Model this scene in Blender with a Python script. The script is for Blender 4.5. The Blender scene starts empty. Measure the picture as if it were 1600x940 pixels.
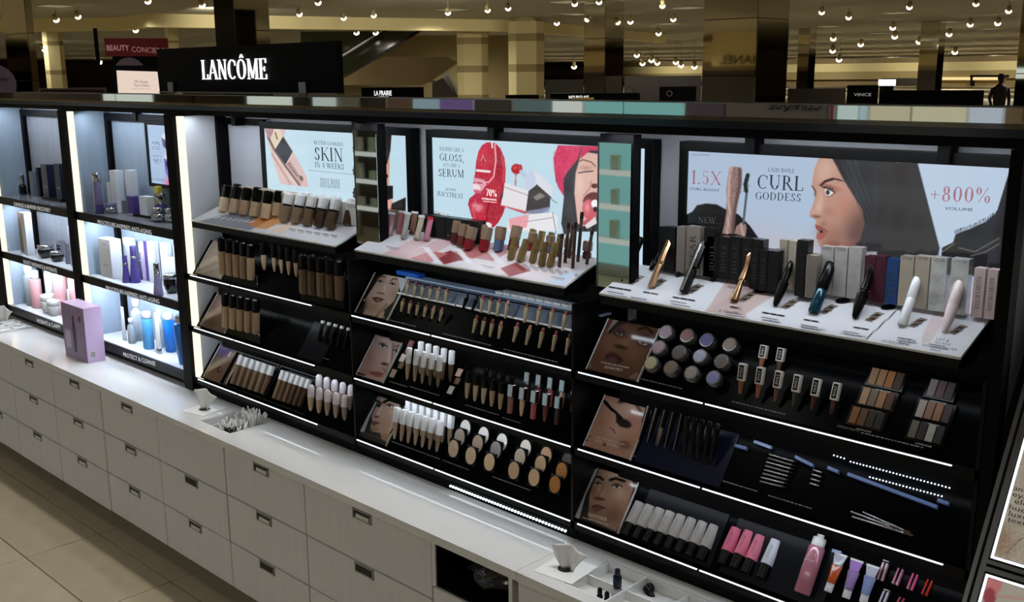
import bpy, bmesh, math, random
import numpy as np
from mathutils import Vector, Matrix

# ------------------------------------------------------------------ camera, world, exposure
SC = bpy.context.scene
COL = SC.collection
CAM = np.array([0.0, -1.6251, 1.7903]); FPX = 1609.12
YAW, PITCH, ROLL = .7697, .2162, -.0079
def cam_axes():
    f = np.array([-math.sin(YAW)*math.cos(PITCH), math.cos(YAW)*math.cos(PITCH), -math.sin(PITCH)])
    r = np.array([math.cos(YAW), math.sin(YAW), 0.0]); u = np.cross(r, f)
    return r*math.cos(ROLL)+u*math.sin(ROLL), -r*math.sin(ROLL)+u*math.cos(ROLL), f
CR, CU, CF = cam_axes()
cd = bpy.data.cameras.new('camera'); cam = bpy.data.objects.new('camera', cd); COL.objects.link(cam)
cd.sensor_width = 36; cd.lens = FPX/1600*36; cd.clip_start = .02; cd.clip_end = 400
cam.matrix_world = Matrix(((CR[0], CU[0], -CF[0], CAM[0]), (CR[1], CU[1], -CF[1], CAM[1]), (CR[2], CU[2], -CF[2], CAM[2]), (0, 0, 0, 1)))
SC.camera = cam
W = bpy.data.worlds.new('world'); SC.world = W; W.use_nodes = True
W.node_tree.nodes['Background'].inputs[0].default_value = (.30, .26, .18, 1)
W.node_tree.nodes['Background'].inputs[1].default_value = .15
SC.view_settings.view_transform = 'Standard'; SC.view_settings.look = 'None'
SC.view_settings.exposure = 0.0; SC.view_settings.gamma = 1
def spot(x, y, z, power, size=150, radius=.12, col=(1, .93, .80), aim=(0, 0, -1)):
    l = bpy.data.lights.new('ceiling_spot', 'SPOT'); l.energy = power; l.spot_size = math.radians(size); l.spot_blend = 1
    l.shadow_soft_size = radius; l.color = col
    o = bpy.data.objects.new('ceiling_spot', l); COL.objects.link(o); o.location = (x, y, z)
    o.rotation_euler = Vector(aim).to_track_quat('-Z', 'Y').to_euler(); return o
def area(name, loc, sx, sy, power, aim=(0, 0, -1), col=(.86, .93, 1.0)):
    l = bpy.data.lights.new(name, 'AREA'); l.shape = 'RECTANGLE'; l.size = sx; l.size_y = sy; l.energy = power; l.color = col
    o = bpy.data.objects.new(name, l); COL.objects.link(o); o.location = loc
    o.rotation_euler = Vector(aim).to_track_quat('-Z', 'Y').to_euler(); return o
for x in (-7.5, -5, -2.5, 0, 2.5):                    # the store's downlights over the aisle this counter faces
    for y, p in ((-3.6, 88), (-1.4, 14)):
        spot(x, y, 3.35, p, col=(1, .96, .89))
for x in (-7, -5.8, -4.6, -3.4, -2.2, -1.0, .2):       # the row of spots right above the display
    spot(x, .33, 3.3, 36, 130, .05, (1, .96, .89))
for x, y in ((-9, 2.5), (-4, 2.5), (1, 2.5), (-12, 7), (-6, 7), (0, 7)):
    spot(x, y, 3.35, 110)
for x in (-40, -28, -16, -6, 6):
    spot(x, -9, 3.3, 260)  # row added behind the camera to brighten the reflected ceiling
for x, y, ax, ay in ((-17, 13, -1, 1.1), (-13, 16, -1, 1.2), (-24, 12, -.6, 1.2)):
    spot(x, y, 3.2, 420, 110, aim=(ax, ay, -.12))              # lamps added to brighten the dark escalator and columns
for i, x in enumerate((-92, -78, -65, -54, -44, -35, -27, -19, -12, -4)):   # and those over the far selling floor
    for y in (12, 20, 29, 40, 53, 68, 85, 104):
        if y > -.35*x*0 and not (x < -60 and y < 18): spot(x+(y % 3)*1.5, y, 3.3, 4.2*(9+y*.22)**2*.47, 165, .2, (1, .97, .86))
for x in (-44, -36, -28, -20):                   # unseen spots added on the left to brighten the mirrored columns
    for y in (-10, -3, 4):
        spot(x, y, 3.3, 620, 165, .2, (1, .95, .82))
for x in (4, 12, 20):                                 # likewise added on the right, for the columns' side faces
    for y in (6, 14, 22):
        spot(x, y, 3.3, 560, 165, .2, (1, .95, .82))
for x in range(-92, 4, 12):                           # spots added along the far wall to lift its cornice
    spot(x, 122, 3.2, 1500, 130, .2, (1, .94, .76), aim=(0, 1, -.25))

# ------------------------------------------------------------------ helpers
def lin(c):
    c = np.asarray(c, float)/255
    return np.where(c <= .04045, c/12.92, ((c+.055)/1.055)**2.4)
def rgb(*c): return tuple(lin(c))
MATS = {}
def mat(name, col, rough=.5, metal=0, emit=None, strength=0, trans=0, spec=.5, ior=1.45, coat=0, vary=0, scale=20, stretch=(1, 1, 1), bump=0, col2=None):
    """procedural principled material; vary / bump add noise grain"""
    if name in MATS: return MATS[name]
    m = bpy.data.materials.new(name); m.use_nodes = True; nt = m.node_tree; b = nt.nodes['Principled BSDF']
    c = rgb(*col); b.inputs['Base Color'].default_value = (*c, 1)
    b.inputs['Roughness'].default_value = rough; b.inputs['Metallic'].default_value = metal
    b.inputs['Specular IOR Level'].default_value = spec; b.inputs['IOR'].default_value = ior
    b.inputs['Transmission Weight'].default_value = trans; b.inputs['Coat Weight'].default_value = coat
    if emit is not None:
        b.inputs['Emission Color'].default_value = (*rgb(*emit), 1); b.inputs['Emission Strength'].default_value = strength
    if vary or bump or col2:
        tc = nt.nodes.new('ShaderNodeTexCoord'); mp = nt.nodes.new('ShaderNodeMapping'); nz = nt.nodes.new('ShaderNodeTexNoise')
        mp.inputs['Scale'].default_value = stretch; nz.inputs['Scale'].default_value = scale; nz.inputs['Detail'].default_value = 5
        nt.links.new(tc.outputs['Object'], mp.inputs['Vector']); nt.links.new(mp.outputs[0], nz.inputs['Vector'])
        rp = nt.nodes.new('ShaderNodeValToRGB'); e = rp.color_ramp.elements
        e[0].position, e[1].position = .3, .7
        lo = rgb(*col2) if col2 else tuple(v*(1-vary) for v in c)
        e[0].color = (*lo, 1); e[1].color = (*c, 1)
        nt.links.new(nz.outputs[0], rp.inputs[0]); nt.links.new(rp.outputs[0], b.inputs['Base Color'])
        if bump:
            bp = nt.nodes.new('ShaderNodeBump'); bp.inputs['Strength'].default_value = bump; bp.inputs['Distance'].default_value = .002
            nt.links.new(nz.outputs[0], bp.inputs['Height']); nt.links.new(bp.outputs[0], b.inputs['Normal'])
    MATS[name] = m; return m
def glow(name, col, strength):
    if name in MATS: return MATS[name]
    m = bpy.data.materials.new(name); m.use_nodes = True; nt = m.node_tree; nt.nodes.clear()
    e = nt.nodes.new('ShaderNodeEmission'); o = nt.nodes.new('ShaderNodeOutputMaterial')
    e.inputs[0].default_value = (*rgb(*col), 1); e.inputs[1].default_value = strength
    nt.links.new(e.outputs[0], o.inputs[0]); MATS[name] = m; return m
def printmat(name, emit=0.0, rough=.25, diffuse=1.0):
    """flat print held in the mesh's colour attribute; backlit when emit > 0"""
    if name in MATS: return MATS[name]
    m = bpy.data.materials.new(name); m.use_nodes = True; nt = m.node_tree; b = nt.nodes['Principled BSDF']
    a = nt.nodes.new('ShaderNodeAttribute'); a.attribute_name = 'Col'
    b.inputs['Roughness'].default_value = rough
    nt.links.new(a.outputs['Color'], b.inputs['Base Color'])
    if emit:
        nt.links.new(a.outputs['Color'], b.inputs['Emission Color']); b.inputs['Emission Strength'].default_value = emit
        if diffuse < 1:
            mx = nt.nodes.new('ShaderNodeMix'); mx.data_type = 'RGBA'; mx.inputs[0].default_value = 1-diffuse
            nt.links.new(a.outputs['Color'], mx.inputs[6]); mx.inputs[7].default_value = (.01, .01, .01, 1)
            nt.links.new(mx.outputs[2], b.inputs['Base Color'])
    MATS[name] = m; return m

class MB:
    """collects shapes and makes ONE mesh"""
    def __init__(s): s.v = []; s.f = []; s.sm = []
    def add(s, vs, fs, smooth=False):
        n = len(s.v); s.v += [tuple(map(float, p)) for p in vs]; s.f += [tuple(n+i for i in f) for f in fs]; s.sm += [smooth]*len(fs); return s
    def box(s, x0, x1, y0, y1, z0, z1):
        return s.add([(x, y, z) for z in (z0, z1) for y in (y0, y1) for x in (x0, x1)],
                     [(0, 2, 3, 1), (4, 5, 7, 6), (0, 1, 5, 4), (2, 6, 7, 3), (0, 4, 6, 2), (1, 3, 7, 5)])
    def cbox(s, x0, x1, y0, y1, z0, z1, b):
        """box with bevelled vertical edges and a small top/bottom chamfer"""
        def ring(z, i):
            a, c, d, e = x0+i, x1-i, y0+i, y1-i
            return [(a+b, d, z), (c-b, d, z), (c, d+b, z), (c, e-b, z), (c-b, e, z), (a+b, e, z), (a, e-b, z), (a, d+b, z)]
        h = b*.5; R = ring(z0, h)+ring(z0+h, 0)+ring(z1-h, 0)+ring(z1, h)
        F = [tuple(range(7, -1, -1)), tuple(range(24, 32))]
        for k in range(3):
            for i in range(8): j = (i+1) % 8; F.append((k*8+i, k*8+j, k*8+8+j, k*8+8+i))
        return s.add(R, F)
    def lathe(s, prof, n=14, cx=0, cy=0, sx=1, sy=1, smooth=True):
        """prof = [(r,z)...] bottom to top"""
        vs = []; fs = []
        for r, z in prof:
            for i in range(n):
                a = 2*math.pi*i/n; vs.append((cx+r*sx*math.cos(a), cy+r*sy*math.sin(a), z))
        for k in range(len(prof)-1):
            for i in range(n): j = (i+1) % n; fs.append((k*n+i, k*n+j, k*n+n+j, k*n+n+i))
        s.add(vs, fs, smooth)
        s.add(vs[:n], [tuple(range(n-1, -1, -1))]); s.add(vs[-n:], [tuple(range(n))]); return s
    def tube(s, pts, rad, n=8, smooth=True):
        pts = [Vector(p) for p in pts]; rad = rad if hasattr(rad, '__len__') else [rad]*len(pts)
        vs = []; fs = []; up = None
        for k, p in enumerate(pts):
            d = (pts[min(k+1, len(pts)-1)]-pts[max(k-1, 0)]).normalized()
            if up is None: up = d.orthogonal().normalized()
            a = (up-d*up.dot(d)).normalized(); up = a; b = d.cross(a)
            for i in range(n): t = 2*math.pi*i/n; vs.append(tuple(p+(a*math.cos(t)+b*math.sin(t))*rad[k]))
        for k in range(len(pts)-1):
            for i in range(n): j = (i+1) % n; fs.append((k*n+i, k*n+j, k*n+n+j, k*n+n+i))
        s.add(vs, fs, smooth); s.add(vs[:n], [tuple(range(n-1, -1, -1))]); s.add(vs[-n:], [tuple(range(n))]); return s
    def prism(s, poly, O, A, B, N, t):
        """polygon in the plane O + a*A + b*B, thickened by t along N"""
        O, A, B, N = map(Vector, (O, A, B, N)); n = len(poly)
        vs = [tuple(O+A*a+B*b) for a, b in poly]+[tuple(O+A*a+B*b+N*t) for a, b in poly]
        return s.add(vs, [tuple(range(n-1, -1, -1)), tuple(range(n, 2*n))]+[(i, (i+1) % n, n+(i+1) % n, n+i) for i in range(n)])
    def slab(s, O, A, B, N, a0, a1, b0, b1, t): return s.prism([(a0, b0), (a1, b0), (a1, b1), (a0, b1)], O, A, B, N, t)
    def quad(s, p): return s.add(p, [tuple(range(len(p)))])
    def mesh(s, name, m=None):
        me = bpy.data.meshes.new(name); me.from_pydata(s.v, [], s.f); me.validate(clean_customdata=False)
        if len(s.sm) == len(me.polygons): me.polygons.foreach_set('use_smooth', s.sm)
        bm = bmesh.new(); bm.from_mesh(me); bmesh.ops.recalc_face_normals(bm, faces=bm.faces); bm.to_mesh(me); bm.free()
        me.materials.append(m); return me
    def obj(s, name, m, parent=None, **k): return put(name, s.mesh(name, m), m, parent, **k)
def put(name, me, m=None, parent=None, loc=None, rot=None):
    """links a mesh (maybe shared) as an object with its own material"""
    o = bpy.data.objects.new(name, me); COL.objects.link(o)
    if m is not None and (len(me.materials) == 0 or me.materials[0] is not m):
        if len(me.materials) == 0: me.materials.append(None)
        o.material_slots[0].link = 'OBJECT'; o.material_slots[0].material = m
    if parent is not None: o.parent = parent
    if loc is not None: o.location = loc
    if rot is not None: o.rotation_euler = rot
    return o
def tag(o, label=None, cat=None, group=None, kind=None):
    if label: o['label'] = label
    if cat: o['category'] = cat
    if group: o['group'] = group
    if kind: o['kind'] = kind
    return o
def thing(name, label, cat, loc=(0, 0, 0), rot=(0, 0, 0), group=None):
    o = bpy.data.objects.new(name, None); COL.objects.link(o); o.empty_display_size = .02; o.location = loc; o.rotation_euler = rot
    return tag(o, label, cat, group)
MESH = {}
def shared(key, fn):
    if key not in MESH: MESH[key] = fn().mesh(key.split(':')[0], None); MESH[key].materials.clear()
    return MESH[key]
ORD = ['first', 'second', 'third', 'fourth', 'fifth', 'sixth', 'seventh', 'eighth', 'ninth', 'tenth', 'eleventh', 'twelfth']
NUM = ['no', 'one', 'two', 'three', 'four', 'five', 'six', 'seven', 'eight', 'nine', 'ten', 'eleven', 'twelve']
def nth(i, n):
    if n == 1: return 'single'
    return 'leftmost' if i == 0 else 'rightmost' if i == n-1 else ORD[i]+' from left'
def prod(name, label, cat, group, loc, rot, parts, scale=None):
    """a product: parts = [(part name, mesh, material, offset)]; the first is the thing's own mesh"""
    root = None
    for p in parts:
        pn, me, m = p[:3]; off = p[3] if len(p) > 3 else (0, 0, 0)
        if root is None:
            root = put(name, me, m, None, loc, rot); tag(root, label, cat, group)
            if scale: root.scale = scale
        else: put(pn, me, m, root, off, p[4] if len(p) > 4 else None)
    return root

# ------------------------------------------------------------------ measured planes: photograph pixel -> point on a surface
def ray(px, py): return CF+CR*(px-800)/FPX-CU*(py-470)/FPX
class Plane:
    def __init__(s, O, U, V):
        s.O, s.U, s.V = [np.array(a, float) for a in (O, U, V)]; s.U /= np.linalg.norm(s.U); s.V /= np.linalg.norm(s.V); s.N = np.cross(s.U, s.V)
    def at(s, px, py):
        d = ray(px, py); t = ((s.O-CAM)@s.N)/(d@s.N); return CAM+t*d
    def uv(s, px, py): p = s.at(px, py)-s.O; return p@s.U, p@s.V
    def pt(s, a, b, h=0): return s.O+s.U*a+s.V*b+s.N*h
def px_of(P):
    q = np.asarray(P, float)-CAM; z = q@CF; return 800+FPX*(q@CR)/z, 470-FPX*(q@CU)/z
H = .638          # countertop
YF = .22          # front plane of the display
SL = math.atan2(.088, .117)                         # tier panels lean back by this angle
TV = (0, math.sin(SL), math.cos(SL)); TN = (0, -math.cos(SL), math.sin(SL))
ZL = (1.085, .888, .690)                            # tier lips, top to bottom
LBOX = Plane((0, .38, 0), (1, 0, 0), (0, 0, 1))
FRONT = Plane((0, YF, 0), (1, 0, 0), (0, 0, 1))
TIER = [Plane((0, YF, z), (1, 0, 0), TV) for z in ZL]
TRAY = Plane((0, YF, 1.287), (1, 0, 0), (0, .14, .05))
TOP = Plane((0, 0, H), (1, 0, 0), (0, 1, 0))
def level(z): return Plane((0, 0, z), (1, 0, 0), (0, 1, 0))
def depth(y): return Plane((0, y, 0), (1, 0, 0), (0, 0, 1))

# ------------------------------------------------------------------ lettering
GL = {}
def glyphs():
    T, t = .13, .045
    L = lambda x1, y1, x2, y2, w: ('l', x1, y1, x2, y2, w)
    S = lambda x, y, w=.26: ('h', x-w/2, x+w/2, y)           # serif bar
    A = lambda cx, cy, rx, ry, a0, a1, k=1: ('a', cx, cy, rx, ry, a0, a1, k)
    v = lambda x: [L(x, 0, x, 1, T), S(x, 0), S(x, .96)]
    tip = lambda x, y0, y1: L(x, y0, x, y1, .05)
    G = dict(
        A=(.80, [L(.06, 0, .40, 1, t), L(.40, 1, .72, 0, T), ('h', .18, .62, .32), S(.06, 0, .2), S(.72, 0, .26)]),
        B=(.66, v(.16)+[A(.30, .74, .24, .26, -90, 90), A(.30, .27, .29, .27, -90, 90), ('h', .16, .32, .96), ('h', .16, .32, .48), ('h', .16, .32, 0)]),
        C=(.76, [A(.44, .5, .38, .5, 50, 310), tip(.70, .68, .92)]),
        D=(.82, v(.16)+[A(.30, .5, .44, .5, -90, 90), ('h', .16, .34, .96), ('h', .16, .34, 0)]),
        E=(.66, v(.16)+[('h', .16, .58, .96), ('h', .16, .46, .48), ('h', .16, .60, 0), tip(.57, .78, 1), tip(.59, 0, .24), tip(.45, .38, .62)]),
        F=(.60, v(.16)+[('h', .16, .56, .96), ('h', .16, .46, .48), tip(.55, .78, 1), tip(.45, .38, .62)]),
        G=(.82, [A(.44, .5, .38, .5, 50, 310), tip(.70, .68, .92), L(.70, 0.06, .70, .42, T), S(.68, .42, .28)]),
        H=(.84, v(.16)+v(.68)+[('h', .16, .68, .48)]),
        I=(.34, v(.17)),
        J=(.46, [L(.28, .2, .28, 1, T), S(.28, .96), A(.14, .2, .20, .2, 180, 360)]),
        K=(.78, v(.16)+[L(.20, .42, .66, 1, t), L(.34, .58, .72, 0, T), S(.64, .96, .22), S(.72, 0, .22)]),
        L=(.62, v(.16)+[('h', .16, .58, 0), tip(.57, 0, .26)]),
        M=(.98, [L(.14, 0, .14, 1, t), L(.16, 1, .48, .05, T), L(.48, .05, .80, 1, t), L(.82, 0, .82, 1, T), S(.14, 0, .2), S(.82, 0), S(.12, .96, .18), S(.84, .96, .18)]),
        N=(.84, [L(.15, 0, .15, 1, t), L(.15, 1, .70, 0, T), L(.70, 0, .70, 1, t), S(.15, 0, .2), S(.12, .96, .2), S(.70, .96, .2)]),
        O=(.86, [A(.43, .5, .38, .5, 0, 360)]),
        P=(.64, v(.16)+[A(.30, .72, .27, .28, -90, 90), ('h', .16, .32, .96), ('h', .16, .32, .44)]),
        Q=(.86, [A(.43, .5, .38, .5, 0, 360), L(.45, .08, .75, -.2, .1)]),
        R=(.74, v(.16)+[A(.30, .74, .25, .26, -90, 90), ('h', .16, .32, .96), ('h', .16, .32, .48), L(.34, .5, .68, 0, T), S(.68, 0, .2)]),
        S=(.58, [A(.29, .74, .20, .26, 20, 270), A(.29, .25, .22, .25, -160, 90), tip(.48, .72, .92), tip(.08, .08, .28)]),
        T=(.70, v(.35)+[('h', .05, .65, .96), tip(.06, .76, 1), tip(.64, .76, 1)]),
        U=(.80, [L(.16, .3, .16, 1, T), S(.16, .96), L(.66, .3, .66, 1, t), S(.66, .96, .22), A(.41, .3, .25, .3, 180, 360)]),
        V=(.76, [L(.08, 1, .40, 0, T), L(.40, 0, .68, 1, t), S(.08, .96, .24), S(.68, .96, .2)]),
        W=(1.1, [L(.08, 1, .32, 0, T), L(.32, 0, .54, 1, t), L(.52, 1, .76, 0, T), L(.76, 0, 1.0, 1, t), S(.08, .96, .2), S(1.0, .96, .18)]),
        X=(.76, [L(.10, 1, .64, 0, T), L(.08, 0, .64, 1, t), S(.1, .96, .2), S(.64, .96, .2), S(.08, 0, .2), S(.64, 0, .2)]),
        Y=(.72, [L(.08, 1, .36, .45, T), L(.36, .45, .64, 1, t), L(.36, 0, .36, .48, T), S(.36, 0), S(.08, .96, .2), S(.64, .96, .2)]))
    G['0'] = (.62, [A(.31, .5, .26, .5, 0, 360)]); G['1'] = (.44, v(.25)+[L(.08, .78, .25, 1, t)])
    G['4'] = (.62, [L(.06, .3, .42, 1, t), ('h', .05, .58, .28), L(.42, 0, .42, 1, T)])
    G['5'] = (.58, [('h', .14, .50, .94), L(.14, .55, .14, .96, t), A(.27, .32, .24, .32, -150, 120)])
    G['7'] = (.56, [('h', .06, .52, .94), L(.22, 0, .52, .96, T*.8)])
    G['8'] = (.62, [A(.31, .74, .20, .26, 0, 360), A(.31, .26, .25, .27, 0, 360)])
    G['%'] = (.92, [A(.20, .76, .16, .24, 0, 360, .6), A(.72, .24, .16, .24, 0, 360, .6), L(.20, 0, .74, 1, t)])
    G['+'] = (.66, [('h', .06, .60, .40), L(.33, .12, .33, .70, .05)]); G['-'] = (.36, [('h', .05, .31, .38)])
    G['.'] = (.24, [L(.12, 0, .12, .12, .12)]); G[','] = (.24, [L(.08, -.18, .14, .12, .1)]); G['^'] = (0, [L(-.56, 1.06, -.43, 1.24, .07), L(-.43, 1.24, -.30, 1.06, .07)])
    G[' '] = (.36, [])
    return G
GL = glyphs()
def serif_polys(txt, thick=.055, heavy=1.0):
    """quads of a high-contrast roman capital alphabet; returns (list of polygons, width)"""
    x = 0; P = []
    for ch in txt:
        w, st = GL.get(ch, GL[' '])
        for s in st:
            if s[0] == 'l':
                _, x1, y1, x2, y2, k = s; k = k*heavy/2
                P.append([(x+x1-k, y1), (x+x1+k, y1), (x+x2+k, y2), (x+x2-k, y2)])
            elif s[0] == 'h':
                _, a, b, y = s; P.append([(x+a, y), (x+b, y), (x+b, y+thick*.8), (x+a, y+thick*.8)])
            else:
                _, cx, cy, rx, ry, a0, a1, k = s; n = max(5, int(abs(a1-a0)/24))
                for i in range(n):
                    q = []
                    for a in (a0+(a1-a0)*i/n, a0+(a1-a0)*(i+1)/n):
                        a = math.radians(a); c = math.cos(a); wd = (.045+.095*abs(c)*k*heavy)
                        q.append(((cx+(rx-wd)*c, cy+(ry-.05)*math.sin(a)), (cx+rx*c, cy+ry*math.sin(a))))
                    P.append([(x+q[0][0][0], q[0][0][1]), (x+q[0][1][0], q[0][1][1]), (x+q[1][1][0], q[1][1][1]), (x+q[1][0][0], q[1][0][1])])
        x += w+(.06 if ch != '^' else 0)
    return P, x-.06
def sans_mesh(txt, bold=0.0):
    c = bpy.data.curves.new('lettering', 'FONT'); c.body = txt; c.size = 1; c.resolution_u = 2; c.offset = bold
    o = bpy.data.objects.new('lettering', c); COL.objects.link(o); bpy.context.view_layer.update()
    me = bpy.data.meshes.new_from_object(o.evaluated_get(bpy.context.evaluated_depsgraph_get())); bpy.data.objects.remove(o); bpy.data.curves.remove(c)
    return me
def letters(txt, O, X, Y, N, m, parent, serif=True, t=0.0, heavy=1.0, name='lettering', bold=0.0):
    """text box: O bottom left, X the full width vector, Y the cap-height vector"""
    O, X, Y, N = [np.array(a, float) for a in (O, X, Y, N)]; mb = MB()
    if serif:
        P, w = serif_polys(txt, heavy=heavy)
        for p in P:
            q = [tuple(O+X*a/w+Y*b) for a, b in p]
            if t: mb.prism([(a/w, b) for a, b in p], O, X, Y, N/np.linalg.norm(N), t)
            else: mb.quad(q)
        return mb.obj(name, m, parent)
    me = sans_mesh(txt, bold); co = np.empty(len(me.vertices)*3); me.vertices.foreach_get('co', co); co = co.reshape(-1, 3)
    if len(co) == 0: return None
    x0, x1 = co[:, 0].min(), co[:, 0].max(); cap = .73
    w = O+np.outer((co[:, 0]-x0)/(x1-x0), X)+np.outer(co[:, 1]/cap, Y)
    me.vertices.foreach_set('co', w.ravel()); me.update(); me.materials.clear(); me.materials.append(m)
    return put(name, me, m, parent)
def write(pl, txt, a, b, h, m, parent, serif=True, lift=.0012, **k):
    """lettering on a plane: a, b = pixels of the ends of the base line, h = pixel height of capitals"""
    u0, v0 = pl.uv(*a); u1, v1 = pl.uv(*b); hv = pl.uv(a[0], a[1]-h)[1]-v0
    d = np.array([u1-u0, v1-v0]); return letters(txt, pl.pt(u0, v0, lift), pl.U*d[0]+pl.V*d[1], pl.V*hv, pl.N, m, parent, serif, **k)

# ------------------------------------------------------------------ flat prints, painted into a fine mesh's colours
class Print:
    """n x m grid on a plane; paint with features measured in photograph pixels"""
    def __init__(s, pl, u0, u1, v0, v1, n, m, base, lift=.0006):
        s.pl, s.n, s.m = pl, n, m
        gu, gv = np.meshgrid(np.linspace(u0, u1, n), np.linspace(v0, v1, m)); s.gu, s.gv = gu, gv
        s.P = pl.O+gu[..., None]*pl.U+gv[..., None]*pl.V+pl.N*lift
        s.X, s.Y = px_of(s.P.reshape(-1, 3).T.T) if False else s._px()
        s.C = np.ones((m, n, 3))*np.array(base, float)
    def _px(s):
        q = s.P-CAM; z = q@CF; return 800+FPX*(q@CR)/z, 470-FPX*(q@CU)/z
    def mix(s, a, col): a = np.clip(a, 0, 1)[..., None]; s.C = s.C*(1-a)+np.array(col, float)*a; return s
    def poly(s, pts, col, soft=1.0, al=1.0):
        X, Y = s.X, s.Y; d2 = np.full(X.shape, 1e9); ins = np.zeros(X.shape, bool); n = len(pts)
        for i in range(n):
            x1, y1 = pts[i]; x2, y2 = pts[(i+1) % n]; dx, dy = x2-x1, y2-y1
            t = np.clip(((X-x1)*dx+(Y-y1)*dy)/(dx*dx+dy*dy+1e-9), 0, 1); d2 = np.minimum(d2, (X-x1-t*dx)**2+(Y-y1-t*dy)**2)
            if y1 != y2: ins ^= ((y1 > Y) != (y2 > Y)) & (X < (x2-x1)*(Y-y1)/(y2-y1)+x1)
        sd = np.where(ins, 1, -1)*np.sqrt(d2); return s.mix((sd/soft+.5)*1.0*al if soft > 0 else ins*al, col) if al == 1 else s.mix(np.clip(sd/soft+.5, 0, 1)*al, col)
    def ell(s, cx, cy, rx, ry, col, ang=0, soft=.15, al=1.0):
        a = math.radians(ang); dx, dy = s.X-cx, s.Y-cy; u = (dx*math.cos(a)+dy*math.sin(a))/rx; v = (-dx*math.sin(a)+dy*math.cos(a))/ry
        return s.mix(np.clip((1-np.hypot(u, v))/soft+.5, 0, 1)*al, col)
    def blob(s, cx, cy, rx, ry, col, ang=0, al=1.0):
        a = math.radians(ang); dx, dy = s.X-cx, s.Y-cy; u = (dx*math.cos(a)+dy*math.sin(a))/rx; v = (-dx*math.sin(a)+dy*math.cos(a))/ry
        return s.mix(np.exp(-(u*u+v*v))*al, col)
    def line(s, pts, w, col, al=1.0, soft=1.0):
        d2 = np.full(s.X.shape, 1e9)
        for (x1, y1), (x2, y2) in zip(pts, pts[1:]):
            dx, dy = x2-x1, y2-y1; t = np.clip(((s.X-x1)*dx+(s.Y-y1)*dy)/(dx*dx+dy*dy+1e-9), 0, 1)
            d2 = np.minimum(d2, (s.X-x1-t*dx)**2+(s.Y-y1-t*dy)**2)
        return s.mix(np.clip((w/2-np.sqrt(d2))/soft+.5, 0, 1)*al, col)
    def grad(s, p0, p1, col, al=1.0):
        d = np.array(p1, float)-p0; t = ((s.X-p0[0])*d[0]+(s.Y-p0[1])*d[1])/(d@d); return s.mix(np.clip(t, 0, 1)*al, col)
    def noise(s, amt, seed=1):
        s.C = s.C*(1+amt*(np.random.RandomState(seed).rand(s.m, s.n, 1)-.5)); return s
    def obj(s, name, m, parent=None):
        n, k = s.n, s.m; me = bpy.data.meshes.new(name); nv = n*k
        me.vertices.add(nv); me.vertices.foreach_set('co', s.P.reshape(-1))
        i = np.arange(nv).reshape(k, n); q = np.stack([i[:-1, :-1], i[:-1, 1:], i[1:, 1:], i[1:, :-1]], -1).reshape(-1, 4)
        me.loops.add(q.size); me.loops.foreach_set('vertex_index', q.ravel()); me.polygons.add(len(q))
        me.polygons.foreach_set('loop_start', np.arange(len(q))*4); me.update(calc_edges=True); me.validate()
        ca = me.color_attributes.new('Col', 'FLOAT_COLOR', 'POINT')
        c = np.ones((nv, 4)); c[:, :3] = lin(np.clip(s.C.reshape(-1, 3), 0, 255)); ca.data.foreach_set('color', c.ravel())
        me.materials.append(m); return put(name, me, m, parent)

# ------------------------------------------------------------------ the setting
X3, Y3, Z3 = (1, 0, 0), (0, 1, 0), (0, 0, 1)
CEIL = 3.5
m_tile = mat('floor_stone', (176, 164, 140), .22, vary=.10, scale=9, col2=None)
m_grout = mat('floor_grout', (88, 80, 66), .7)
m_floor = mat('floor_far', (168, 154, 128), .35, vary=.1, scale=3)
m_ceil = mat('ceiling_paint', (166, 161, 140), .9, vary=.08, scale=.6, stretch=(1, .12, 1))
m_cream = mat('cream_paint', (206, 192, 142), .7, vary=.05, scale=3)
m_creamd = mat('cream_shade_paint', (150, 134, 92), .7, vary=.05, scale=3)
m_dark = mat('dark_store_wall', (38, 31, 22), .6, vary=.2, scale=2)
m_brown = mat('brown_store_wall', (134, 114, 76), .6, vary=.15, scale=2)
m_mirror = mat('mirror', (205, 202, 188), .02, 1)
m_mirrorc = mat('column_mirror', (224, 220, 204), .03, 1)
m_black = mat('black_lacquer', (7, 7, 9), .18, spec=.5)
m_blackm = mat('black_matte', (8, 8, 10), .5, spec=.1)
m_blk3 = mat('black_satin', (10, 10, 12), .3, spec=.2)
m_white = mat('white_paint', (226, 228, 228), .4)
m_grey = mat('grey_laminate', (178, 180, 186), .45, vary=.06, scale=8, stretch=(6, 6, .6))
m_greyd = mat('dark_grey_laminate', (70, 71, 76), .5, vary=.1, scale=8)
m_chrome = mat('chrome', (112, 112, 114), .2, .6)
m_steel = mat('brushed_steel', (150, 148, 142), .3, 1)
m_gold = mat('gold_metal', (196, 168, 118), .22, 1)
m_silver = mat('silver_metal', (200, 200, 204), .18, 1)
m_led = glow('led_white', (236, 246, 255), 3.6)
m_ledw = glow('led_warm', (255, 246, 214), 1.35)
m_sign = glow('sign_white', (255, 255, 255), 1.6)
fl = MB().box(-125, 26, -15, 215, -.12, -.004).obj('floor', m_grout); tag(fl, kind='structure')
fl2 = MB().box(-125, 26, .842, 215, -.004, 0).box(-.36, 26, -15, .84, -.004, 0).box(-125, -.36, -15, -2.04, -.004, 0).box(-125, -8.58, -2.04, .84, -.004, 0).obj('far_floor_finish', m_floor, fl)
tile = shared('tile', lambda: MB().cbox(.002, .585, .002, .2855, -.004, .0, .002))
for i in range(14):
    for j in range(-2, 8):
        put('tile', tile, m_tile, fl, (-4.4667-.587*7+.587*i-.0, -.0218-.2875*(j-1)-.2875, random.Random(i*9+j).uniform(-.0006, .0004)))
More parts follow.
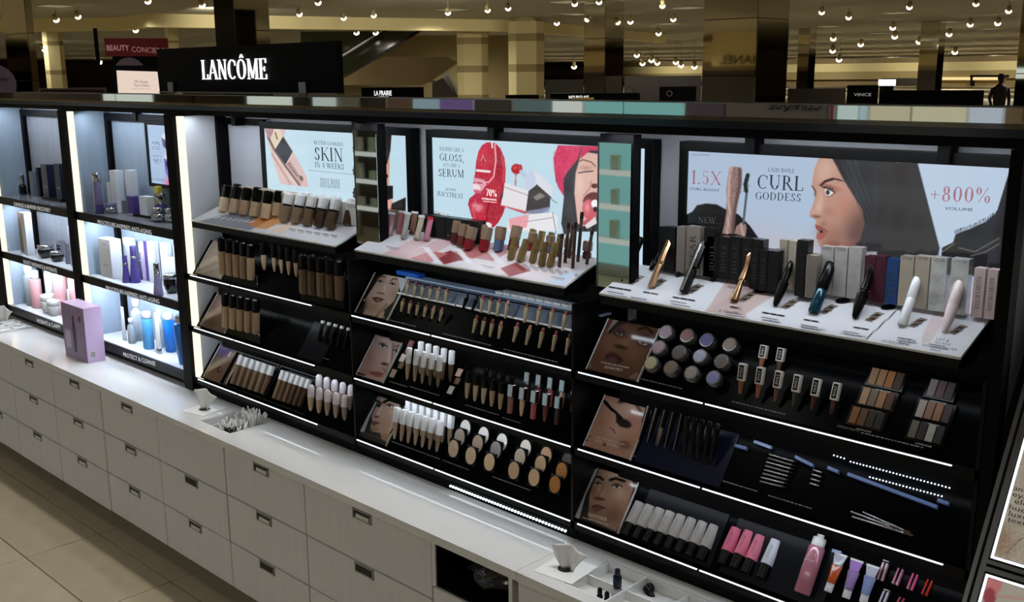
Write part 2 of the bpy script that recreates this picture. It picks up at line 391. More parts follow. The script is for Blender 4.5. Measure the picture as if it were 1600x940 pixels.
ce = MB().box(-125, 26, -15, 215, CEIL, CEIL+.1).obj('ceiling', m_ceil); tag(ce, kind='structure')
for nm, b in (('wall_back', (-125, 26, 130, 130.3)), ('wall_front', (-125, 26, -14.3, -14)), ('wall_left', (-125.3, -125, -14, 130)), ('wall_right', (26, 26.3, -14, 130))):
    tag(MB().box(*b, 0, CEIL).obj(nm, m_brown), kind='structure')
WB = depth(129.5)
def band(pl, pts, m, name, parent=None, t=.3):
    return MB().prism([pl.uv(*p) for p in pts], pl.O, pl.U, pl.V, pl.N, t).obj(name, m, parent)
wb = bpy.data.objects['wall_back']; wf = bpy.data.objects['wall_front']
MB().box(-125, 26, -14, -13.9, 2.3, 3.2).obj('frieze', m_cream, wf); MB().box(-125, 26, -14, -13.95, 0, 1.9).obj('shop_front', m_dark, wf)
band(WB, [(760, 108), (1600, 95), (1600, 109), (760, 118)], m_cream, 'cornice', wb)
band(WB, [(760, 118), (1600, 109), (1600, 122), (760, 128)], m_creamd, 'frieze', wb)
band(WB, [(1466, 125), (1520, 125), (1520, 120.5), (1466, 120.5)], glow('shop_cove_light', (255, 226, 160), 1.0), 'cove_light', wb, .6)
band(WB, [(1522, 125), (1570, 125), (1570, 120.5), (1522, 120.5)], MATS['shop_cove_light'], 'cove_light', wb, .6)
band(WB, [(1520, 165), (1523, 165), (1523, 118), (1520, 118)], m_blackm, 'shop_frame', wb, .8)
band(WB, [(1520, 120), (1578, 120), (1578, 117), (1520, 117)], m_blackm, 'shop_frame', wb, .8)
write(depth(128), 'BRL', (1552, 138), (1570, 138), 5, glow('far_shop_letters', (255, 214, 150), .5), wb, serif=False)
band(WB, [(1538, 170), (1564, 170), (1564, 146), (1538, 146)], glow('far_doorway', (255, 190, 100), .55), 'lit_doorway', wb, .5)
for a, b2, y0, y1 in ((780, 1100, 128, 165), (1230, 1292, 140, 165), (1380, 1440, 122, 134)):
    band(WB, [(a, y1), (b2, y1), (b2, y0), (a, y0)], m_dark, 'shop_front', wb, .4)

# soffit around the escalator well
sv = [level(CEIL).at(*p) for p in [(-60, 30), (179, 27), (229, 21), (500, 26), (804, 31), (913, 40), (1042, 54)]]
mb = MB()
for p, q in zip(sv, sv[1:]):
    d = (q-p); d /= np.linalg.norm(d); n = np.array([-d[1], d[0], 0])
    mb.add([p, q, q+n*.4, p+n*.4]+[a-np.array([0, 0, .36]) for a in (p, q, q+n*.4, p+n*.4)], [(0, 1, 2, 3), (4, 5, 6, 7), (0, 1, 5, 4), (1, 2, 6, 5), (2, 3, 7, 6), (3, 0, 4, 7)])
tag(mb.obj('trim_1', mat('soffit_cream', (228, 214, 160), .7)), kind='structure')

def facing(px, dist):
    """upright plane square to the line of sight of a pixel column, dist metres away"""
    d = ray(px, 118).copy(); d[2] = 0; d /= np.linalg.norm(d); o = CAM+d*dist; o[2] = 0
    return Plane(o, (d[1], -d[0], 0), Z3)
def pp(pl, pts, m, name, parent=None, t=.1):
    """outline measured in pixels, cut from a board t thick standing on plane pl"""
    return MB().prism([pl.uv(*p) for p in pts], pl.O, pl.U, pl.V, -pl.N, t).obj(name, m, parent)
def rc(x0, y0, x1, y1): return [(x0, y1), (x1, y1), (x1, y0), (x0, y0)]

# escalator beyond the counters
m_beige = mat('escalator_cladding', (122, 104, 66), .6, vary=.06, scale=2)
m_glassd = mat('escalator_glass', (74, 80, 56), .06, spec=.7)
ES = facing(600, 40); ES2 = facing(600, 42.5); EW = facing(600, 47)
es = thing('escalator', 'beige clad escalator rising to upper left with dark glass sides and black handrail', 'escalator', (ES.O[0], ES.O[1], 0)); es.matrix_world
def rel(o, par): o.parent = par; o.matrix_parent_inverse = Matrix.Translation(par.location).inverted(); return o
rel(pp(ES, [(528, 133), (528, 122), (600, 88), (700, 89), (716, 98), (672, 128), (660, 133)], m_beige, 'truss_panel', t=1.2), es)
rel(pp(ES2, [(528, 126), (470, 126), (470, 44), (661, 44)], m_glassd, 'glass_balustrade', t=.08), es)
rel(pp(ES, [(528, 124), (532, 126), (663, 46), (658, 44)], m_blk3, 'skirt_rail', t=.15), es)
rel(pp(ES, [(520, 92), (528, 96), (612, 44), (592, 44)], m_blk3, 'handrail', t=.2), es)
rel(pp(ES, [(524, 92), (527, 94), (604, 45), (600, 45)], m_steel, 'handrail_trim', t=-.05), es)
e2 = thing('escalator', 'second escalator crossing behind, glass sided and falling to the right', 'escalator', (ES2.O[0]-.4, ES2.O[1]+1, 0))
EQ = facing(600, 43.5)
rel(pp(EQ, [(553, 44), (562, 44), (615, 74), (610, 77)], m_blk3, 'handrail', t=.2), e2)
rel(pp(EQ, [(500, 44), (508, 44), (552, 70), (546, 74)], m_steel, 'handrail', t=.2), e2)
rel(pp(ES, [(690, 118), (700, 112), (722, 150), (712, 152)], m_steel, 'lower_rail', t=.2), e2)
rel(pp(ES, [(676, 152), (676, 130), (700, 118), (716, 152)], mat('escalator_base', (60, 52, 40), .5), 'base_panel', t=.4), e2)
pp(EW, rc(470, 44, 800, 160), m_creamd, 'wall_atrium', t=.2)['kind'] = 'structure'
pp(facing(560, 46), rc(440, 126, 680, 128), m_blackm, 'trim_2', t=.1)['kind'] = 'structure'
MB().box(-.6, .6, -.4, .4, 0, .418).obj('landing', m_dark, e2, loc=tuple(facing(703, 60).pt(facing(703, 60).uv(702, 150)[0], 0)-np.array(e2.location)))
def round_column(x0, x1, ytop, dist, label):
    pl = facing((x0+x1)/2, dist); a = pl.uv(x0, 118)[0]; b = pl.uv(x1, 118)[0]; c = pl.pt((a+b)/2, 0); w = b-a; zt = CEIL
    t = thing('column', label, 'column', (c[0], c[1], 0), (0, 0, math.atan2(pl.U[1], pl.U[0])))
    MB().cbox(-w/2, w/2, -w/2, w/2, 0, zt, w*.22).obj('shaft', m_cream, t)
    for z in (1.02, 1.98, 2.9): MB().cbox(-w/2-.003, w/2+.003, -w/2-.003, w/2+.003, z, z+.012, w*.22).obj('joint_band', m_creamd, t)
round_column(715, 763, 47, 36, 'left of two cream faceted columns beside the escalator')
round_column(795, 850, 47, 33, 'right of two cream faceted columns beside the escalator')
round_column(72, 104, 90, 38, 'pale cream column at far left behind the purple round sign')
round_column(263, 283, 60, 36, 'slim cream column rising just behind left end of header sign')
def mirror_column(x0, xm, x1, dist, label, top=CEIL):
    """square column clad in mirror: front face x0..xm, side face xm..x1"""
    d = ray(xm, 118); d = d/np.linalg.norm(d[:2])*dist; c = CAM+d; pl = depth(c[1])
    w = c[0]-pl.at(x0, 118)[0]; q = ray(x1, 118); yb = CAM[1]+q[1]*(c[0]-CAM[0])/q[0]; dp = yb-c[1]
    t = thing('mirrored_column', label, 'column', (c[0]-w/2, c[1]+dp/2, 0))
    MB().box(-w/2, w/2, -dp/2, dp/2, 0, top).obj('core', m_blk3, t)
    k = 4; hh = top/k
    for i in range(k):
        MB().box(-w/2-.002, w/2+.002, -dp/2-.012, -dp/2-.002, hh*i+.006, hh*(i+1)-.006).obj('mirror_panel', m_mirrorc, t)
        MB().box(w/2+.002, w/2+.012, -dp/2, dp/2, hh*i+.006, hh*(i+1)-.006).obj('mirror_panel', m_mirrorc, t)
    return c[1]-.012
mirror_column(15, 50, 60, 22, 'mirror clad column at far left of the hall')
mirror_column(342, 372, 425, 20, 'mirror clad column rising behind the black header sign')
mirror_column(913, 945, 973, 25.5, 'mirror clad column beside the right hand cream column')
YM = mirror_column(1098, 1180, 1228, 17, 'widest mirror clad column, right of centre, showing reversed letters')
mirror_column(1245, 1262, 1272, 44, 'slender distant mirror clad column just right of the widest one')
mirror_column(1434, 1462, 1472, 40, 'slender distant mirror clad column above the long black sign')
mirror_column(1588, 1680, 1720, 16, 'mirror clad column cut off by the right edge')

# what the mirrors show: a soffit sign behind the photographer
def seen_in(px, py, ym, yt):
    d = ray(px, py); P = CAM+d*((ym-CAM[1])/d[1]); return P+np.array([d[0], -d[1], d[2]])*((yt-ym)/(-d[1]))
YT = -11.5
a, b = seen_in(1112, 103, YM, YT), seen_in(1182, 103, YM, YT); zt = min(3.48, seen_in(1112, 12, YM, YT)[2])
sg = thing('soffit_sign', 'cream soffit with raised letters, seen reversed in the widest mirrored column', 'sign', (a[0], YT, a[2]))
MB().box(0, (b[0]-a[0])*1.6, -.3, 0, 0, zt-a[2]).obj('soffit_board', m_cream, sg)
a2, b2, c2 = seen_in(1125, 100, YM, YT), seen_in(1180, 100, YM, YT), seen_in(1125, 86, YM, YT)
wl = (b2[0]-a2[0])*1.45
letters('CHANEL', (a2[0]-a[0]+wl, .02, a2[2]-a[2]), (-wl, 0, 0), (0, 0, c2[2]-a2[2]), (0, 1, 0), m_blk3, sg, serif=False, bold=.02)

# ceiling lights: lay-in panels and track spots
m_panel = glow('panel_glow', (214, 200, 160), .34)
CP = level(CEIL-.006)
k = 0
for px, py, where in ((86, 9, 'at far left'), (388, 14, 'in the column gap above header sign'), (706, 15, 'above the escalator'), (887, 3, 'above the mirrored column'), (902, 22, 'behind the mirrored column'), (1044, 37, 'at the end of the soffit'),
        (1075, 12, 'left of the widest mirrored column'), (1295, 41, 'right of the widest mirrored column'), (1400, 20, 'nearest of those above the long black sign'), (1481, 34, 'right of the nearest one above the black sign'),
        (1374, 52, 'third row above the long black sign'), (1547, 45, 'near the right edge'), (1498, 69, 'far row near the right edge'), (1301, 65, 'far row right of the widest mirrored column'), (1357, 72, 'far row middle'), (1418, 79, 'deepest row middle'), (1551, 75, 'deepest row near right edge'), (60, 66, 'low at far left')):
    p = CP.at(px, py)
    if np.hypot(*p[:2]) > 75: p = CAM+(p-CAM)*(75/np.hypot(*(p-CAM)[:2]))
    p[2] = CEIL
    t = thing('ceiling_light', 'dim square ceiling panel light '+where, 'light', tuple(p), group='ceiling panel lights')
    MB().box(-.34, .34, -.34, .34, -.012, 0).obj('frame', m_creamd, t); MB().box(-.30, .30, -.30, .30, -.02, -.012).obj('diffuser', m_panel, t)
m_dot = glow('spot_bulb', (255, 246, 220), 7)
can = shared('track_can', lambda: MB().lathe([(.05, 0), (.06, .02), (.06, .14), (.04, .16)], 10))
bulb = shared('bulb', lambda: MB().lathe([(.02, -.066), (.055, -.05), (.078, -.02), (.08, 0)], 12))
dots = [(231, 2), (316, 8), (497, 4), (391, 16), (468, 22), (122, 26), (88, 31), (212, 47), (33, 81), (51, 80), (70, 77), (89, 76), (537, 28), (584, 24), (700, 20), (762, 16), (794, 13), (870, 36), (898, 6), (936, 3), (1035, 9), (985, 34), (1052, 30), (1029, 52), (995, 86), (1004, 99), (1018, 94), (1027, 98), (1056, 97), (766, 98), (783, 109), (897, 104),
        (1284, 19), (1326, 27), (1421, 11), (1525, 6), (1576, 17), (1559, 36), (1516, 38), (1395, 43), (1398, 57), (1302, 60), (1345, 69), (1436, 65), (1470, 55), (1483, 53), (1301, 79), (1446, 85), (1492, 81), (1311, 93), (1064, 102), (1085, 104), (190, 92), (155, 97), (557, 51), (587, 51)]
SP = level(CEIL-.26)
ZN = ((0, 0, 230, 200, 'at far left'), (230, 0, 430, 200, 'around the column behind the header sign'), (430, 0, 720, 200, 'over the escalator'), (720, 0, 912, 200, 'over the cream columns'), (912, 0, 1098, 60, 'high around the middle mirrored column'), (912, 60, 1098, 200, 'low beside the middle mirrored column'), (1098, 0, 1306, 200, 'beside the widest mirrored column'),
      (1306, 0, 1450, 200, 'above the long black sign'), (1450, 0, 1600, 200, 'toward the right edge'))
for x0, y0, x1, y1, where in ZN:
    zone = sorted(d for d in dots if x0 <= d[0] < x1 and y0 <= d[1] < y1)
    for k, (px, py) in enumerate(zone):
        d = ray(px, py); t_ = (CEIL-.26-CAM[2])/d[2]; p = CAM+d*t_
        far = np.hypot(*(p-CAM)[:2]); lim = 62 if py < 75 else 55
        if far > lim: p = CAM+(p-CAM)*(lim/far); far = lim
        s = max(.8, far/31)
        o = MB().box(-.006, .006, -.006, .006, .1*s, CEIL-p[2]).obj('track_spotlight', m_creamd); o.location = tuple(p)
        tag(o, f'{nth(k, len(zone))} of {NUM[len(zone)]} small bright ceiling spotlights {where}', 'light', 'track spotlights on the ceiling')
        c = put('can', can, m_creamd, o, (0, 0, 0), (.5, .35, 0)); c.scale = (s, s, s); put('bulb', bulb, m_dot, c, (0, 0, -.002))

# signs and screens standing on counters beyond
def board(name, label, cat, px0, py0, px1, py1, dist, m, t=.12, group=None):
    pl = facing((px0+px1)/2, dist); a, z0 = pl.uv(px0, py1); b, z1 = pl.uv(px1, py0); c = pl.pt((a+b)/2, 0); rz = math.atan2(pl.U[1], pl.U[0])
    th = thing(name, label, cat, (c[0], c[1], 0), (0, 0, rz), group); w = (b-a)/2
    MB().box(-w, w, 0, t, z0, z1).obj('panel', m, th)
    MB().box(-w*.8, w*.8, .02, t+.3, 0, z0).obj('stand', m_blackm, th)
    return th, pl
def sign_text(th, pl, s, a, b, h, m, serif=False, **k):
    o = write(pl, s, a, b, h, m, None, serif=serif, lift=.012, **k)
    bpy.context.view_layer.update(); o.parent = th; o.matrix_parent_inverse = th.matrix_world.inverted(); return o
th, pl = board('counter_sign', 'low black sign with glowing brand lettering left of centre', 'sign', 565, 136, 662, 153, 11, m_blackm)
sign_text(th, pl, 'LA PRAIRIE', (585, 149), (612, 149), 8, m_sign); sign_text(th, pl, 'SWITZERLAND', (591, 152.5), (607, 152.5), 2.2, m_sign)
th, pl = board('grooming_sign', 'small cream sign at the right end of the header sign', 'sign', 531, 148, 565, 153, 10, mat('cream_sign', (150, 140, 112), .6)); sign_text(th, pl, 'MEN\'S GROOMING', (534, 152), (563, 152), 3, m_blackm)
th, pl = board('red_banner', 'dark red hanging banner behind the black header sign', 'sign', 165, 60, 262, 88, 12, mat('banner_red', (120, 18, 26), .6))
m_pinkl = mat('banner_letters', (206, 150, 150), .6, emit=(206, 150, 150), strength=.25)
sign_text(th, pl, 'BEAUTY', (167, 79), (202, 79), 9, m_pinkl, bold=.02); sign_text(th, pl, 'CONCIERGE', (206, 81), (264, 84), 9, m_pinkl)
MB().box(-.42, -.38, -.01, .05, 0, 2.3).obj('post', m_blackm, th)
th, pl = board('welcome_screen', 'glowing pale pink welcome screen in black frame beside the header sign', 'screen', 178, 102, 256, 148, 10.5, m_blackm)
rel0 = pp(pl, [(182, 110), (246, 112), (250, 147), (185, 148)], glow('screen_pink', (236, 214, 198), .95), 'screen', t=-.012); bpy.context.view_layer.update(); rel0.parent = th; rel0.matrix_parent_inverse = th.matrix_world.inverted()
m_ink = mat('ink_grey', (96, 84, 78), .7)
for s, a, b, h in (('Oh Good,', (210, 129), (231, 130), 4.5), ("You're Here", (209, 135), (233, 135.5), 4.5), ('beauty concierge services', (207, 139), (235, 139.4), 1.5)):
    o = write(pl, s, a, b, h, m_ink, None, serif=False, lift=.016); bpy.context.view_layer.update(); o.parent = th; o.matrix_parent_inverse = th.matrix_world.inverted()
def disc(label, px, py, r, dist, m, txt=None):
    pl = facing(px, dist); u, v = pl.uv(px, py); rr = abs(pl.uv(px+r, py)[0]-u); c = pl.pt(u, 0); th = thing('round_sign', label, 'sign', (c[0], c[1], 0), (0, 0, math.atan2(pl.U[1], pl.U[0])))
    MB().prism([(rr*math.cos(a*.1309), v+rr*math.sin(a*.1309)) for a in range(48)], (0, 0, 0), X3, Z3, (0, 1, 0), .04).obj('disc', m, th); MB().box(-.05, .05, .01, .03, 0, v-rr*.8).obj('stem', m_blackm, th)
    if txt:
        o = write(pl, *txt, mat('ink_dark', (24, 20, 26), .6), None, serif=False, lift=.004); bpy.context.view_layer.update(); o.parent = th; o.matrix_parent_inverse = th.matrix_world.inverted()
m_purple = mat('sign_purple', (74, 62, 78), .6)
disc('large purple round sign cut off by the left edge', -8, 132, 34, 11, m_purple, ('beauty', (-22, 124), (14, 126), 7))
disc('purple round sign rising behind the pink screen', 203, 113, 24, 11.2, m_purple)
th, pl = board('framed_ledge', 'low dark red panel in a pale frame above the left bays', 'panel', 60, 137, 166, 149, 9, mat('frame_grey', (112, 100, 98), .5)); 
o = pp(pl, rc(63, 140, 163, 148), mat('inset_red', (44, 14, 18), .5), 'inset', t=-.012); bpy.context.view_layer.update(); o.parent = th; o.matrix_parent_inverse = th.matrix_world.inverted()
th, pl = board('counter_sign', 'blank low black sign between the cream columns', 'sign', 790, 148, 842, 158, 12, m_blackm)
th, pl = board('counter_sign', 'dark sign with white lettering at foot of mirrored column', 'sign', 860, 145, 1000, 159, 12, m_blackm); sign_text(th, pl, 'HOURGLASS', (889, 154), (920, 154), 5, m_sign)
th, pl = board('carton', 'yellow carton on the dark counter before the white lettering', 'box', 894, 152.5, 928, 160, 11.0, mat('carton_yellow', (196, 158, 70), .6))
th, pl = board('emblem_sign', 'dark sign with a pale ring emblem left of widest mirrored column', 'sign', 1030, 135, 1088, 160, 12, m_blackm)
o = MB().add([pl.pt(*(np.array(pl.uv(1046, 146))+r*np.array([math.cos(a), math.sin(a)])), .01) for a in np.linspace(0, 2*math.pi, 24, endpoint=False) for r in (.026, .032)], [(2*i, 2*i+1, (2*i+3) % 48, (2*i+2) % 48) for i in range(24)]).obj('emblem', mat('emblem_grey', (150, 148, 140), .5)); bpy.context.view_layer.update(); o.parent = th; o.matrix_parent_inverse = th.matrix_world.inverted()
th, pl = board('counter_sign', 'black sign with thin white lettering left of the long black sign', 'sign', 1322, 133, 1373, 164, 9.5, m_blk3); sign_text(th, pl, 'VINCE', (1334, 150), (1361, 150), 5, mat('sign_grey_letters', (190, 190, 186), .5, emit=(190, 190, 186), strength=.5))
th, pl = board('long_sign', 'long blank black sign above the right bay', 'sign', 1374, 141, 1538, 166, 9, m_blackm)
th, pl = board('lit_box_sign', 'white glowing box sign far back above the thin lettered sign', 'sign', 1372, 124, 1400, 134, 30, m_sign)
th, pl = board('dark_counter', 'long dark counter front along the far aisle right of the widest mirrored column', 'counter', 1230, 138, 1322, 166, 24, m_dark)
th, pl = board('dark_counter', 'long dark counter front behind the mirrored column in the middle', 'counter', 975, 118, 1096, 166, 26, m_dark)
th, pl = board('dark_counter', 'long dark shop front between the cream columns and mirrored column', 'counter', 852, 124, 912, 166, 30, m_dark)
# a shop assistant's mannequin by the lit doorway
pl = facing(1562, 30); c = pl.pt(pl.uv(1562, 150)[0], 0)
def body(name, label, cat, loc, rz, m, h):
    mb = MB(); k = h/1.75
    mb.lathe([(.10*k, .0), (.12*k, .45*k), (.15*k, .9*k), (.17*k, 1.1*k), (.20*k, 1.38*k), (.10*k, 1.46*k), (.05*k, 1.5*k), (.05*k, 1.54*k), (.085*k, 1.6*k), (.095*k, 1.67*k), (.07*k, 1.74*k), (.02*k, 1.75*k)], 14, sy=.7)
    for s in (-1, 1): mb.tube([(s*.19*k, 0, 1.38*k), (s*.25*k, .02, 1.12*k), (s*.22*k, -.08, .9*k), (s*.2*k, -.12, .82*k)], [.05*k, .045*k, .035*k, .03*k])
    o = mb.obj(name, m); o.location = loc; o.rotation_euler = (0, 0, rz); tag(o, label, cat); return o
body('mannequin', 'dark dressed mannequin beside the lit doorway at far right', 'mannequin', (c[0], c[1], 0), .7, mat('mannequin_dark', (14, 12, 12), .6), 1.72)
pl = facing(984, 22); c = pl.pt(pl.uv(986, 150)[0], 0)
body('mannequin', 'pale grey mannequin beside the mirrored column in the middle', 'mannequin', (c[0], c[1], 0), .7, mat('mannequin_grey', (120, 116, 104), .6), 1.5)
pl = facing(703, 60); c = pl.pt(pl.uv(702, 150)[0], 0)
body('person', 'person in long black clothes riding the escalator', 'person', (c[0], c[1], .42), .7, m_blackm, 1.72)

# ------------------------------------------------------------------ counter: drawer cabinets and worktop
m_wood = mat('limed_wood', (206, 206, 205), .42, vary=.055, scale=9, stretch=(5, 5, .25), bump=.05)
m_marble = mat('white_quartz', (212, 212, 211), .02, vary=.05, scale=2.5, stretch=(1, 2, 1), spec=.8)
m_acryl = mat('white_acrylic', (228, 229, 228), .12)
m_card = mat('label_card', (205, 204, 198), .6)
m_carc = mat('carcass_shadow_gap', (84, 83, 80), .6)  # carcass darkened so the drawer seams read as shade
m_pull = mat('pull_frame', (150, 149, 145), .35, .3)
m_recess = mat('pull_recess', (22, 22, 22), .6)  # near-black stands in for the shade inside hollows
NPOS = ['leftmost, at the edge of the photo', 'second from left edge', 'third, left of the lilac gift box', 'fourth, below the lilac gift box', 'fifth, below the second lit bay', 'sixth, under the left tissue slot', 'seventh, under the cotton swabs']
def drawer(par, x0, x1, z0, z1, pull=True, card=True, dy=0.0):
    d = MB().cbox(x0+.0025, x1-.0025, dy, .018+dy, z0+.0025, z1-.0025, .0015).obj('drawer', m_wood, par)
    if pull:
        xc = (x0+x1)/2-.005; w, h = .042, .030; zt = z1-.003
        mb = MB()
        mb.box(xc-w, xc+w, dy-.003, dy+.001, zt-.004, zt).box(xc-w, xc+w, dy-.003, dy+.001, zt-h, zt-h+.004).box(xc-w, xc-w+.005, dy-.003, dy+.001, zt-h, zt).box(xc+w-.005, xc+w, dy-.003, dy+.001, zt-h, zt)
        p = mb.obj('cup_pull', m_pull, d)
        MB().box(xc-w+.005, xc+w-.005, dy-.001, dy+.0005, zt-h+.004, zt-.004).obj('recess', m_recess, p)  # flat dark plate painted as the shade inside the cup
        if card: MB().box(xc-w*.66, xc+w*.72, dy-.0022, dy-.001, zt-h+.004, zt-h*.48).obj('label_card', m_card, p)
    return d
ZR = (.115, .281, .448, .613)
rnd = random.Random(4)
xs = [-6.04+.45*i for i in range(9)]
for i in range(8):
    x0, x1 = xs[i], xs[i+1]
    if i == 7: x1 = -2.441
    names = ['far left, mostly outside the photo', 'at the left edge of the photo', 'left of the one below the lilac box', 'below the left side of lilac gift box', 'below the right side of lilac gift box', 'left of the one under the tissue slot', 'under the tissue slot, top drawer without a pull', 'under the cotton swab tray']
    c = thing('drawer_cabinet', 'limed wood three drawer cabinet '+names[i], 'cabinet', (x0, 0, 0), group='drawer cabinets under the worktop')
    w = x1-x0
    MB().box(.001, w-.001, .02, .5, .1, .612).obj('carcass', m_carc, c); MB().box(0, w, .38, .40, 0, .1).obj('toe_kick', m_blackm, c)
    for k in range(3): drawer(c, 0, w, ZR[k], ZR[k+1], pull=not (i == 6 and k == 2), card=not ((i == 6 and k == 1) or (i == 7 and k == 0)), dy=rnd.uniform(-.001, .001))
def wide(name, label, x0, x1, rows, open_top=False):
    c = thing(name, label, 'cabinet', (x0, 0, 0)); w = x1-x0
    MB().box(0, w, .38, .40, 0, .1).obj('toe_kick', m_blackm, c)
    if not open_top: MB().box(.001, w-.001, .02, .5, .1, .612).obj('carcass', m_wood, c)
    else:
        MB().box(.001, w-.001, .02, .5, .1, .49).box(0, .014, .0, .5, .49, .613).box(w-.022, w-.010, .0, .5, .49, .613).box(.014, w-.022, .48, .5, .49, .612).obj('carcass', m_wood, c)
        MB().box(.014, .018, .004, .48, .49, .612).box(.018, w-.026, .474, .478, .49, .612).box(w-.026, w-.022, .004, .48, .49, .612).box(.018, w-.026, .004, .474, .49, .494).obj('liner', m_blackm, c)
    for r in rows: drawer(c, 0, w, *r[:2], pull=r[2], card=r[3])
    return c
wide('drawer_cabinet', 'widest limed wood drawer cabinet left of the open cubby', -2.441, -1.873, [(.115, .281, True, False), (.281, .448, True, False), (.448, .613, True, True)])
wide('cubby_cabinet', 'limed wood cabinet with dark open cubby holding a plastic bag', -1.873, -1.572, [(.115, .30, False, False), (.30, .488, False, False)], True)
wide('drawer_cabinet', 'limed wood cabinet right of the open cubby, cut by the lower edge', -1.565, -1.0, [(.115, .36, False, False), (.36, .613, False, False)])
# plastic bag in the cubby
def crumple(rx, ry, rz, seed, n=18, m=11, k=.25):
    r = random.Random(seed); mb = MB(); vs = []; fs = []
    for j in range(m):
        t = j/(m-1); rad = math.sin(math.pi*min(.97, max(.05, t*.8+.12)))
        for i in range(n):
            a = 2*math.pi*i/n; q = 1+r.uniform(-k, k); vs.append((rx*rad*q*math.cos(a), ry*rad*q*math.sin(a), rz*t+r.uniform(-k, k)*rz*.06))
    for j in range(m-1):
        for i in range(n): fs.append((j*n+i, j*n+(i+1) % n, j*n+n+(i+1) % n, j*n+n+i))
    mb.add(vs, fs, True); mb.add(vs[:n], [tuple(range(n-1, -1, -1))]); mb.add(vs[-n:], [tuple(range(n))]); return mb
tag(crumple(.09, .09, .10, 5).obj('plastic_bag', mat('bag_film', (46, 46, 48), .18, spec=.8), loc=(-1.73, .13, .4945)), 'crumpled dark translucent plastic bag inside the open cubby', 'bag')
# worktop with two cut-outs
def slab(x0, x1, holes, name, label):
    mb = MB(); y0, y1, z0, z1 = -.006, .5, .6145, H; X = x0
    for hx0, hx1, hy0, hy1 in holes:
        mb.box(X, hx0, y0, y1, z0, z1); mb.box(hx0, hx1, y0, hy0, z0, z1); mb.box(hx0, hx1, hy1, y1, z0, z1); X = hx1
    mb.box(X, x1, y0, y1, z0, z1); return tag(mb.obj(name, m_marble), label, 'worktop')
HA = (-3.12, -2.925, .045, .205); HB = (-1.44, -.92, .03, .19)
slab(-6.04, -1.5655, [HA], 'worktop', 'long white polished worktop over the left cabinets')
slab(-1.5645, -.5, [HB], 'worktop', 'white polished worktop section right of the seam')
def inset(hole, label, walls_x, walls_y=()):
    x0, x1, y0, y1 = [h+(.0015 if i % 2 == 0 else -.0015) for i, h in enumerate(hole)]
    t = thing('compartment_tray', label, 'tray', (x0, y0, H-.05)); w, d = x1-x0, y1-y0; k = .003
    MB().box(0, w, 0, d, 0, k).box(0, w, 0, k, k, .049).box(0, w, d-k, d, k, .049).box(0, k, k, d-k, k, .049).box(w-k, w, k, d-k, k, .049).obj('shell', m_acryl, t)
    for x in walls_x: MB().box(x-.0015, x+.0015, k, d-k, k, .048).obj('divider', m_acryl, t)
    for x, xx, y in walls_y: MB().box(x+.002, xx-.002, y-.0015, y+.0015, k, .047).obj('divider', m_acryl, t)
    return t
inset(HA, 'white sunken compartment tray with cotton swabs by the left tissue slot', [.07], [(.07, .19, .075)])
inset(HB, 'white sunken compartment tray holding testers at lower right', [.115, .235, .36], [(.0, .5, .075)])
m_tissue = mat('tissue_paper', (236, 236, 234), .9)
def tissue(name, label, x, y, rz, h, seed):
    r = random.Random(seed); t = thing(name, label, 'tissues', (x, y, H+.0003), (0, 0, rz))
    MB().box(-.055, .055, -.055, .055, 0, .0015).obj('lid', m_acryl, t)
    MB().lathe([(.020, .0016), (.020, .0022)], 20).obj('slot', m_recess, t)  # flat dark disc painted as the shade in the lid's hole
    n, m = 16, 9; vs = []
    for j in range(m):
        v = j/(m-1)
        for i in range(n):
            u = i/(n-1)*2-1; wv = math.sin(u*5+v*2)*.006*(1-v*.4)+r.uniform(-.0015, .0015)
            vs.append((1.35*u*(.017+.022*v*(1-.35*v))+.012*v*v, wv+.012*v*u, .002+h*v*(1-.28*max(0, u)*v-.08*abs(u))))
    f = [(j*n+i, j*n+i+1, j*n+n+i+1, j*n+n+i) for j in range(m-1) for i in range(n-1)]
    o = MB().add(vs, f, True).obj('tissue', m_tissue, t); s = o.modifiers.new('thickness', 'SOLIDIFY'); s.thickness = .0012
    return t
tissue('tissue_dispenser', 'white tissue standing out of the flush slot left of the swabs', -3.215, .12, .2, .078, 1)
tissue('tissue_dispenser', 'white tissue rising from the slot beside the tray at lower right', -1.485, .085, .1, .066, 2)
tissue('tissue_dispenser', 'grey white tissue at the left edge behind the pale sample tray', -5.14, .145, .3, .085, 3)
tr = thing('sample_tray', 'pale compartment tray lying on the worktop at the left edge', 'tray', (-5.02, .12, H+.0004))
MB().box(-.10, .10, -.07, .07, 0, .003).obj('base', m_acryl, tr)
for i, x in enumerate((-.10, -.035, .03, .097)): MB().box(x, x+.003, -.07, .07, .003, .012).obj('divider', m_acryl, tr)
for y in (-.07, -.002, .067): MB().box(-.0965, .0965, y, y+.003, .003, .011).obj('rim', m_acryl, tr)
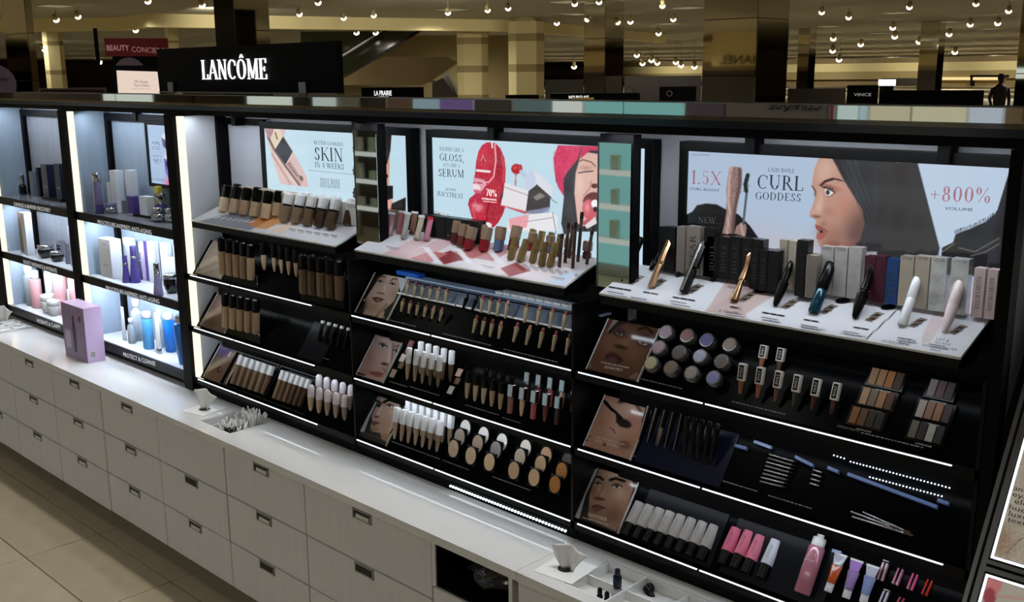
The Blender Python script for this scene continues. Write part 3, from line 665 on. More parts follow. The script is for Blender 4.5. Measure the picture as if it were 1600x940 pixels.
# cotton swabs and mascara wands in the left tray
m_stick = mat('swab_stick', (226, 226, 222), .6); m_cotton = mat('cotton', (240, 240, 238), .95)
sw = shared('swab', lambda: MB().tube([(0, 0, 0), (0, 0, .062)], .0012, 5)); swt = shared('cotton_tip', lambda: MB().lathe([(.0012, 0), (.0026, .003), (.0027, .009), (.0012, .0125)], 7))
wd = shared('wand', lambda: MB().tube([(0, 0, 0), (0, 0, .05)], .0011, 5)); wdt = shared('applicator', lambda: MB().lathe([(.0012, 0), (.0034, .003), (.0038, .012), (.0015, .018)], 7))
r = random.Random(8)
for i in range(72):
    x, y = -3.04+r.uniform(.006, .105), .128+r.uniform(.002, .066)
    prod('cotton_swab', 'cotton swab standing in the crowded rear compartment by the tissue slot', 'swab', 'cotton swabs in the sunken tray', (x, y, H-.042+r.uniform(0, .012)), (r.uniform(-.28, .28), r.uniform(-.2, .35), 0), [('cotton_swab', sw, m_stick), ('cotton_tip', swt, m_cotton, (0, 0, .06))])
for i in range(34):
    x, y = -3.04+r.uniform(.006, .105), .052+r.uniform(.002, .062)
    prod('lip_applicator', 'white tipped disposable applicator in the front compartment of the sunken tray', 'applicator', 'disposable applicators in the sunken tray', (x, y, H-.045+r.uniform(0, .008)), (r.uniform(-.5, .5), r.uniform(-.4, .5), 0), [('lip_applicator', wd, m_blackm), ('applicator_tip', wdt, m_cotton, (0, 0, .046))])

# ------------------------------------------------------------------ the display gondola
hd = thing('display_header', 'black rimmed header with mirror strip running over all bays', 'header', (-2.9, .3, 1.66))
def HB_(*b): return MB().box(b[0]+2.9, b[1]+2.9, b[2]-.3, b[3]-.3, b[4]-1.66, b[5]-1.66)
HB_(-6.2, -.578, .205, .31, 1.680, 1.695).obj('top_rim', m_black, hd)
HB_(-6.2, -.578, .212, .42, 1.662, 1.6795).obj('lower_rim', m_blackm, hd)
HB_(-6.2, -.578, .312, .78, 1.6795, 1.716).obj('top_deck', m_blackm, hd)
for a, b in ((-6.2, -4.42), (-4.418, -3.45), (-3.448, -2.46), (-2.458, -1.502), (-1.5, -.58)): HB_(a, b, .30, .303, 1.6952, 1.7265).obj('mirror_strip', m_mirror, hd)
HB_(-6.2, -.58, .304, .311, 1.6955, 1.728).obj('strip_edge', m_steel, hd)
for x in (-3.3, -2.6, -2.0, -1.2, -.78, -4.6, -4.05): HB_(x-.012, x+.012, .36, .40, 1.62, 1.662).obj('hanger_clip', m_blackm, hd)

def post(par, x0, x1, z0=.6385, z1=1.6615, y0=.205, y1=.42): return MB().box(x0, x1, y0, y1, z0, z1).obj('post', m_blackm, par)
m_text = mat('lip_lettering_glow', (235, 238, 242), .5, emit=(225, 228, 232), strength=.55)  # print given a glow of its own to look brighter
m_glossgrey = mat('shelf_laminate', (150, 152, 160), .15, vary=.05, scale=6)
m_shelfw = mat('shelf_white', (224, 230, 236), .12)
m_walls = mat('bay_side_laminate', (162, 178, 196), .35, vary=.14, scale=10, stretch=(3, 3, .3))
SH = [(1.203, 1.238), (.932, .966), (.660, .697)]
SHTXT = [('DAMAGE & BARRIER RECOVERY', 'BOOST RADIANCE & HYDRATE', 'HYDRATE & CLARIFY'), ('PROCEDURE-INSPIRED ANTI-AGING', 'PROCEDURE-INSPIRED ANTI-AGING', 'PROTECT & CLEANSE')]
TXP = [[((24, 321), (81, 331.5), 6), ((39, 411), (91, 426), 6), ((60, 503), (97, 514), 6)], [((155, 349), (239, 366), 6.5), ((168, 452), (251, 474), 6.5), ((195, 556), (245, 571), 6.5)]]
def skincare(k, x0, x1, label):
    t = thing('skincare_bay', label, 'display bay', ((x0+x1)/2, .3, H)); R = []
    P = lambda *b: MB().box(b[0], b[1], b[2], b[3], b[4], b[5])
    R += [P(x0-.06, x0, .205, .44, .6385, 1.6615).obj('post', m_blackm), P(x0, x0+.03, .2195, .235, .70, 1.655).obj('light_strip', m_ledw)]
    R += [P(x0+.0005, x0+.022, .236, .375, .66, 1.655).obj('side_panel', m_walls)]
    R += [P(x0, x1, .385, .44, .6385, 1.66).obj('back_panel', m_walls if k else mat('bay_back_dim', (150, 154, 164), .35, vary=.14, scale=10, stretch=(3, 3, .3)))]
    f = MB(); f.box(x0+.022, x0+.052, .366, .384, .70, 1.645).box(x1-.07, x1-.001, .366, .384, .70, 1.645).box(x0+.052, x1-.07, .366, .384, 1.615, 1.645)
    R.append(f.obj('back_frame', m_blackm))
    for i, (a, b) in enumerate(SH):
        s = P(x0+.001, x1-.001, .226, .384, b-.022, b-.004).obj('shelf', m_glossgrey if i == 0 else m_shelfw); R.append(s)
        l = P(x0+.001, x1+.001, .216, .2255, a, b).obj('shelf_lip', m_blk3); l.parent = s
        o = write(FRONT, SHTXT[k][i], *TXP[k][i], m_text, s, serif=False, lift=.0055)
    R.append(P(x0, x1, .235, .384, .6385, .66).obj('plinth', m_blackm))
    for o in R: o.parent = t; o.matrix_parent_inverse = Matrix.Translation(t.location).inverted()
    for i, p in ((0, 1.2), (1, 2.1), (2, 2.3)):
        if i and k == 0: p *= .8
        area('shelf_led', ((x0+x1)/2, .26, (1.65, 1.196, .925)[i]), x1-x0-.1, .012, p*1.15, aim=(0, .35, -1), col=(.80, .90, 1))
    return t
skincare(0, -5.27, -4.423, 'far left lit skincare bay with pink bottles on its lowest shelf')
skincare(1, -4.363, -3.51, 'second lit skincare bay with blue bottles on its lowest shelf')
pb = thing('dark_bay', 'dark neighbouring bay cut off by the left edge', 'display bay', (-5.6, .3, H))
MB().box(-.45, .27, -.08, .12, .0005, 1.02).obj('cabinet', m_blackm, pb)
for i, z in enumerate((.15, .34, .55)): MB().box(-.44, .25, -.095, -.081, z, z+.015).obj('shelf_lip', m_steel, pb)

m_tier = mat('tier_black', (6, 7, 9), .2, spec=.03); m_navy = mat('tier_navy', (16, 22, 36), .3); m_blueback = mat('slate_blue_back', (66, 82, 104), .35)
def makeup(x0, x1, label, segs, first=False):
    t = thing('makeup_bay', label, 'display bay', ((x0+x1)/2, .3, H)); R = []
    P = lambda *b: MB().box(*b)
    R.append(P(x0, x1, .42, .46, .6385, 1.66).obj('back_panel', m_grey))
    if first:
        R.append(P(x0+.021, -3.156, .405, .419, 1.21, 1.655).obj('back_panel', mat('lit_grey_panel', (206, 212, 226), .4)))  # light on this panel put into a paler copy of the grey
        R.append(P(x0+.002, x0+.036, .361, .404, 1.30, 1.645).box(x0+.036, -3.158, .39, .404, 1.622, 1.645).obj('back_frame', m_blackm))
    R.append(P(x0+.07, x1, .3005, .419, .6385, 1.20).obj('inner_core', m_blackm))
    R.append(P(x0, x1-.004, .2245, .299, .6385, .6695).obj('plinth', m_blackm)); R.append(P(x0+.07, x1, .3625, .419, 1.201, 1.300).obj('rear_core', m_blackm))
    for i, pl in enumerate(TIER):
        s = MB().slab(pl.pt(0, 0), pl.U, pl.V, -pl.N, x0+.025, x1-.012, .004, .148, .008).obj('tier_panel', m_tier); R.append(s)
        l = P(x0, x1-.004, .214, .2195, ZL[i]-.020, ZL[i]+.002).obj('tier_lip', m_blk3); l.parent = s
        MB().prism([(.2195, ZL[i]-.02), (.2195, ZL[i]), (.30, ZL[i]-.02)], (x1-.012, 0, 0), (0, 1, 0), (0, 0, 1), (-1, 0, 0), .0).obj('x', m_tier) if False else None
        for a, b in segs: e = P(x0+(x1-x0)*a, x0+(x1-x0)*b, .2115, .2138, ZL[i]-.0022, ZL[i]-.0002).obj('led_line', m_led); e.parent = s
        R.append(P(x0, x1-.012, .228, .30, ZL[i]-.020, ZL[i]-.012).obj('tier_floor', m_blk3))
    R.append(P(x1-.012, x1-.0045, .214, .42, .668, 1.25).obj('divider', m_blk3))
    if first:
        R += [P(x0-.062, x0-.0005, .205, .46, .6385, 1.6615).obj('post', m_blackm), P(x0, x0+.028, .2195, .235, .675, 1.655).obj('light_strip', m_ledw), P(x0+.0005, x0+.02, .236, .36, .675, 1.655).obj('side_panel', mat('white_side_panel', (208, 212, 220), .4, vary=.04, scale=5))]
    for o in R:
        o.parent = t; o.matrix_parent_inverse = Matrix.Translation(t.location).inverted()
    return t
BX = (-3.447, -2.456, -1.57, -.608)
makeup(BX[0], BX[1], 'foundation bay with black capped bottles, right of the lit skincare bays', [(.03, .30), (.31, .79)], True)
makeup(BX[1], BX[2], 'middle make-up bay with gold lipsticks, below the red lips poster', [(.0, .40), (.41, .985)])
makeup(BX[2], BX[3], 'right hand make-up bay with mascara boxes and palettes', [(.012, .382), (.39, .945)])
ep = thing('end_panel', 'tall dark grey end panel closing the right side of the display', 'panel', (-.62, .4, 0))
MB().box(.013, .034, -.195, -.16, .6385, 1.6615).obj('front_post', m_blackm, ep); MB().box(.022, .034, -.159, .38, .6385, 1.66).obj('side_board', m_greyd, ep); MB().box(.013, .0215, -.159, .38, .6385, 1.66).obj('inner_board', m_blackm, ep)
# light in the upper bays and under the trays
for x0, x1, p in ((BX[0], BX[1], 1.3), (BX[1], BX[2], 1.7), (BX[2], BX[3], 2.1)):
    area('header_led', ((x0+x1)/2, .25, 1.655), x1-x0-.08, .012, p, aim=(0, .12, -1))
    for i, z in enumerate((1.255, ZL[0]-.024, ZL[1]-.024)):
        area('tier_led', ((x0+x1)/2, .232, z), x1-x0-.1, .008, (.22, .22, .26)[i], aim=(0, .35, -1))

# glass-faced trays under the posters
m_tray = printmat('tray_print', 0, .18)
def tray(x0, x1, label, paint):
    c = TRAY.pt((x0+x1)/2, 0); t = thing('tester_tray', label, 'tray', tuple(c))
    inv = Matrix.Translation(t.location).inverted(); R = []
    R.append(MB().slab(TRAY.pt(0, 0), TRAY.U, TRAY.V, -TRAY.N, x0, x1, .0, .150, .005).obj('tray_board', m_white))
    R.append(MB().prism([(.222, 1.2815), (.222, 1.262), (.30, 1.262), (.358, 1.300), (.358, 1.3295)], (x0+.002, 0, 0), (0, 1, 0), (0, 0, 1), (1, 0, 0), x1-x0-.004).obj('tray_box', m_blk3))
    p = Print(TRAY, x0+.002, x1-.002, .002, .148, 260, 64, (214, 216, 222)); paint(p); R.append(p.obj('tray_print', m_tray))
    for o in R: o.parent = t; o.matrix_parent_inverse = inv
    return t
def tray3(p):
    p.poly([(295, 350), (370, 330), (420, 345), (385, 362)], (120, 124, 136), 4)
    p.poly([(384, 350), (420, 330), (436, 340), (404, 356)], (176, 112, 62)); p.poly([(398, 356), (432, 338), (446, 344), (416, 358)], (200, 142, 92)); p.poly([(418, 360), (450, 346), (462, 352), (440, 366)], (226, 206, 190))
    for i in range(9): p.line([(318+i*9, 338+i*1.2), (326+i*9, 336+i*1.2)], 1.2, (225, 226, 230))
    for i in range(6):
        x, y = 452+i*13, 357+i*2.0; p.line([(x, y), (x+9, y+1.6)], 1.6, (120, 112, 108)); p.line([(x+2, y+3), (x+9, y+4.4)], 1.1, (150, 144, 140))
def tray4(p):
    p.grad((560, 390), (760, 400), (222, 208, 212), .8); P_ = (176, 96, 98); Q = (206, 150, 152); D = (140, 58, 62)
    for x, c in ((600, Q), (640, Q), (705, P_), (752, P_)): p.poly([(x+48, 372), (x+74, 376), (x+18, 408), (x-14, 402)], c, 1.5, .55)
    for x, y in ((690, 402), (792, 421)): p.poly([(x-10, y-2), (x+14, y-11), (x+38, y+2), (x+4, y+11)], D, 1.2)
    p.poly([(640, 404), (672, 392), (700, 396), (668, 412)], (188, 110, 110), 1.5); p.poly([(712, 394), (746, 382), (770, 392), (738, 404)], (184, 112, 112), 1.5)
    for x in (660, 708, 756): p.poly([(x, 386), (x+10, 386), (x+32, 412), (x+20, 410)], (232, 232, 238), 1.2, .9)
    for i in range(9):
        x, y = 800+i*13, 404+i*2.2; p.ell(x+22, y+12, 8, 3, (168, 160, 166), 35)
    p.poly([(852, 440), (880, 428), (908, 420), (880, 446)], (196, 212, 232), 3)
    for x, y in ((604, 385), (752, 414), (862, 432)): p.line([(x, y), (x+20, y+3.5)], 1.4, (150, 130, 138)); p.line([(x+4, y+3.2), (x+18, y+5.6)], 1, (160, 140, 148))
tray(-3.395, -2.535, 'sloping foundation tester tray with grey, orange and white print', tray3)
tray(-2.44, -1.612, 'sloping lip tester tray with pink and red crossed print', tray4)
def tray5(p):
    p.poly([(1100, 490), (1140, 430), (1210, 440), (1212, 460), (1160, 494)], (196, 176, 172), 3)
    p.poly([(1100, 488), (1150, 455), (1168, 497), (1120, 492)], (192, 170, 166), 3)
    p.poly([(1440, 526), (1466, 472), (1500, 476), (1478, 500), (1452, 536)], (206, 194, 196), 2); p.ell(1446, 528, 5, 9, (204, 190, 194), 20)
    for (x, y) in ((990, 440), (1025, 446), (1083, 454), (1165, 467), (1232, 478), (1292, 486), (1364, 498), (1432, 507), (1495, 518)):
        for k in range(2):
            a, b = x+8*k-5, y-6*k; p.poly([(a-9, b+2), (a+4, b-5), (a+15, b-2), (a+2, b+5)], (104, 92, 84), .8); p.ell(a+3, b-1, 5, 1.9, (30, 26, 26), 12); p.line([(a-4, b-2), (a+9, b-2)], .9, (190, 160, 140))
    for (x, y, n) in ((952, 448, 3), (1006, 456, 2), (1052, 464, 3), (1142, 479, 1), (1192, 488, 3), (1257, 499, 2), (1335, 511, 2)):
        for k in range(n): p.line([(x+k*12, y+k*2.0), (x+9+k*12, y+1.6+k*2.0)], 2.6, (24, 26, 34))
    for (x, y) in ((950, 455), (986, 464), (1048, 470), (1134, 487), (1190, 495), (1252, 507), (1318, 517), (1402, 527), (1452, 537)):
        for k, w in enumerate((24, 28, 16)): p.line([(x+k, y+k*4.2), (x+w+k, y+k*4.2+w*.17)], 1.5 if k < 2 else 1.1, (92, 98, 110))
    p.line([(1353, 530), (1420, 467)], 1.6, (40, 40, 44))
tray(-1.503, -.665, 'long white sloping mascara tester tray printed with small eye pictures', tray5)
m_ink5 = mat('tray_lettering', (52, 56, 66), .6)
bpy.context.view_layer.update()
t5 = [o for o in bpy.data.objects if o.name.startswith('tester_tray')][-1]
inv5 = t5.matrix_world.inverted()
for s, a, b, h in (('NEW', (1135, 450), (1152, 453), 5), ('CURL', (1140, 482), (1158, 485), 4), ('& VOLUME', (1122, 487), (1152, 491), 4), ('HYPNOSE', (1192, 502), (1216, 505), 4), ('MONSIEUR BIG', (1250, 512), (1288, 518), 4), ('HYPNOSE DRAMA', (1312, 522), (1352, 529), 4),
                   ('PRIME &', (1404, 531), (1430, 535), 4), ('BOOST', (1404, 536), (1424, 539), 4), ('CILS BOOSTER XL', (1376, 534), (1420, 541), 4), ('LIFT &', (1462, 532), (1482, 535), 4), ('NO MOVE', (1460, 537), (1484, 541), 4), ('MASCARA MELTER', (1440, 541), (1494, 549), 4)):
    o = write(TRAY, s, a, b, h, m_ink5, None, serif=False, lift=.0012); o.parent = t5; o.matrix_parent_inverse = inv5

# mirrored dividers between the bays
for a, b, lab in ((556, 590, 'upright mirrored divider right of the foundation poster'), (935, 985, 'upright mirrored divider right of the red lips poster')):
    d = depth(.272); x0 = d.at(a, 300)[0]; x1 = d.at(b, 300)[0]; zt = 1.634; zb = 1.295 if a < 600 else 1.29
    t = thing('mirror_divider', lab, 'divider', (x0, .272, zb)); w = x1-x0
    MB().box(0, w, 0, .004, 0, zt-zb).obj('mirror_face', m_mirror, t); MB().box(0, w+.003, .0045, .034, -.03, zt-zb+.02).obj('body', m_blackm, t)
    MB().box(-.002, -.0002, -.002, .004, 0, zt-zb).obj('edge_trim', m_steel, t)

# dotted LED bar on the worktop under the middle bay
lb = thing('led_bar', 'bright dotted LED bar along the plinth under the middle make-up bay', 'light', (-1.85, .222, H+.0003))
a, b = depth(.2195).at(702, 748), depth(.2195).at(886, 817)
MB().box(a[0]+1.85, b[0]+1.85, -.0005, .0022, .006, .024).obj('base_strip', m_blackm, lb)
dm = shared('diode', lambda: MB().lathe([(.0028, 0), (.0036, .003), (.0026, .005)], 8)); n = 40
m_diode = glow('diode', (235, 248, 255), 3)
for i in range(n): put('diode', dm, m_diode, lb, (a[0]+1.85+(b[0]-a[0])*(i+.5)/n, -.0005, .0145), (math.pi/2, 0, 0))

# opposite displays across the aisle, seen only in the mirror strip and dividers
YO = -5.0
def opp(px0, px1, name, label, cols, text=None):
    a = seen_in(px0, 165, .3, YO)[0]; b = seen_in(px1, 165, .3, YO)[0]
    t = thing(name, label, 'display bay', (a, YO, 0)); w = b-a
    MB().box(.0, w-.01, -.6, -.055, 0, 1.9).obj('cabinet', m_white, t)
    for p0, p1, c, s in cols:
        u0 = seen_in(p0, 165, .3, YO)[0]-a; u1 = seen_in(p1, 165, .3, YO)[0]-a
        m = glow('panel_%d_%d_%d' % c, c, s) if s else mat('panel_%d_%d_%dm' % c, c, .5)
        MB().box(u0+.01, u1-.01, -.05, -.02, .12, 1.86).obj('lit_panel' if s else 'panel', m, t)
    lit = any(c[3] for c in cols)
    for z in (.35, .65, .95, 1.25):
        MB().box(.02, w-.03, -.018, .12, z, z+.025).obj('shelf', m_shelfw, t)
        if lit: MB().box(.02, w-.03, .1205, .124, z-.02, z+.028).obj('shelf_light', glow('opp_shelf_light', (226, 240, 244), .75), t)
    r = random.Random(px0)
    n = min(16, max(4, int(w/.22)))
    for z in (.375, .675, .975, 1.275):
        for i in range(n):
            x = w*(i+.5)/n; q = r.uniform(.03, .05); hh = r.uniform(.09, .17)
            MB().cbox(x-q, x+q, .01, .08, z, z+hh, .012).obj('bottle', mat('opp_bottle_%d' % (i % 4), ((214, 226, 216), (190, 214, 196), (232, 224, 206), (206, 120, 100))[i % 4], .3), t)
    if text: letters(text[0], (seen_in(1282, 165, .3, YO)[0]-a, -.015, text[1]), (seen_in(1200, 165, .3, YO)[0]-seen_in(1282, 165, .3, YO)[0], 0, 0), (0, 0, .10), (0, 1, 0), m_blk3, t, serif=False)
opp(1305, 1420, 'opposite_display', 'cream and white lit display across the aisle, seen in mirror strip at right', [(1305, 1338, (206, 232, 240), .9), (1340, 1352, (180, 214, 236), .9), (1356, 1420, (226, 224, 200), .75)])
opp(1422, 1600, 'opposite_display', 'display with blue poster across the aisle, seen at far right of mirror strip', [(1422, 1508, (226, 226, 204), .8), (1512, 1566, (196, 212, 240), .95), (1568, 1600, (150, 134, 106), 0)])
opp(1072, 1300, 'opposite_display', 'grey lettered display across the aisle, seen in mirror strip right of centre', [(1072, 1130, (98, 90, 112), 0), (1132, 1292, (112, 110, 112), 0), (1294, 1300, (150, 30, 44), 0)], ('CLINIQUE', 1.512))
opp(800, 1066, 'opposite_display', 'teal lit skincare display across the aisle, seen in the mirror strip', [(800, 856, (120, 150, 160), .5), (860, 905, (228, 240, 246), .9), (910, 1064, (140, 206, 216), .8)])
opp(560, 796, 'opposite_display', 'purple and grey display across the aisle, seen in middle of mirror strip', [(560, 598, (92, 88, 86), 0), (602, 640, (120, 100, 84), .4), (642, 682, (160, 190, 214), .7), (684, 734, (132, 110, 176), .6), (738, 794, (92, 92, 94), 0)])
opp(240, 555, 'opposite_display', 'white and dark display across the aisle, seen in left of mirror strip', [(240, 300, (40, 38, 34), 0), (302, 380, (60, 56, 48), 0), (384, 452, (226, 240, 238), .9), (454, 484, (90, 88, 84), 0), (486, 520, (206, 222, 230), .8)])
opp(20, 236, 'opposite_display', 'dark display across the aisle, seen at far left of mirror strip', [(20, 158, (40, 36, 30), 0), (160, 176, (226, 236, 240), .9), (180, 234, (230, 244, 244), .9)])

# leaning lit posters of the neighbouring display at the right edge
NV = np.array([0, .109, .180]); NB = Plane((-.541, .1, .981), (1, 0, 0), NV)
nb = thing('neighbour_display', 'chrome framed display with leaning lit posters at right edge', 'display bay', (-.541, .1, H)); invn = Matrix.Translation(nb.location).inverted(); R = []
def nslab(a, b, c, d, h0, t, m, name): o = MB().slab(NB.pt(0, 0, h0), NB.U, NB.V, NB.N, a, b, c, d, t).obj(name, m); R.append(o); return o
R.append(MB().prism([NB.pt(0, -.36)[1:], NB.pt(0, .80)[1:], (.9, NB.pt(0, .80)[2]), (.9, .70)], (-.566, 0, .0), (0, 1, 0), (0, 0, 1), (1, 0, 0), 1.2).obj('body', m_blackm))
for c, d in ((-.34, -.028), (.0, .78)):
    nslab(.0, .6, c, d, .001, .004, m_blk3, 'poster_board')
    for b in ((-.0, .004, c, d), (.004, .6, c, c+.004), (.004, .6, d-.004, d)): nslab(*b, .005, .002, m_led if False else glow('poster_edge_led', (240, 250, 255), 2.2), 'edge_light')
for b in ((-.012, -.003, -.36, .8), (-.024, -.017, -.36, .8), (-.003, .6, -.024, -.016), (-.003, .6, -.011, -.004)): nslab(*b, .001, .008, m_chrome, 'chrome_frame')
p = Print(NB, .005, .3, .005, .6, 120, 200, (168, 160, 146), .0058)
p.blob(1580, 700, 40, 40, (176, 158, 138), al=.7).blob(1560, 840, 26, 30, (132, 100, 78), al=.8).noise(.22, 3); p.blob(1590, 770, 30, 60, (184, 174, 160), al=.6)
p.line([(1574, 862), (1590, 846), (1600, 838)], 1.2, (90, 66, 50)); R.append(p.obj('poster', printmat('soft_print', .28, .3)))
p = Print(NB, .005, .3, -.30, -.033, 120, 120, (172, 166, 154), .0058); p.ell(1552, 912, 14, 20, (196, 120, 122), 20, .3).ell(1546, 932, 10, 14, (150, 60, 70), 0, .3); p.line([(1556, 930), (1600, 936)], 3, (190, 140, 136)); R.append(p.obj('poster', MATS['soft_print']))
for s, a, b in (('and pigment', (1585, 766), (1666, 789)), ('eyes with', (1583, 776), (1652, 795)), ('elegant', (1586, 787), (1640, 802)), ('hues and', (1578, 796), (1642, 814)), ('luxurious', (1577, 806), (1646, 825)), ('textures', (1575, 815), (1634, 831))):
    R.append(write(NB, s, a, b, 8.5, mat('print_ink', (24, 22, 22), .6), None, serif=False, lift=.0068))
for o in R: o.parent = nb; o.matrix_parent_inverse = invn

# brand sign on top
S4 = depth(.40); x0 = S4.at(250, 143)[0]; x1 = S4.at(529, 145)[0]; zb, zt = 1.737, 1.899
bs = thing('brand_sign', 'big black header sign with glowing white letters on the mirrored rim', 'sign', ((x0+x1)/2, .40, 1.7165)); w = (x1-x0)/2; cx = (x0+x1)/2
MB().box(-w, w, 0, .022, zb-1.7165, zt-1.7165).obj('sign_box', m_blackm, bs)
MB().box(-w, w, -.004, .024, zb-1.7165-.006, zb-1.7165-.0005).obj('base_trim', m_steel, bs)
for px in (270, 476):
    x = S4.at(px, 140)[0]-cx; MB().box(x-.02, x+.02, -.01, -.0045, 0, .055).box(x-.02, x+.02, -.01, .05, 0, .003).obj('clip', m_steel, bs)
a, b = S4.at(317, 124)-np.array(bs.location), S4.at(419, 124)-np.array(bs.location)
letters('LANCO^ME', (a[0], -.0008, a[2]), (b[0]-a[0], 0, 0), (0, 0, (S4.at(317, 94)-S4.at(317, 124))[2]), (0, -1, 0), m_sign, bs, t=.004, heavy=1.05)

# ------------------------------------------------------------------ backlit posters
def view(p, x0, y0, s): p._px0 = getattr(p, '_px0', (p.X, p.Y)); p.X = (p._px0[0]-x0)*s; p.Y = (p._px0[1]-y0)*s; return p
m_lb = printmat('backlit_print', .92, .06, .0)
def lightbox(name, label, x0, x1, z0, z1, n, m, base, paint, fr=.022, pl=LBOX):
    t = thing(name, label, 'poster', ((x0+x1)/2, pl.O[1], z0)); inv = Matrix.Translation(t.location).inverted(); y = pl.O[1]; R = []
    R.append(MB().box(x0-fr, x1+fr, y+.0005, y+.03, z0-fr, z1+fr).obj('light_box', m_blackm))
    f = MB(); f.box(x0-fr, x0, y-.006, y, z0-fr, z1+fr).box(x1, x1+fr, y-.006, y, z0-fr, z1+fr).box(x0, x1, y-.006, y, z1, z1+fr).box(x0, x1, y-.006, y, z0-fr, z0)
    R.append(f.obj('frame', m_blk3)); p = Print(pl, x0, x1, z0, z1, n, m, base); paint(p); R.append(p.obj('print', m_lb))
    for o in R: o.parent = t; o.matrix_parent_inverse = inv
    return t
def wr(t, pl, s, a, b, h, m, **k):
    o = write(pl, s, a, b, h, m, None, **k); bpy.context.view_layer.update()
    if o: o.parent = t; o.matrix_parent_inverse = t.matrix_world.inverted()
    return o
m_navyink = mat('poster_ink', (34, 44, 60), .5); m_rose = mat('poster_rose', (150, 96, 108), .5, emit=(150, 96, 108), strength=.25)
SKY = (198, 226, 240)
def paintA(p):
    view(p, 405, 190, 7.83); p.grad((1200, 100), (100, 700), (206, 232, 244), .6)
    p.poly([(65, 80), (330, 90), (300, 170), (420, 380), (500, 520), (580, 680), (600, 800), (260, 760), (160, 420)], (222, 190, 186), 14)
    p.poly([(100, 200), (160, 420), (250, 740), (500, 780), (330, 540), (190, 350)], (226, 198, 194), 10); p.line([(200, 400), (330, 560), (470, 780)], 34, (236, 214, 210), soft=30); p.line([(160, 400), (260, 560), (380, 760)], 22, (198, 152, 146), soft=24)
    p.line([(110, 190), (190, 350), (320, 540), (490, 770)], 22, (96, 66, 60), soft=22)
    p.poly([(70, 85), (190, 88), (150, 170), (110, 200)], (176, 136, 140), 14)
    p.poly([(185, 82), (245, 86), (292, 182), (204, 346), (140, 220)], (232, 214, 190), 4); p.poly([(292, 180), (410, 365), (322, 524), (192, 346)], (46, 52, 62), 4)
    p.poly([(410, 370), (560, 680), (540, 740), (322, 524)], (222, 194, 194), 5); p.poly([(322, 524), (380, 470), (540, 730), (500, 760)], (200, 164, 160), 10)
    for k in range(4): p.ell(200+6*k, 140+22*k, 14, 8, (90, 80, 72), 60, .5)
    for k in range(7): p.line([(352+17*k, 520+24*k), (372+17*k, 512+24*k)], 12, (70, 54, 54))
    p.ell(515, 690, 34, 20, (80, 60, 60), 60, .5, .8)
    # head of dark curls, mostly behind the divider
    X = lambda x, y: ((x-405)*7.83, (y-190)*7.83)
    p.poly([X(556, 204), X(610, 206), X(608, 290), X(596, 330), X(560, 330)], (206, 160, 142), 8); p.poly([X(549, 204), X(612, 206), X(610, 236), X(603, 262), X(604, 300), X(560, 240)], (30, 24, 26), 10)
    for k in range(22): a = k*.9; p.ell(*X(556+2.5*math.sin(a), 206+k*5), 20, 22, (32, 26, 28), 0, .5)
    p.ell(*X(604, 262), 16, 40, (214, 160, 140)); p.ell(*X(605, 275), 10, 24, (24, 20, 20)); p.poly([X(596, 290), X(614, 290), X(614, 310), X(604, 316), X(596, 316)], (20, 18, 20), 6)
    p.poly([X(596, 316), X(612, 310), X(618, 324), X(606, 340), X(596, 340)], (226, 170, 152), 8); p.poly([X(612, 318), X(634, 308), X(634, 345), X(608, 345)], (36, 30, 32), 10)
PA = lightbox('foundation_poster', 'backlit foundation poster with a pale bottle, tall serif lettering', -3.133, -2.372, 1.325, 1.6155, 420, 150, SKY, paintA)
def L2(t, x0, y0, s, rows, m, **k):
    for txt, a, b, h in rows: wr(t, LBOX, txt, (x0+a[0]/s, y0+a[1]/s), (x0+b[0]/s, y0+b[1]/s), h/s, m, **k)
L2(PA, 405, 190, 7.83, [('BETTER-LOOKING', (675, 276), (1034, 302), 46), ('SKIN', (680, 468), (1030, 494), 160), ('IN 4 WEEKS', (686, 556), (1044, 588), 66), ('TEINT IDOLE', (750, 752), (994, 770), 62), ('FOUNDATION', (752, 802), (994, 822), 46)], m_navyink)
wr(PA, LBOX, 'visibly improved texture, lines and luminosity', (483, 266.5), (550, 273), 1.8, m_navyink, serif=False)
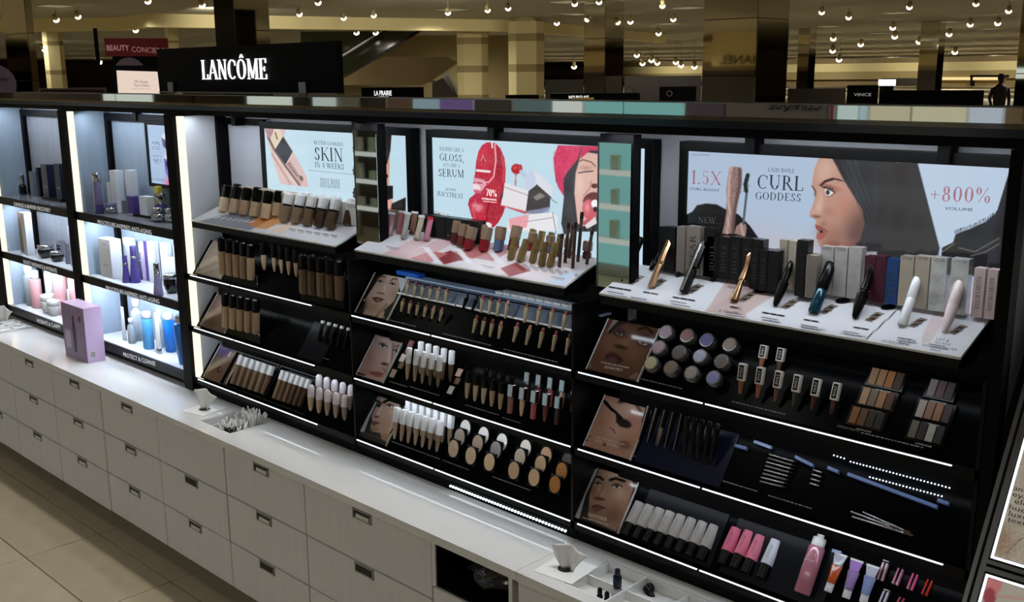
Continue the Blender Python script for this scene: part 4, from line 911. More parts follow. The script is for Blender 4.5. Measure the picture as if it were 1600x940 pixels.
def paintB(p):
    view(p, 670, 205, 5.53); C0 = p.C.copy()
    rs = np.random.RandomState(2)
    LIPS = [(500, 95), (545, 94), (580, 104), (620, 150), (655, 230), (665, 330), (660, 450), (640, 560), (662, 650), (640, 720), (600, 790), (560, 832), (430, 825), (370, 740), (338, 630), (350, 580), (400, 540), (380, 500), (385, 420), (400, 360), (408, 260), (430, 170), (460, 120)]
    p.poly(LIPS, (190, 30, 52), 5)
    m = np.clip(1-np.abs(p.X-500)/170, 0, 1)
    p.blob(460, 220, 50, 90, (226, 50, 74), al=.8).blob(600, 280, 30, 140, (140, 14, 34), al=.6).blob(470, 720, 90, 70, (212, 40, 62), al=.8).blob(560, 700, 70, 80, (150, 22, 42), al=.6)
    red = (p.C[..., 0]-p.C[..., 1]) > 90; sp = (rs.rand(p.m, p.n) > .82) & red; p.C[sp] = p.C[sp]*.6+np.array([246, 150, 166])*.4
    sp = (rs.rand(p.m, p.n) > .88) & red; p.C[sp] *= .78
    p.line([(570, 110), (580, 250), (560, 390), (520, 440), (480, 440)], 12, (250, 190, 200), soft=8); p.line([(545, 98), (548, 140)], 14, (255, 230, 235)); p.line([(415, 338), (525, 348)], 20, (252, 236, 240), soft=6)
    p.poly([(340, 460), (400, 400), (480, 420), (500, 460), (440, 540), (370, 556), (338, 510)], (236, 178, 190), 10, .9); p.ell(402, 496, 44, 40, (246, 226, 232)); p.ell(400, 530, 60, 26, (210, 60, 84), 0, .6, .8); p.line([(345, 470), (400, 440), (460, 450)], 8, (150, 30, 56)); p.line([(338, 500), (370, 550), (430, 540)], 8, (160, 24, 50))
    a = np.zeros((p.m, p.n)); t0 = p.C.copy(); p.C = np.zeros_like(t0); p.poly(LIPS, (1, 1, 1), 5); a = p.C[..., :1]; p.C = C0*(1-a)+t0*a
    p.line([(500, 120), (480, 200), (470, 300)], 26, (214, 60, 84), al=.6, soft=26); p.line([(520, 620), (500, 720), (505, 800)], 16, (120, 10, 28), al=.7, soft=16); p.line([(400, 600), (380, 680), (400, 760)], 14, (240, 120, 140), al=.6, soft=18); p.line([(630, 200), (650, 320), (640, 430)], 12, (236, 110, 130), al=.6, soft=14)
    for x, y in ((400, 640), (440, 650), (425, 675)): p.blob(x, y, 34, 20, (244, 176, 188), al=.7)
    p.ell(495, 812, 50, 28, (240, 238, 240)); p.blob(475, 240, 16, 30, (150, 14, 34)); p.line([(455, 250), (468, 205), (490, 262)], 6, (250, 150, 166))
    # dripping wand
    p.ell(757, 325, 45, 44, (176, 30, 40)); p.ell(790, 325, 20, 40, (190, 60, 66)); p.blob(745, 315, 16, 16, (220, 90, 92)); p.line([(752, 360), (746, 500)], 14, (196, 70, 74)); p.line([(750, 380), (745, 490)], 5, (240, 200, 200)); p.ell(734, 545, 20, 52, (176, 34, 44)); p.ell(730, 582, 24, 16, (196, 50, 56))
    # boxes and tube
    p.poly([(655, 445), (865, 515), (840, 705), (622, 640)], (236, 232, 236), 3); p.poly([(655, 475), (862, 548), (860, 560), (650, 488)], (196, 188, 194), 3); p.poly([(622, 640), (640, 640), (840, 690), (834, 716)], (206, 90, 98), 5); p.poly([(650, 470), (640, 560), (610, 640), (620, 560)], (60, 50, 54), 6)
    p.line([(800, 350), (890, 440)], 34, (196, 206, 230), soft=6); p.ell(880, 420, 44, 94, (206, 214, 236), 20); p.poly([(862, 516), (930, 464), (1050, 570), (1046, 660), (960, 720), (836, 706)], (70, 62, 62), 4); p.poly([(900, 570), (960, 530), (1010, 560), (930, 600)], (140, 132, 126), 8)
    p.poly([(905, 330), (1070, 480), (1058, 572), (930, 460)], (226, 228, 236), 3); p.line([(930, 460), (1058, 572)], 8, (60, 60, 66)); p.poly([(836, 690), (960, 670), (1046, 650), (1040, 700), (880, 730)], (150, 160, 196), 8, .8)
    p.poly([(690, 760), (866, 716), (1070, 700), (1110, 740), (1110, 860), (680, 860)], (238, 236, 240), 3); p.poly([(690, 756), (866, 716), (846, 830), (700, 850)], (238, 168, 178), 6); p.line([(846, 780), (1070, 745)], 5, (120, 116, 122)); p.line([(1070, 700), (1100, 880)], 6, (110, 108, 116)); p.line([(1050, 580), (1106, 620)], 6, (80, 84, 92))
    # pink fur hood and face with tongue out
    view(p, 860, 200, 4.7)
    p.poly([(60, 128), (350, 134), (350, 760), (190, 760), (100, 780), (80, 700), (100, 500), (40, 390), (25, 220)], (46, 44, 50), 6)
    p.poly([(225, 170), (352, 190), (352, 520), (330, 700), (240, 720), (200, 700), (176, 480), (185, 330), (205, 260)], (226, 184, 172), 8)
    p.poly([(55, 128), (230, 130), (200, 230), (120, 330), (96, 380), (100, 500), (60, 440), (30, 320), (22, 220)], (216, 56, 100), 10); p.poly([(230, 130), (352, 134), (352, 165), (290, 165), (215, 230)], (206, 50, 90), 8)
    for k in range(60):
        x, y = rs.uniform(30, 190), rs.uniform(135, 420)
        if x < 200-(y-130)*.32: p.line([(x, y), (x-8+rs.uniform(-4, 4), y+22)], 3, (240, 110, 146) if k % 2 else (170, 30, 70), al=.7)
    p.line([(206, 246), (240, 232), (300, 250), (330, 280)], 9, (120, 86, 74), soft=6); p.line([(206, 330), (246, 322), (310, 316)], 9, (60, 44, 44), soft=5); p.blob(260, 292, 50, 16, (190, 138, 126), al=.8)
    p.ell(324, 424, 24, 18, (96, 56, 52)); p.line([(300, 390), (290, 440), (240, 500)], 8, (186, 136, 124), soft=8); p.blob(215, 420, 30, 80, (240, 208, 198), al=.7)
    p.ell(300, 520, 66, 44, (110, 52, 54), -30); p.ell(288, 600, 54, 76, (206, 92, 104), -8); p.blob(270, 580, 20, 40, (236, 150, 156)); p.ell(326, 555, 26, 30, (250, 250, 250)); p.ell(330, 596, 16, 20, (30, 16, 18)); p.ell(290, 690, 56, 26, (196, 96, 104), -10); p.poly([(250, 715), (330, 650), (340, 700), (270, 740)], (232, 226, 226), 6)
    for k in range(7): p.line([(110+k*9, 470), (92+k*12, 780)], 3, (84, 80, 84), al=.7)
PB = lightbox('lip_gloss_poster', 'backlit poster with giant glittering red lips and a pink fur hood', -2.259, -1.493, 1.325, 1.6155, 460, 170, SKY, paintB)
L2(PB, 670, 205, 5.53, [('JUICIFIES LIKE A', (95, 166), (303, 180), 32), ('GLOSS,', (94, 250), (308, 268), 62), ('ACTS LIKE A', (126, 304), (268, 313), 30), ('SERUM', (86, 388), (306, 402), 66), ('LIP IDO^LE', (146, 510), (240, 517), 22), ('JUICYTREAT', (74, 556), (300, 582), 40)], m_navyink)
L2(PB, 670, 205, 5.53, [('70%', (496, 556), (590, 568), 60)], m_sign); 
for s, a, b, h in (('HYDRATION', (462, 588), (586, 600), 16), ('LONG-LASTING HYDRATION', (470, 606), (586, 620), 9)): wr(PB, LBOX, s, (670+a[0]/5.53, 205+a[1]/5.53), (670+b[0]/5.53, 205+b[1]/5.53), h/5.53, m_sign, serif=False)
def paintC(p):
    p.grad((1200, 330), (1180, 400), (206, 186, 192), .8); p.grad((1300, 260), (1075, 250), (166, 186, 206), .35)
    view(p, 1060, 230, 5.53)
    p.poly([(30, 600), (120, 556), (160, 500), (240, 485), (330, 492), (420, 540), (520, 580), (620, 680), (690, 780), (690, 900), (20, 900)], (16, 15, 17), 5); p.line([(130, 550), (170, 505), (240, 487), (330, 495), (400, 540)], 5, (70, 66, 66), soft=8)
    br = (150, 122, 116)
    p.poly([(440, 175), (480, 165), (530, 172), (550, 190), (550, 300), (530, 410), (505, 500), (490, 600), (480, 745), (378, 745), (400, 650), (414, 560), (418, 470), (412, 380), (424, 270)], br, 5); p.line([(455, 180), (438, 300), (432, 420), (440, 560), (420, 740)], 20, (206, 180, 170), soft=24); p.line([(530, 190), (528, 330), (500, 470), (480, 600), (470, 740)], 22, (86, 64, 62), soft=24)
    for k in range(16): p.line([(410-k*.8, 440+k*19), (500-k*1.8, 438+k*19)], 3, (96, 74, 70), al=.7)
    rs = np.random.RandomState(5)
    for k in range(60): p.ell(rs.uniform(450, 545), rs.uniform(180, 400), 5, 4, (90, 66, 64), 0, .6, .7)
    p.poly([(484, 745), (500, 680), (540, 656), (580, 662), (590, 690), (580, 770)], br, 5); p.line([(540, 660), (560, 760)], 18, (190, 164, 156), soft=16); p.line([(560, 660), (590, 390)], 20, (78, 92, 106), soft=5); p.line([(586, 378), (578, 320), (600, 240)], 34, (24, 34, 34), soft=6)
    for k in range(10): p.line([(560+k*1.5, 375-k*14), (612-k*.4, 370-k*14)], 3, (16, 22, 22))
    view(p, 1250, 230, 5.53)
    sk = (190, 148, 130)
    p.poly([(165, 88), (420, 95), (560, 300), (600, 600), (540, 830), (420, 880), (180, 860), (140, 790), (150, 700), (128, 680), (140, 640), (118, 606), (84, 590), (86, 560), (112, 500), (132, 420), (104, 340), (108, 280), (125, 190)], sk, 5)
    p.blob(420, 520, 110, 130, (196, 132, 112), al=.7).blob(300, 760, 140, 100, (150, 104, 90), al=.7).blob(230, 180, 70, 80, (214, 176, 162), al=.8).blob(480, 760, 90, 120, (110, 74, 66), al=.9)
    p.blob(560, 700, 150, 220, (92, 60, 52), al=.85).blob(200, 240, 70, 110, (212, 172, 156), al=.7).blob(180, 450, 26, 90, (214, 176, 162), al=.7).blob(250, 560, 60, 40, (172, 124, 108), al=.7).blob(205, 660, 30, 30, (150, 100, 88), al=.6).blob(290, 840, 90, 40, (128, 84, 72), al=.8).blob(112, 560, 24, 30, (206, 164, 148), al=.6)
    p.poly([(275, 92), (830, 100), (830, 900), (420, 900), (520, 800), (560, 660), (540, 540), (450, 400), (370, 270), (320, 170)], (44, 42, 46), 10)
    for k in range(8): p.line([(290+k*30, 100), (370+k*26, 260), (470+k*26, 420+k*20), (560+k*20, 640)], 6, (30, 28, 32) if k % 2 else (66, 62, 64), soft=8, al=.8)
    p.poly([(660, 160), (830, 200), (830, 620), (640, 600)], (52, 56, 56), 40, .9)
    p.poly([(165, 330), (210, 285), (280, 262), (345, 275), (390, 300), (300, 280), (220, 305), (185, 340)], (60, 30, 28), 6); p.poly([(200, 330), (250, 350), (300, 375), (400, 380), (330, 340), (270, 325)], (196, 120, 96), 20, .5)
    p.poly([(212, 360), (240, 352), (295, 385), (255, 420), (225, 415)], (235, 232, 232), 4); p.ell(240, 390, 18, 24, (90, 100, 110)); p.ell(238, 390, 9, 12, (20, 20, 24)); p.line([(200, 345), (250, 358), (300, 388)], 11, (20, 14, 16), soft=4)
    p.blob(250, 345, 70, 22, (116, 70, 60), 20, .7); p.ell(160, 600, 12, 7, (96, 56, 48), -20, .5); p.line([(232, 425), (262, 424), (300, 398)], 6, (120, 80, 72), soft=8)
    for k in range(6): p.line([(205+k*16, 352+k*3), (190+k*17, 336+k*3)], 4, (22, 14, 16), soft=3)
    p.line([(105, 335), (135, 380), (130, 420)], 9, (40, 30, 30), soft=5); p.ell(124, 400, 8, 18, (150, 160, 170)); p.blob(140, 598, 40, 14, (120, 76, 66), al=.9); p.blob(160, 520, 30, 60, (222, 190, 176), al=.6)
    p.poly([(128, 670), (170, 676), (246, 725), (190, 738), (140, 710)], (146, 84, 78), 5); p.poly([(150, 740), (190, 742), (244, 730), (200, 790), (160, 800), (140, 775)], (164, 98, 92), 6); p.poly([(165, 725), (200, 715), (210, 735), (175, 742)], (60, 26, 26), 4); p.ell(203, 727, 7, 4, (200, 180, 174))
    view(p, 1370, 240, 4.7)
    p.poly([(-20, 60), (1000, 60), (1000, 760), (-20, 760)], (40, 41, 44), 4, .0)
    p.poly([(0, 60), (300, 66), (462, 690), (440, 800), (0, 800)], (44, 43, 46), 8); p.poly([(300, 64), (980, 96), (880, 440), (690, 560), (570, 610), (560, 650), (462, 690)], (188, 206, 228), 4)  # black field: hair plus the shelves' dark reflection painted into the print
    p.poly([(880, 430), (985, 90), (1010, 90), (1010, 900), (460, 900), (480, 690), (560, 650), (580, 590), (690, 550), (800, 500)], (28, 28, 30), 5)
    for k in range(26): x = 575+k*12; y = 585-k*2.5-((k/26)**2)*80; p.line([(x, y), (x-6+rs.uniform(-4, 8), y-26)], 5, (26, 26, 30))
    for a, b, c in (((600, 690), (720, 720), (900, 620)), ((690, 750), (800, 720), (900, 660)), ((480, 720), (540, 680), (570, 660))): p.line([a, b, c], 7, (120, 116, 112), soft=7)
PC = lightbox('mascara_poster', 'wide backlit mascara poster with a woman in profile and a brown tube', -1.371, -.664, 1.33, 1.6155, 460, 180, (178, 197, 221), paintC)
L2(PC, 1060, 230, 5.53, [('LASH IDO^LE', (776, 208), (1004, 222), 34), ('CURL', (676, 356), (1082, 378), 122), ('GODDESS', (664, 448), (1062, 470), 66)], m_navyink)
L2(PC, 1060, 230, 5.53, [('1.5X', (106, 312), (372, 326), 112)], m_rose)
L2(PC, 1060, 230, 5.53, [('NEW', (172, 650), (326, 658), 52)], mat('poster_faint', (92, 92, 92), .5))
L2(PC, 1370, 240, 4.7, [('+800%', (386, 345), (836, 364), 112)], m_rose)
for s, a, b, h, x0, y0, k in (('CURL BOOST', (102, 366), (358, 384), 22, 1060, 230, 5.53), ('VOLUME', (500, 410), (706, 424), 24, 1370, 240, 4.7), ('OLIVIA RODRIGO', (112, 70), (272, 74), 13, 1060, 230, 5.53)): wr(PC, LBOX, s, (x0+a[0]/k, y0+a[1]/k), (x0+b[0]/k, y0+b[1]/k), h/k, m_navyink, serif=False)
LB2 = depth(.362)
def paintD(p):
    p.grad((240, 190), (265, 290), (150, 176, 216), .5)
    view(p, 220, 180, 7.23)
    p.blob(330, 760, 60, 60, (236, 90, 150), al=.9)
    p.ell(300, 245, 66, 52, (214, 222, 236)); p.poly([(234, 250), (360, 250), (360, 395), (300, 390), (250, 350)], (90, 84, 130), 8); p.poly([(268, 310), (330, 318), (330, 390), (280, 370)], (34, 30, 52), 8); p.ell(300, 240, 60, 40, (226, 232, 242)); p.ell(304, 246, 16, 12, (130, 136, 160))
    p.ell(320, 460, 56, 62, (222, 210, 240)); p.poly([(262, 490), (376, 520), (376, 720), (310, 706), (280, 640)], (104, 80, 180), 8); p.poly([(276, 520), (376, 545), (376, 600), (290, 580)], (34, 28, 60), 8); p.poly([(290, 620), (376, 630), (376, 700), (315, 700)], (150, 130, 214), 14)
    for x, y in ((300, 440), (330, 430), (320, 490), (345, 480)): p.ell(x, y, 13, 11, (140, 104, 190))
    p.line([(140, 720), (260, 735)], 24, (130, 146, 172), soft=16, al=.6)
x0 = LB2.at(230, 240)[0]
PD = lightbox('serum_poster', 'narrow backlit poster with stacked purple jars in the second bay', x0+.02, -3.512-.0, 1.375, 1.607, 110, 120, (178, 202, 232), paintD, .014, LB2)
for s, a, b, h in (('+57%', (126, 324), (218, 336), 34), ('SKIN FIRMNESS', (130, 358), (222, 368), 12), ('IN 4 WEEKS', (132, 380), (220, 390), 12), ('INSPIRED BY', (134, 462), (236, 470), 10), ('GLP-1', (146, 520), (230, 530), 34), ('EFFECT', (168, 544), (222, 552), 12)): wr(PD, LB2, s, (220+a[0]/7.23, 180+a[1]/7.23), (220+b[0]/7.23, 180+b[1]/7.23), h/7.23, m_navyink, serif=False)

# ------------------------------------------------------------------ portrait and picture panels on the tiers
m_pp = printmat('panel_print', 0, .12)
def panel(i, pl_, pr_, label, n, m, base, paint, v1=.1465, texts=(), tone=(.86, .84, .84)):
    pl = TIER[i]; a = pl.uv(*pl_)[0]; b = pl.uv(*pr_)[0]; v0 = .007
    c = pl.pt((a+b)/2, v0); t = thing('picture_panel', label, 'picture', tuple(c)); inv = Matrix.Translation(t.location).inverted()
    R = [MB().slab(pl.pt(0, 0, .0005), pl.U, pl.V, pl.N, a, b, v0, v1, .004).obj('board', m_blk3), MB().slab(pl.pt(0, 0, .0005), pl.U, pl.V, pl.N, a-.0025, a-.0005, v0, v1, .006).obj('clear_edge', m_acryl), MB().slab(pl.pt(0, 0, .0005), pl.U, pl.V, pl.N, b+.0005, b+.0025, v0, v1, .006).obj('clear_edge', m_acryl)]
    p = Print(pl, a+.001, b-.001, v0+.001, v1-.001, n, m, base, .0049); paint(p); g = p.C.mean(axis=2, keepdims=True); p.C = (p.C*.82+g*.18)*np.array(tone); R.append(p.obj('print', m_pp))
    for s, q, r_, h, se in texts: R.append(write(pl, s, q, r_, h, mat('panel_letters', (214, 206, 196), .5), None, serif=se, lift=.0056))
    for o in R: o.parent = t; o.matrix_parent_inverse = inv
def eye(p, x, y, w, ang, iris=(60, 44, 36), lid=(90, 60, 50)):
    p.ell(x, y-w*.25, w*1.15, w*.55, lid, ang, .6, .75); p.ell(x, y, w, w*.45, (232, 226, 222), ang, .2); p.ell(x, y-w*.05, w*.42, w*.42, iris, 0, .2); p.ell(x, y-w*.05, w*.2, w*.2, (10, 8, 8)); p.ell(x+w*.12, y-w*.18, w*.1, w*.1, (255, 255, 255))
    a = math.radians(ang); p.line([(x-w*math.cos(a), y-w*math.sin(a)), (x, y-w*.45), (x+w*1.1*math.cos(a), y+w*1.1*math.sin(a)-w*.1)], w*.22, (24, 16, 16), soft=w*.15)
def q1(p):
    view(p, 550, 410, 8.55)
    p.poly([(340, 130), (600, 180), (640, 330), (600, 480), (470, 600), (400, 660), (440, 740), (140, 690), (200, 600), (190, 470), (250, 330), (330, 250)], (206, 178, 160), 22)
    p.blob(500, 180, 110, 60, (232, 212, 200), al=.8).blob(330, 420, 60, 60, (222, 196, 178), al=.6).blob(560, 420, 60, 90, (170, 136, 118), al=.7).blob(250, 610, 110, 60, (170, 134, 112), al=.7).blob(210, 520, 40, 60, (160, 124, 104), al=.7)
    p.poly([(330, 130), (440, 150), (350, 200), (300, 300), (180, 480), (140, 690), (40, 660), (200, 330)], (30, 26, 24), 14); p.poly([(640, 330), (700, 480), (520, 620), (480, 740), (440, 740), (420, 650), (560, 520)], (34, 30, 28), 14)
    p.line([(340, 215), (390, 185), (445, 195)], 16, (110, 78, 62), soft=12); p.line([(520, 240), (560, 215), (610, 225)], 16, (110, 78, 62), soft=12); eye(p, 375, 258, 34, 18); eye(p, 538, 292, 36, 18)
    p.line([(440, 300), (430, 370), (420, 400)], 20, (232, 214, 200), soft=20); p.line([(340, 400), (390, 414), (425, 412)], 18, (130, 90, 76), soft=14)
    p.poly([(270, 465), (330, 458), (370, 466), (430, 492), (390, 520), (330, 532), (285, 505)], (122, 66, 60), 8); p.ell(350, 497, 30, 12, (196, 110, 100), 14, .6); p.line([(285, 472), (350, 480), (425, 494)], 6, (70, 26, 26))
    p.line([(320, 715), (460, 560)], 24, (120, 96, 66), soft=6); p.line([(330, 700), (455, 562)], 9, (210, 188, 150), soft=4); p.poly([(260, 690), (290, 635), (320, 700), (300, 730)], (206, 172, 146), 8); p.poly([(340, 730), (420, 640), (440, 660), (400, 745)], (206, 180, 140), 8); p.ell(165, 500, 9, 14, (200, 200, 200))
    p.poly([(600, 180), (735, 208), (650, 390)], (214, 224, 236), 6)
panel(0, (556, 490), (604, 505), 'picture of a smiling dark lipped woman on the top tier of the middle bay', 90, 90, (60, 52, 48), q1)
def q2(p):
    view(p, 550, 510, 9.4)
    p.C[:] = (206, 176, 168); p.blob(470, 200, 120, 70, (226, 206, 206), al=.9).blob(560, 420, 40, 160, (232, 208, 202), al=.9).blob(250, 460, 90, 120, (190, 138, 132), al=.8).blob(680, 460, 60, 160, (120, 88, 84), al=.9).blob(200, 660, 120, 70, (176, 134, 116), al=.7).blob(560, 680, 80, 90, (140, 104, 92), al=.8)
    p.line([(430, 140), (520, 150), (600, 200)], 26, (120, 92, 88), soft=24, al=.8); p.line([(640, 290), (700, 280), (760, 310)], 22, (110, 84, 82), soft=20, al=.8)
    eye(p, 455, 280, 58, 24, (40, 26, 22), (140, 100, 100)); eye(p, 655, 376, 52, 26, (60, 54, 60), (110, 84, 86)); p.line([(610, 240), (590, 400), (580, 540)], 20, (90, 66, 62), soft=30, al=.7)
    p.ell(480, 548, 56, 22, (120, 84, 76), 10, .8); p.ell(470, 545, 26, 12, (70, 44, 40), 10); p.line([(450, 600), (480, 640)], 14, (150, 112, 100), soft=14)
    p.poly([(250, 665), (340, 655), (400, 655), (460, 690), (440, 740), (360, 745), (290, 715)], (176, 104, 98), 10); p.line([(250, 668), (350, 690), (450, 700)], 8, (110, 56, 52), soft=6); p.poly([(580, 650), (500, 820), (430, 800)], (214, 206, 200), 6); p.poly([(60, 690), (90, 668), (150, 690), (210, 712), (180, 720), (90, 700)], (30, 24, 24), 6)
panel(1, (560, 583), (600, 596), 'picture of a pale close-up face on the middle tier of the middle bay', 90, 90, (206, 176, 168), q2)
def q3(p):
    view(p, 550, 600, 9.4)
    p.C[:] = (50, 52, 50); p.poly([(420, 110), (340, 260), (100, 690), (180, 700), (260, 480), (380, 240)], (196, 212, 226), 6)
    p.poly([(430, 130), (820, 220), (700, 380), (620, 460), (640, 560), (560, 740), (580, 780), (540, 860), (440, 810), (420, 720), (290, 690), (270, 620), (300, 540), (290, 470), (360, 320)], (206, 172, 152), 14)
    p.blob(650, 240, 90, 50, (226, 214, 210), al=.8).blob(480, 560, 80, 90, (196, 152, 128), al=.7).blob(330, 660, 60, 40, (160, 118, 92), al=.7).blob(500, 780, 80, 60, (176, 124, 80), al=.8).blob(330, 420, 30, 60, (196, 150, 136), al=.7)
    p.line([(470, 265), (530, 230), (630, 250)], 38, (40, 30, 28), soft=14); p.line([(360, 240), (430, 280)], 30, (46, 36, 34), soft=16); eye(p, 550, 318, 50, 4, (50, 34, 28), (120, 84, 76)); p.ell(390, 310, 34, 26, (50, 38, 36), 10, .6)
    p.line([(440, 330), (390, 420), (360, 460)], 24, (236, 208, 196), soft=20); p.ell(360, 476, 36, 15, (110, 70, 60), 8, .7); p.poly([(305, 545), (350, 540), (415, 570), (360, 590), (320, 620), (290, 600)], (150, 92, 78), 10); p.line([(310, 560), (360, 566), (410, 572)], 9, (80, 44, 40), soft=6)
    p.poly([(600, 400), (700, 330), (760, 320), (700, 420), (680, 600), (620, 560)], (206, 212, 214), 10); p.poly([(700, 300), (820, 230), (800, 400), (700, 380)], (30, 30, 30), 12, .9); p.line([(560, 400), (620, 450), (600, 560), (540, 700)], 26, (222, 186, 166), soft=20); p.poly([(640, 590), (680, 600), (600, 740), (550, 720)], (50, 40, 40), 10); p.line([(100, 690), (430, 800)], 14, (100, 90, 78))
panel(2, (560, 679), (606, 693), 'picture of a woman dabbing her cheek on the bottom tier of the middle bay', 90, 90, (50, 52, 50), q3)
def q4(p):
    view(p, 910, 485, 7.83)
    p.C[:] = (140, 96, 70); p.blob(420, 360, 200, 150, (164, 116, 86), al=.8).blob(300, 420, 100, 100, (170, 122, 92), al=.6).blob(620, 540, 100, 110, (168, 122, 88), al=.7).blob(860, 560, 90, 200, (110, 72, 54), al=.7).blob(520, 390, 60, 60, (186, 140, 110), al=.7)
    p.poly([(400, 80), (470, 90), (320, 250), (300, 250)], (196, 196, 200), 6); p.poly([(470, 92), (560, 120), (440, 190), (330, 290), (320, 250)], (60, 44, 36), 12)
    p.line([(440, 180), (540, 130), (640, 160)], 30, (64, 42, 36), soft=20); p.line([(690, 230), (780, 200), (860, 270)], 34, (64, 42, 36), soft=20); p.ell(450, 265, 90, 60, (92, 70, 76), 20, .7); eye(p, 455, 278, 44, 22, (30, 20, 18), (120, 96, 104)); p.ell(760, 360, 100, 80, (70, 50, 56), 24, .7); eye(p, 740, 390, 58, 24, (24, 16, 16), (110, 90, 100))
    p.ell(470, 445, 80, 26, (84, 52, 40), 14, .7); p.poly([(270, 560), (340, 505), (410, 520), (470, 560), (500, 620), (440, 650), (340, 620), (280, 590)], (96, 56, 58), 12); p.ell(370, 600, 56, 34, (132, 86, 92), 20, .7); p.line([(290, 560), (380, 555), (490, 610)], 8, (54, 28, 30), soft=6)
    p.poly([(90, 640), (130, 700), (70, 690)], (160, 160, 160), 8); p.poly([(560, 820), (640, 760), (690, 760), (660, 840)], (170, 166, 164), 8)
panel(0, (919, 576), (997, 596), 'picture of a brown skinned face with smoky lids on the right bay top tier', 100, 90, (140, 96, 70), q4, tone=(.66, .62, .60), texts=(('SHADOWS', (945, 576), (973.5, 581.5), 4.5, True), ('BUILDABLE AND BLENDABLE', (941, 568), (984, 577), 2.4, False)))
def q5(p):
    view(p, 905, 605, 7.83)
    p.C[:] = (204, 152, 124); p.blob(620, 260, 200, 110, (222, 184, 168), al=.9).blob(280, 420, 90, 140, (190, 128, 96), al=.8).blob(420, 560, 110, 130, (214, 172, 146), al=.8).blob(680, 620, 120, 90, (196, 144, 112), al=.7).blob(480, 120, 90, 60, (190, 130, 104), al=.8).blob(560, 700, 80, 60, (150, 96, 76), al=.7)
    p.line([(490, 180), (580, 165), (690, 200), (770, 320)], 36, (96, 64, 54), soft=26, al=.85); p.blob(650, 420, 120, 60, (196, 130, 130), al=.8)
    p.ell(560, 440, 80, 50, (46, 34, 34), 24, .5); p.poly([(450, 330), (520, 380), (640, 460), (580, 490), (500, 480), (450, 420)], (40, 30, 32), 14)
    p.line([(310, 170), (450, 310), (520, 380)], 34, (18, 16, 18), soft=6); p.line([(345, 175), (430, 270)], 6, (190, 170, 170)); p.poly([(300, 190), (340, 170), (440, 300), (390, 290)], (24, 20, 22), 10)
    for x, y in ((410, 512), (385, 495), (440, 555), (425, 530), (135, 600), (100, 645), (750, 570)): p.ell(x, y, 11, 8, (36, 22, 22), 30, .4)
    p.ell(560, 700, 70, 40, (150, 90, 70), 20, .8, .7); p.ell(310, 695, 24, 20, (90, 30, 28)); 
panel(1, (914, 696), (988, 712), 'picture of a closed eye and mascara brush on the right bay middle tier', 100, 90, (204, 152, 124), q5, texts=(('EYE LOVERS', (931, 691), (968, 701), 4.5, True), ('CURL MASCARA AND LINER', (932, 684), (978, 697), 2.4, False)))
def q6(p):
    view(p, 885, 725, 8.17)
    p.C[:] = (52, 46, 42); p.poly([(360, 35), (415, 48), (250, 380), (160, 705), (60, 680)], (206, 214, 226), 6)
    p.poly([(420, 55), (640, 100), (840, 200), (850, 330), (800, 480), (760, 640), (640, 860), (280, 700), (290, 560), (290, 420), (340, 260)], (186, 146, 120), 16)
    p.blob(620, 130, 130, 60, (226, 208, 190), al=.9).blob(680, 370, 90, 80, (222, 190, 166), al=.9).blob(440, 330, 40, 90, (214, 178, 150), al=.8).blob(360, 600, 80, 60, (140, 104, 80), al=.7).blob(600, 640, 130, 110, (140, 102, 78), al=.8).blob(790, 270, 50, 90, (206, 140, 126), al=.8).blob(350, 360, 40, 80, (160, 122, 92), al=.7)
    p.line([(390, 160), (430, 165), (465, 195)], 30, (50, 34, 28), soft=14); p.line([(560, 200), (630, 180), (740, 215)], 36, (50, 34, 28), soft=14); eye(p, 402, 250, 40, 6, (60, 50, 60), (110, 84, 80)); eye(p, 645, 282, 58, 8, (60, 48, 56), (120, 88, 80))
    p.line([(470, 250), (450, 330), (390, 430)], 22, (140, 104, 82), soft=24, al=.7); p.ell(420, 440, 70, 22, (110, 74, 58), 10, .7)
    p.poly([(320, 525), (400, 505), (440, 520), (510, 560), (430, 590), (370, 610), (320, 570)], (132, 82, 70), 12); p.line([(320, 535), (420, 545), (505, 560)], 9, (76, 42, 36), soft=6); p.poly([(640, 860), (780, 600), (860, 360), (980, 220), (900, 420)], (50, 44, 42), 20); p.ell(780, 580, 10, 22, (180, 176, 170))
panel(2, (893, 812), (966, 833), 'picture of a calm woman on the right bay bottom tier', 100, 90, (52, 46, 42), q6, tone=(.8, .76, .74), texts=(('SMOOTHER', (919, 806), (949, 815), 5.5, True), ('YOU WANT 10 YEARS SKIN', (911, 810), (952, 822), 2.6, False)))
def q7(p):
    view(p, 300, 520, 9.4)
    p.C[:] = (140, 108, 80); p.poly([(440, 120), (770, 230), (660, 380), (250, 480), (300, 360)], (120, 96, 92), 8)
    for k in range(12): a = k*.53; p.line([(470, 250), (470+120*math.cos(a), 250+95*math.sin(a))], 30, (106, 90, 176), soft=24, al=.8)
    p.blob(480, 200, 60, 40, (150, 140, 206)); p.poly([(560, 265), (590, 280), (545, 345), (515, 335)], (196, 190, 196), 6); p.poly([(640, 200), (770, 235), (740, 280), (620, 250)], (196, 186, 180), 8)
    for k in range(16): p.line([(300+k*22, 480-k*6), (260+k*18, 660)], 6, (110, 82, 60), al=.7)
    p.ell(400, 540, 30, 46, (70, 46, 40), 20, .5); p.ell(405, 535, 14, 26, (150, 110, 90), 20)
panel(2, (319, 590), (353, 601), 'picture of a violet flower and brown stripes on the foundation bay bottom tier', 70, 80, (140, 108, 80), q7)
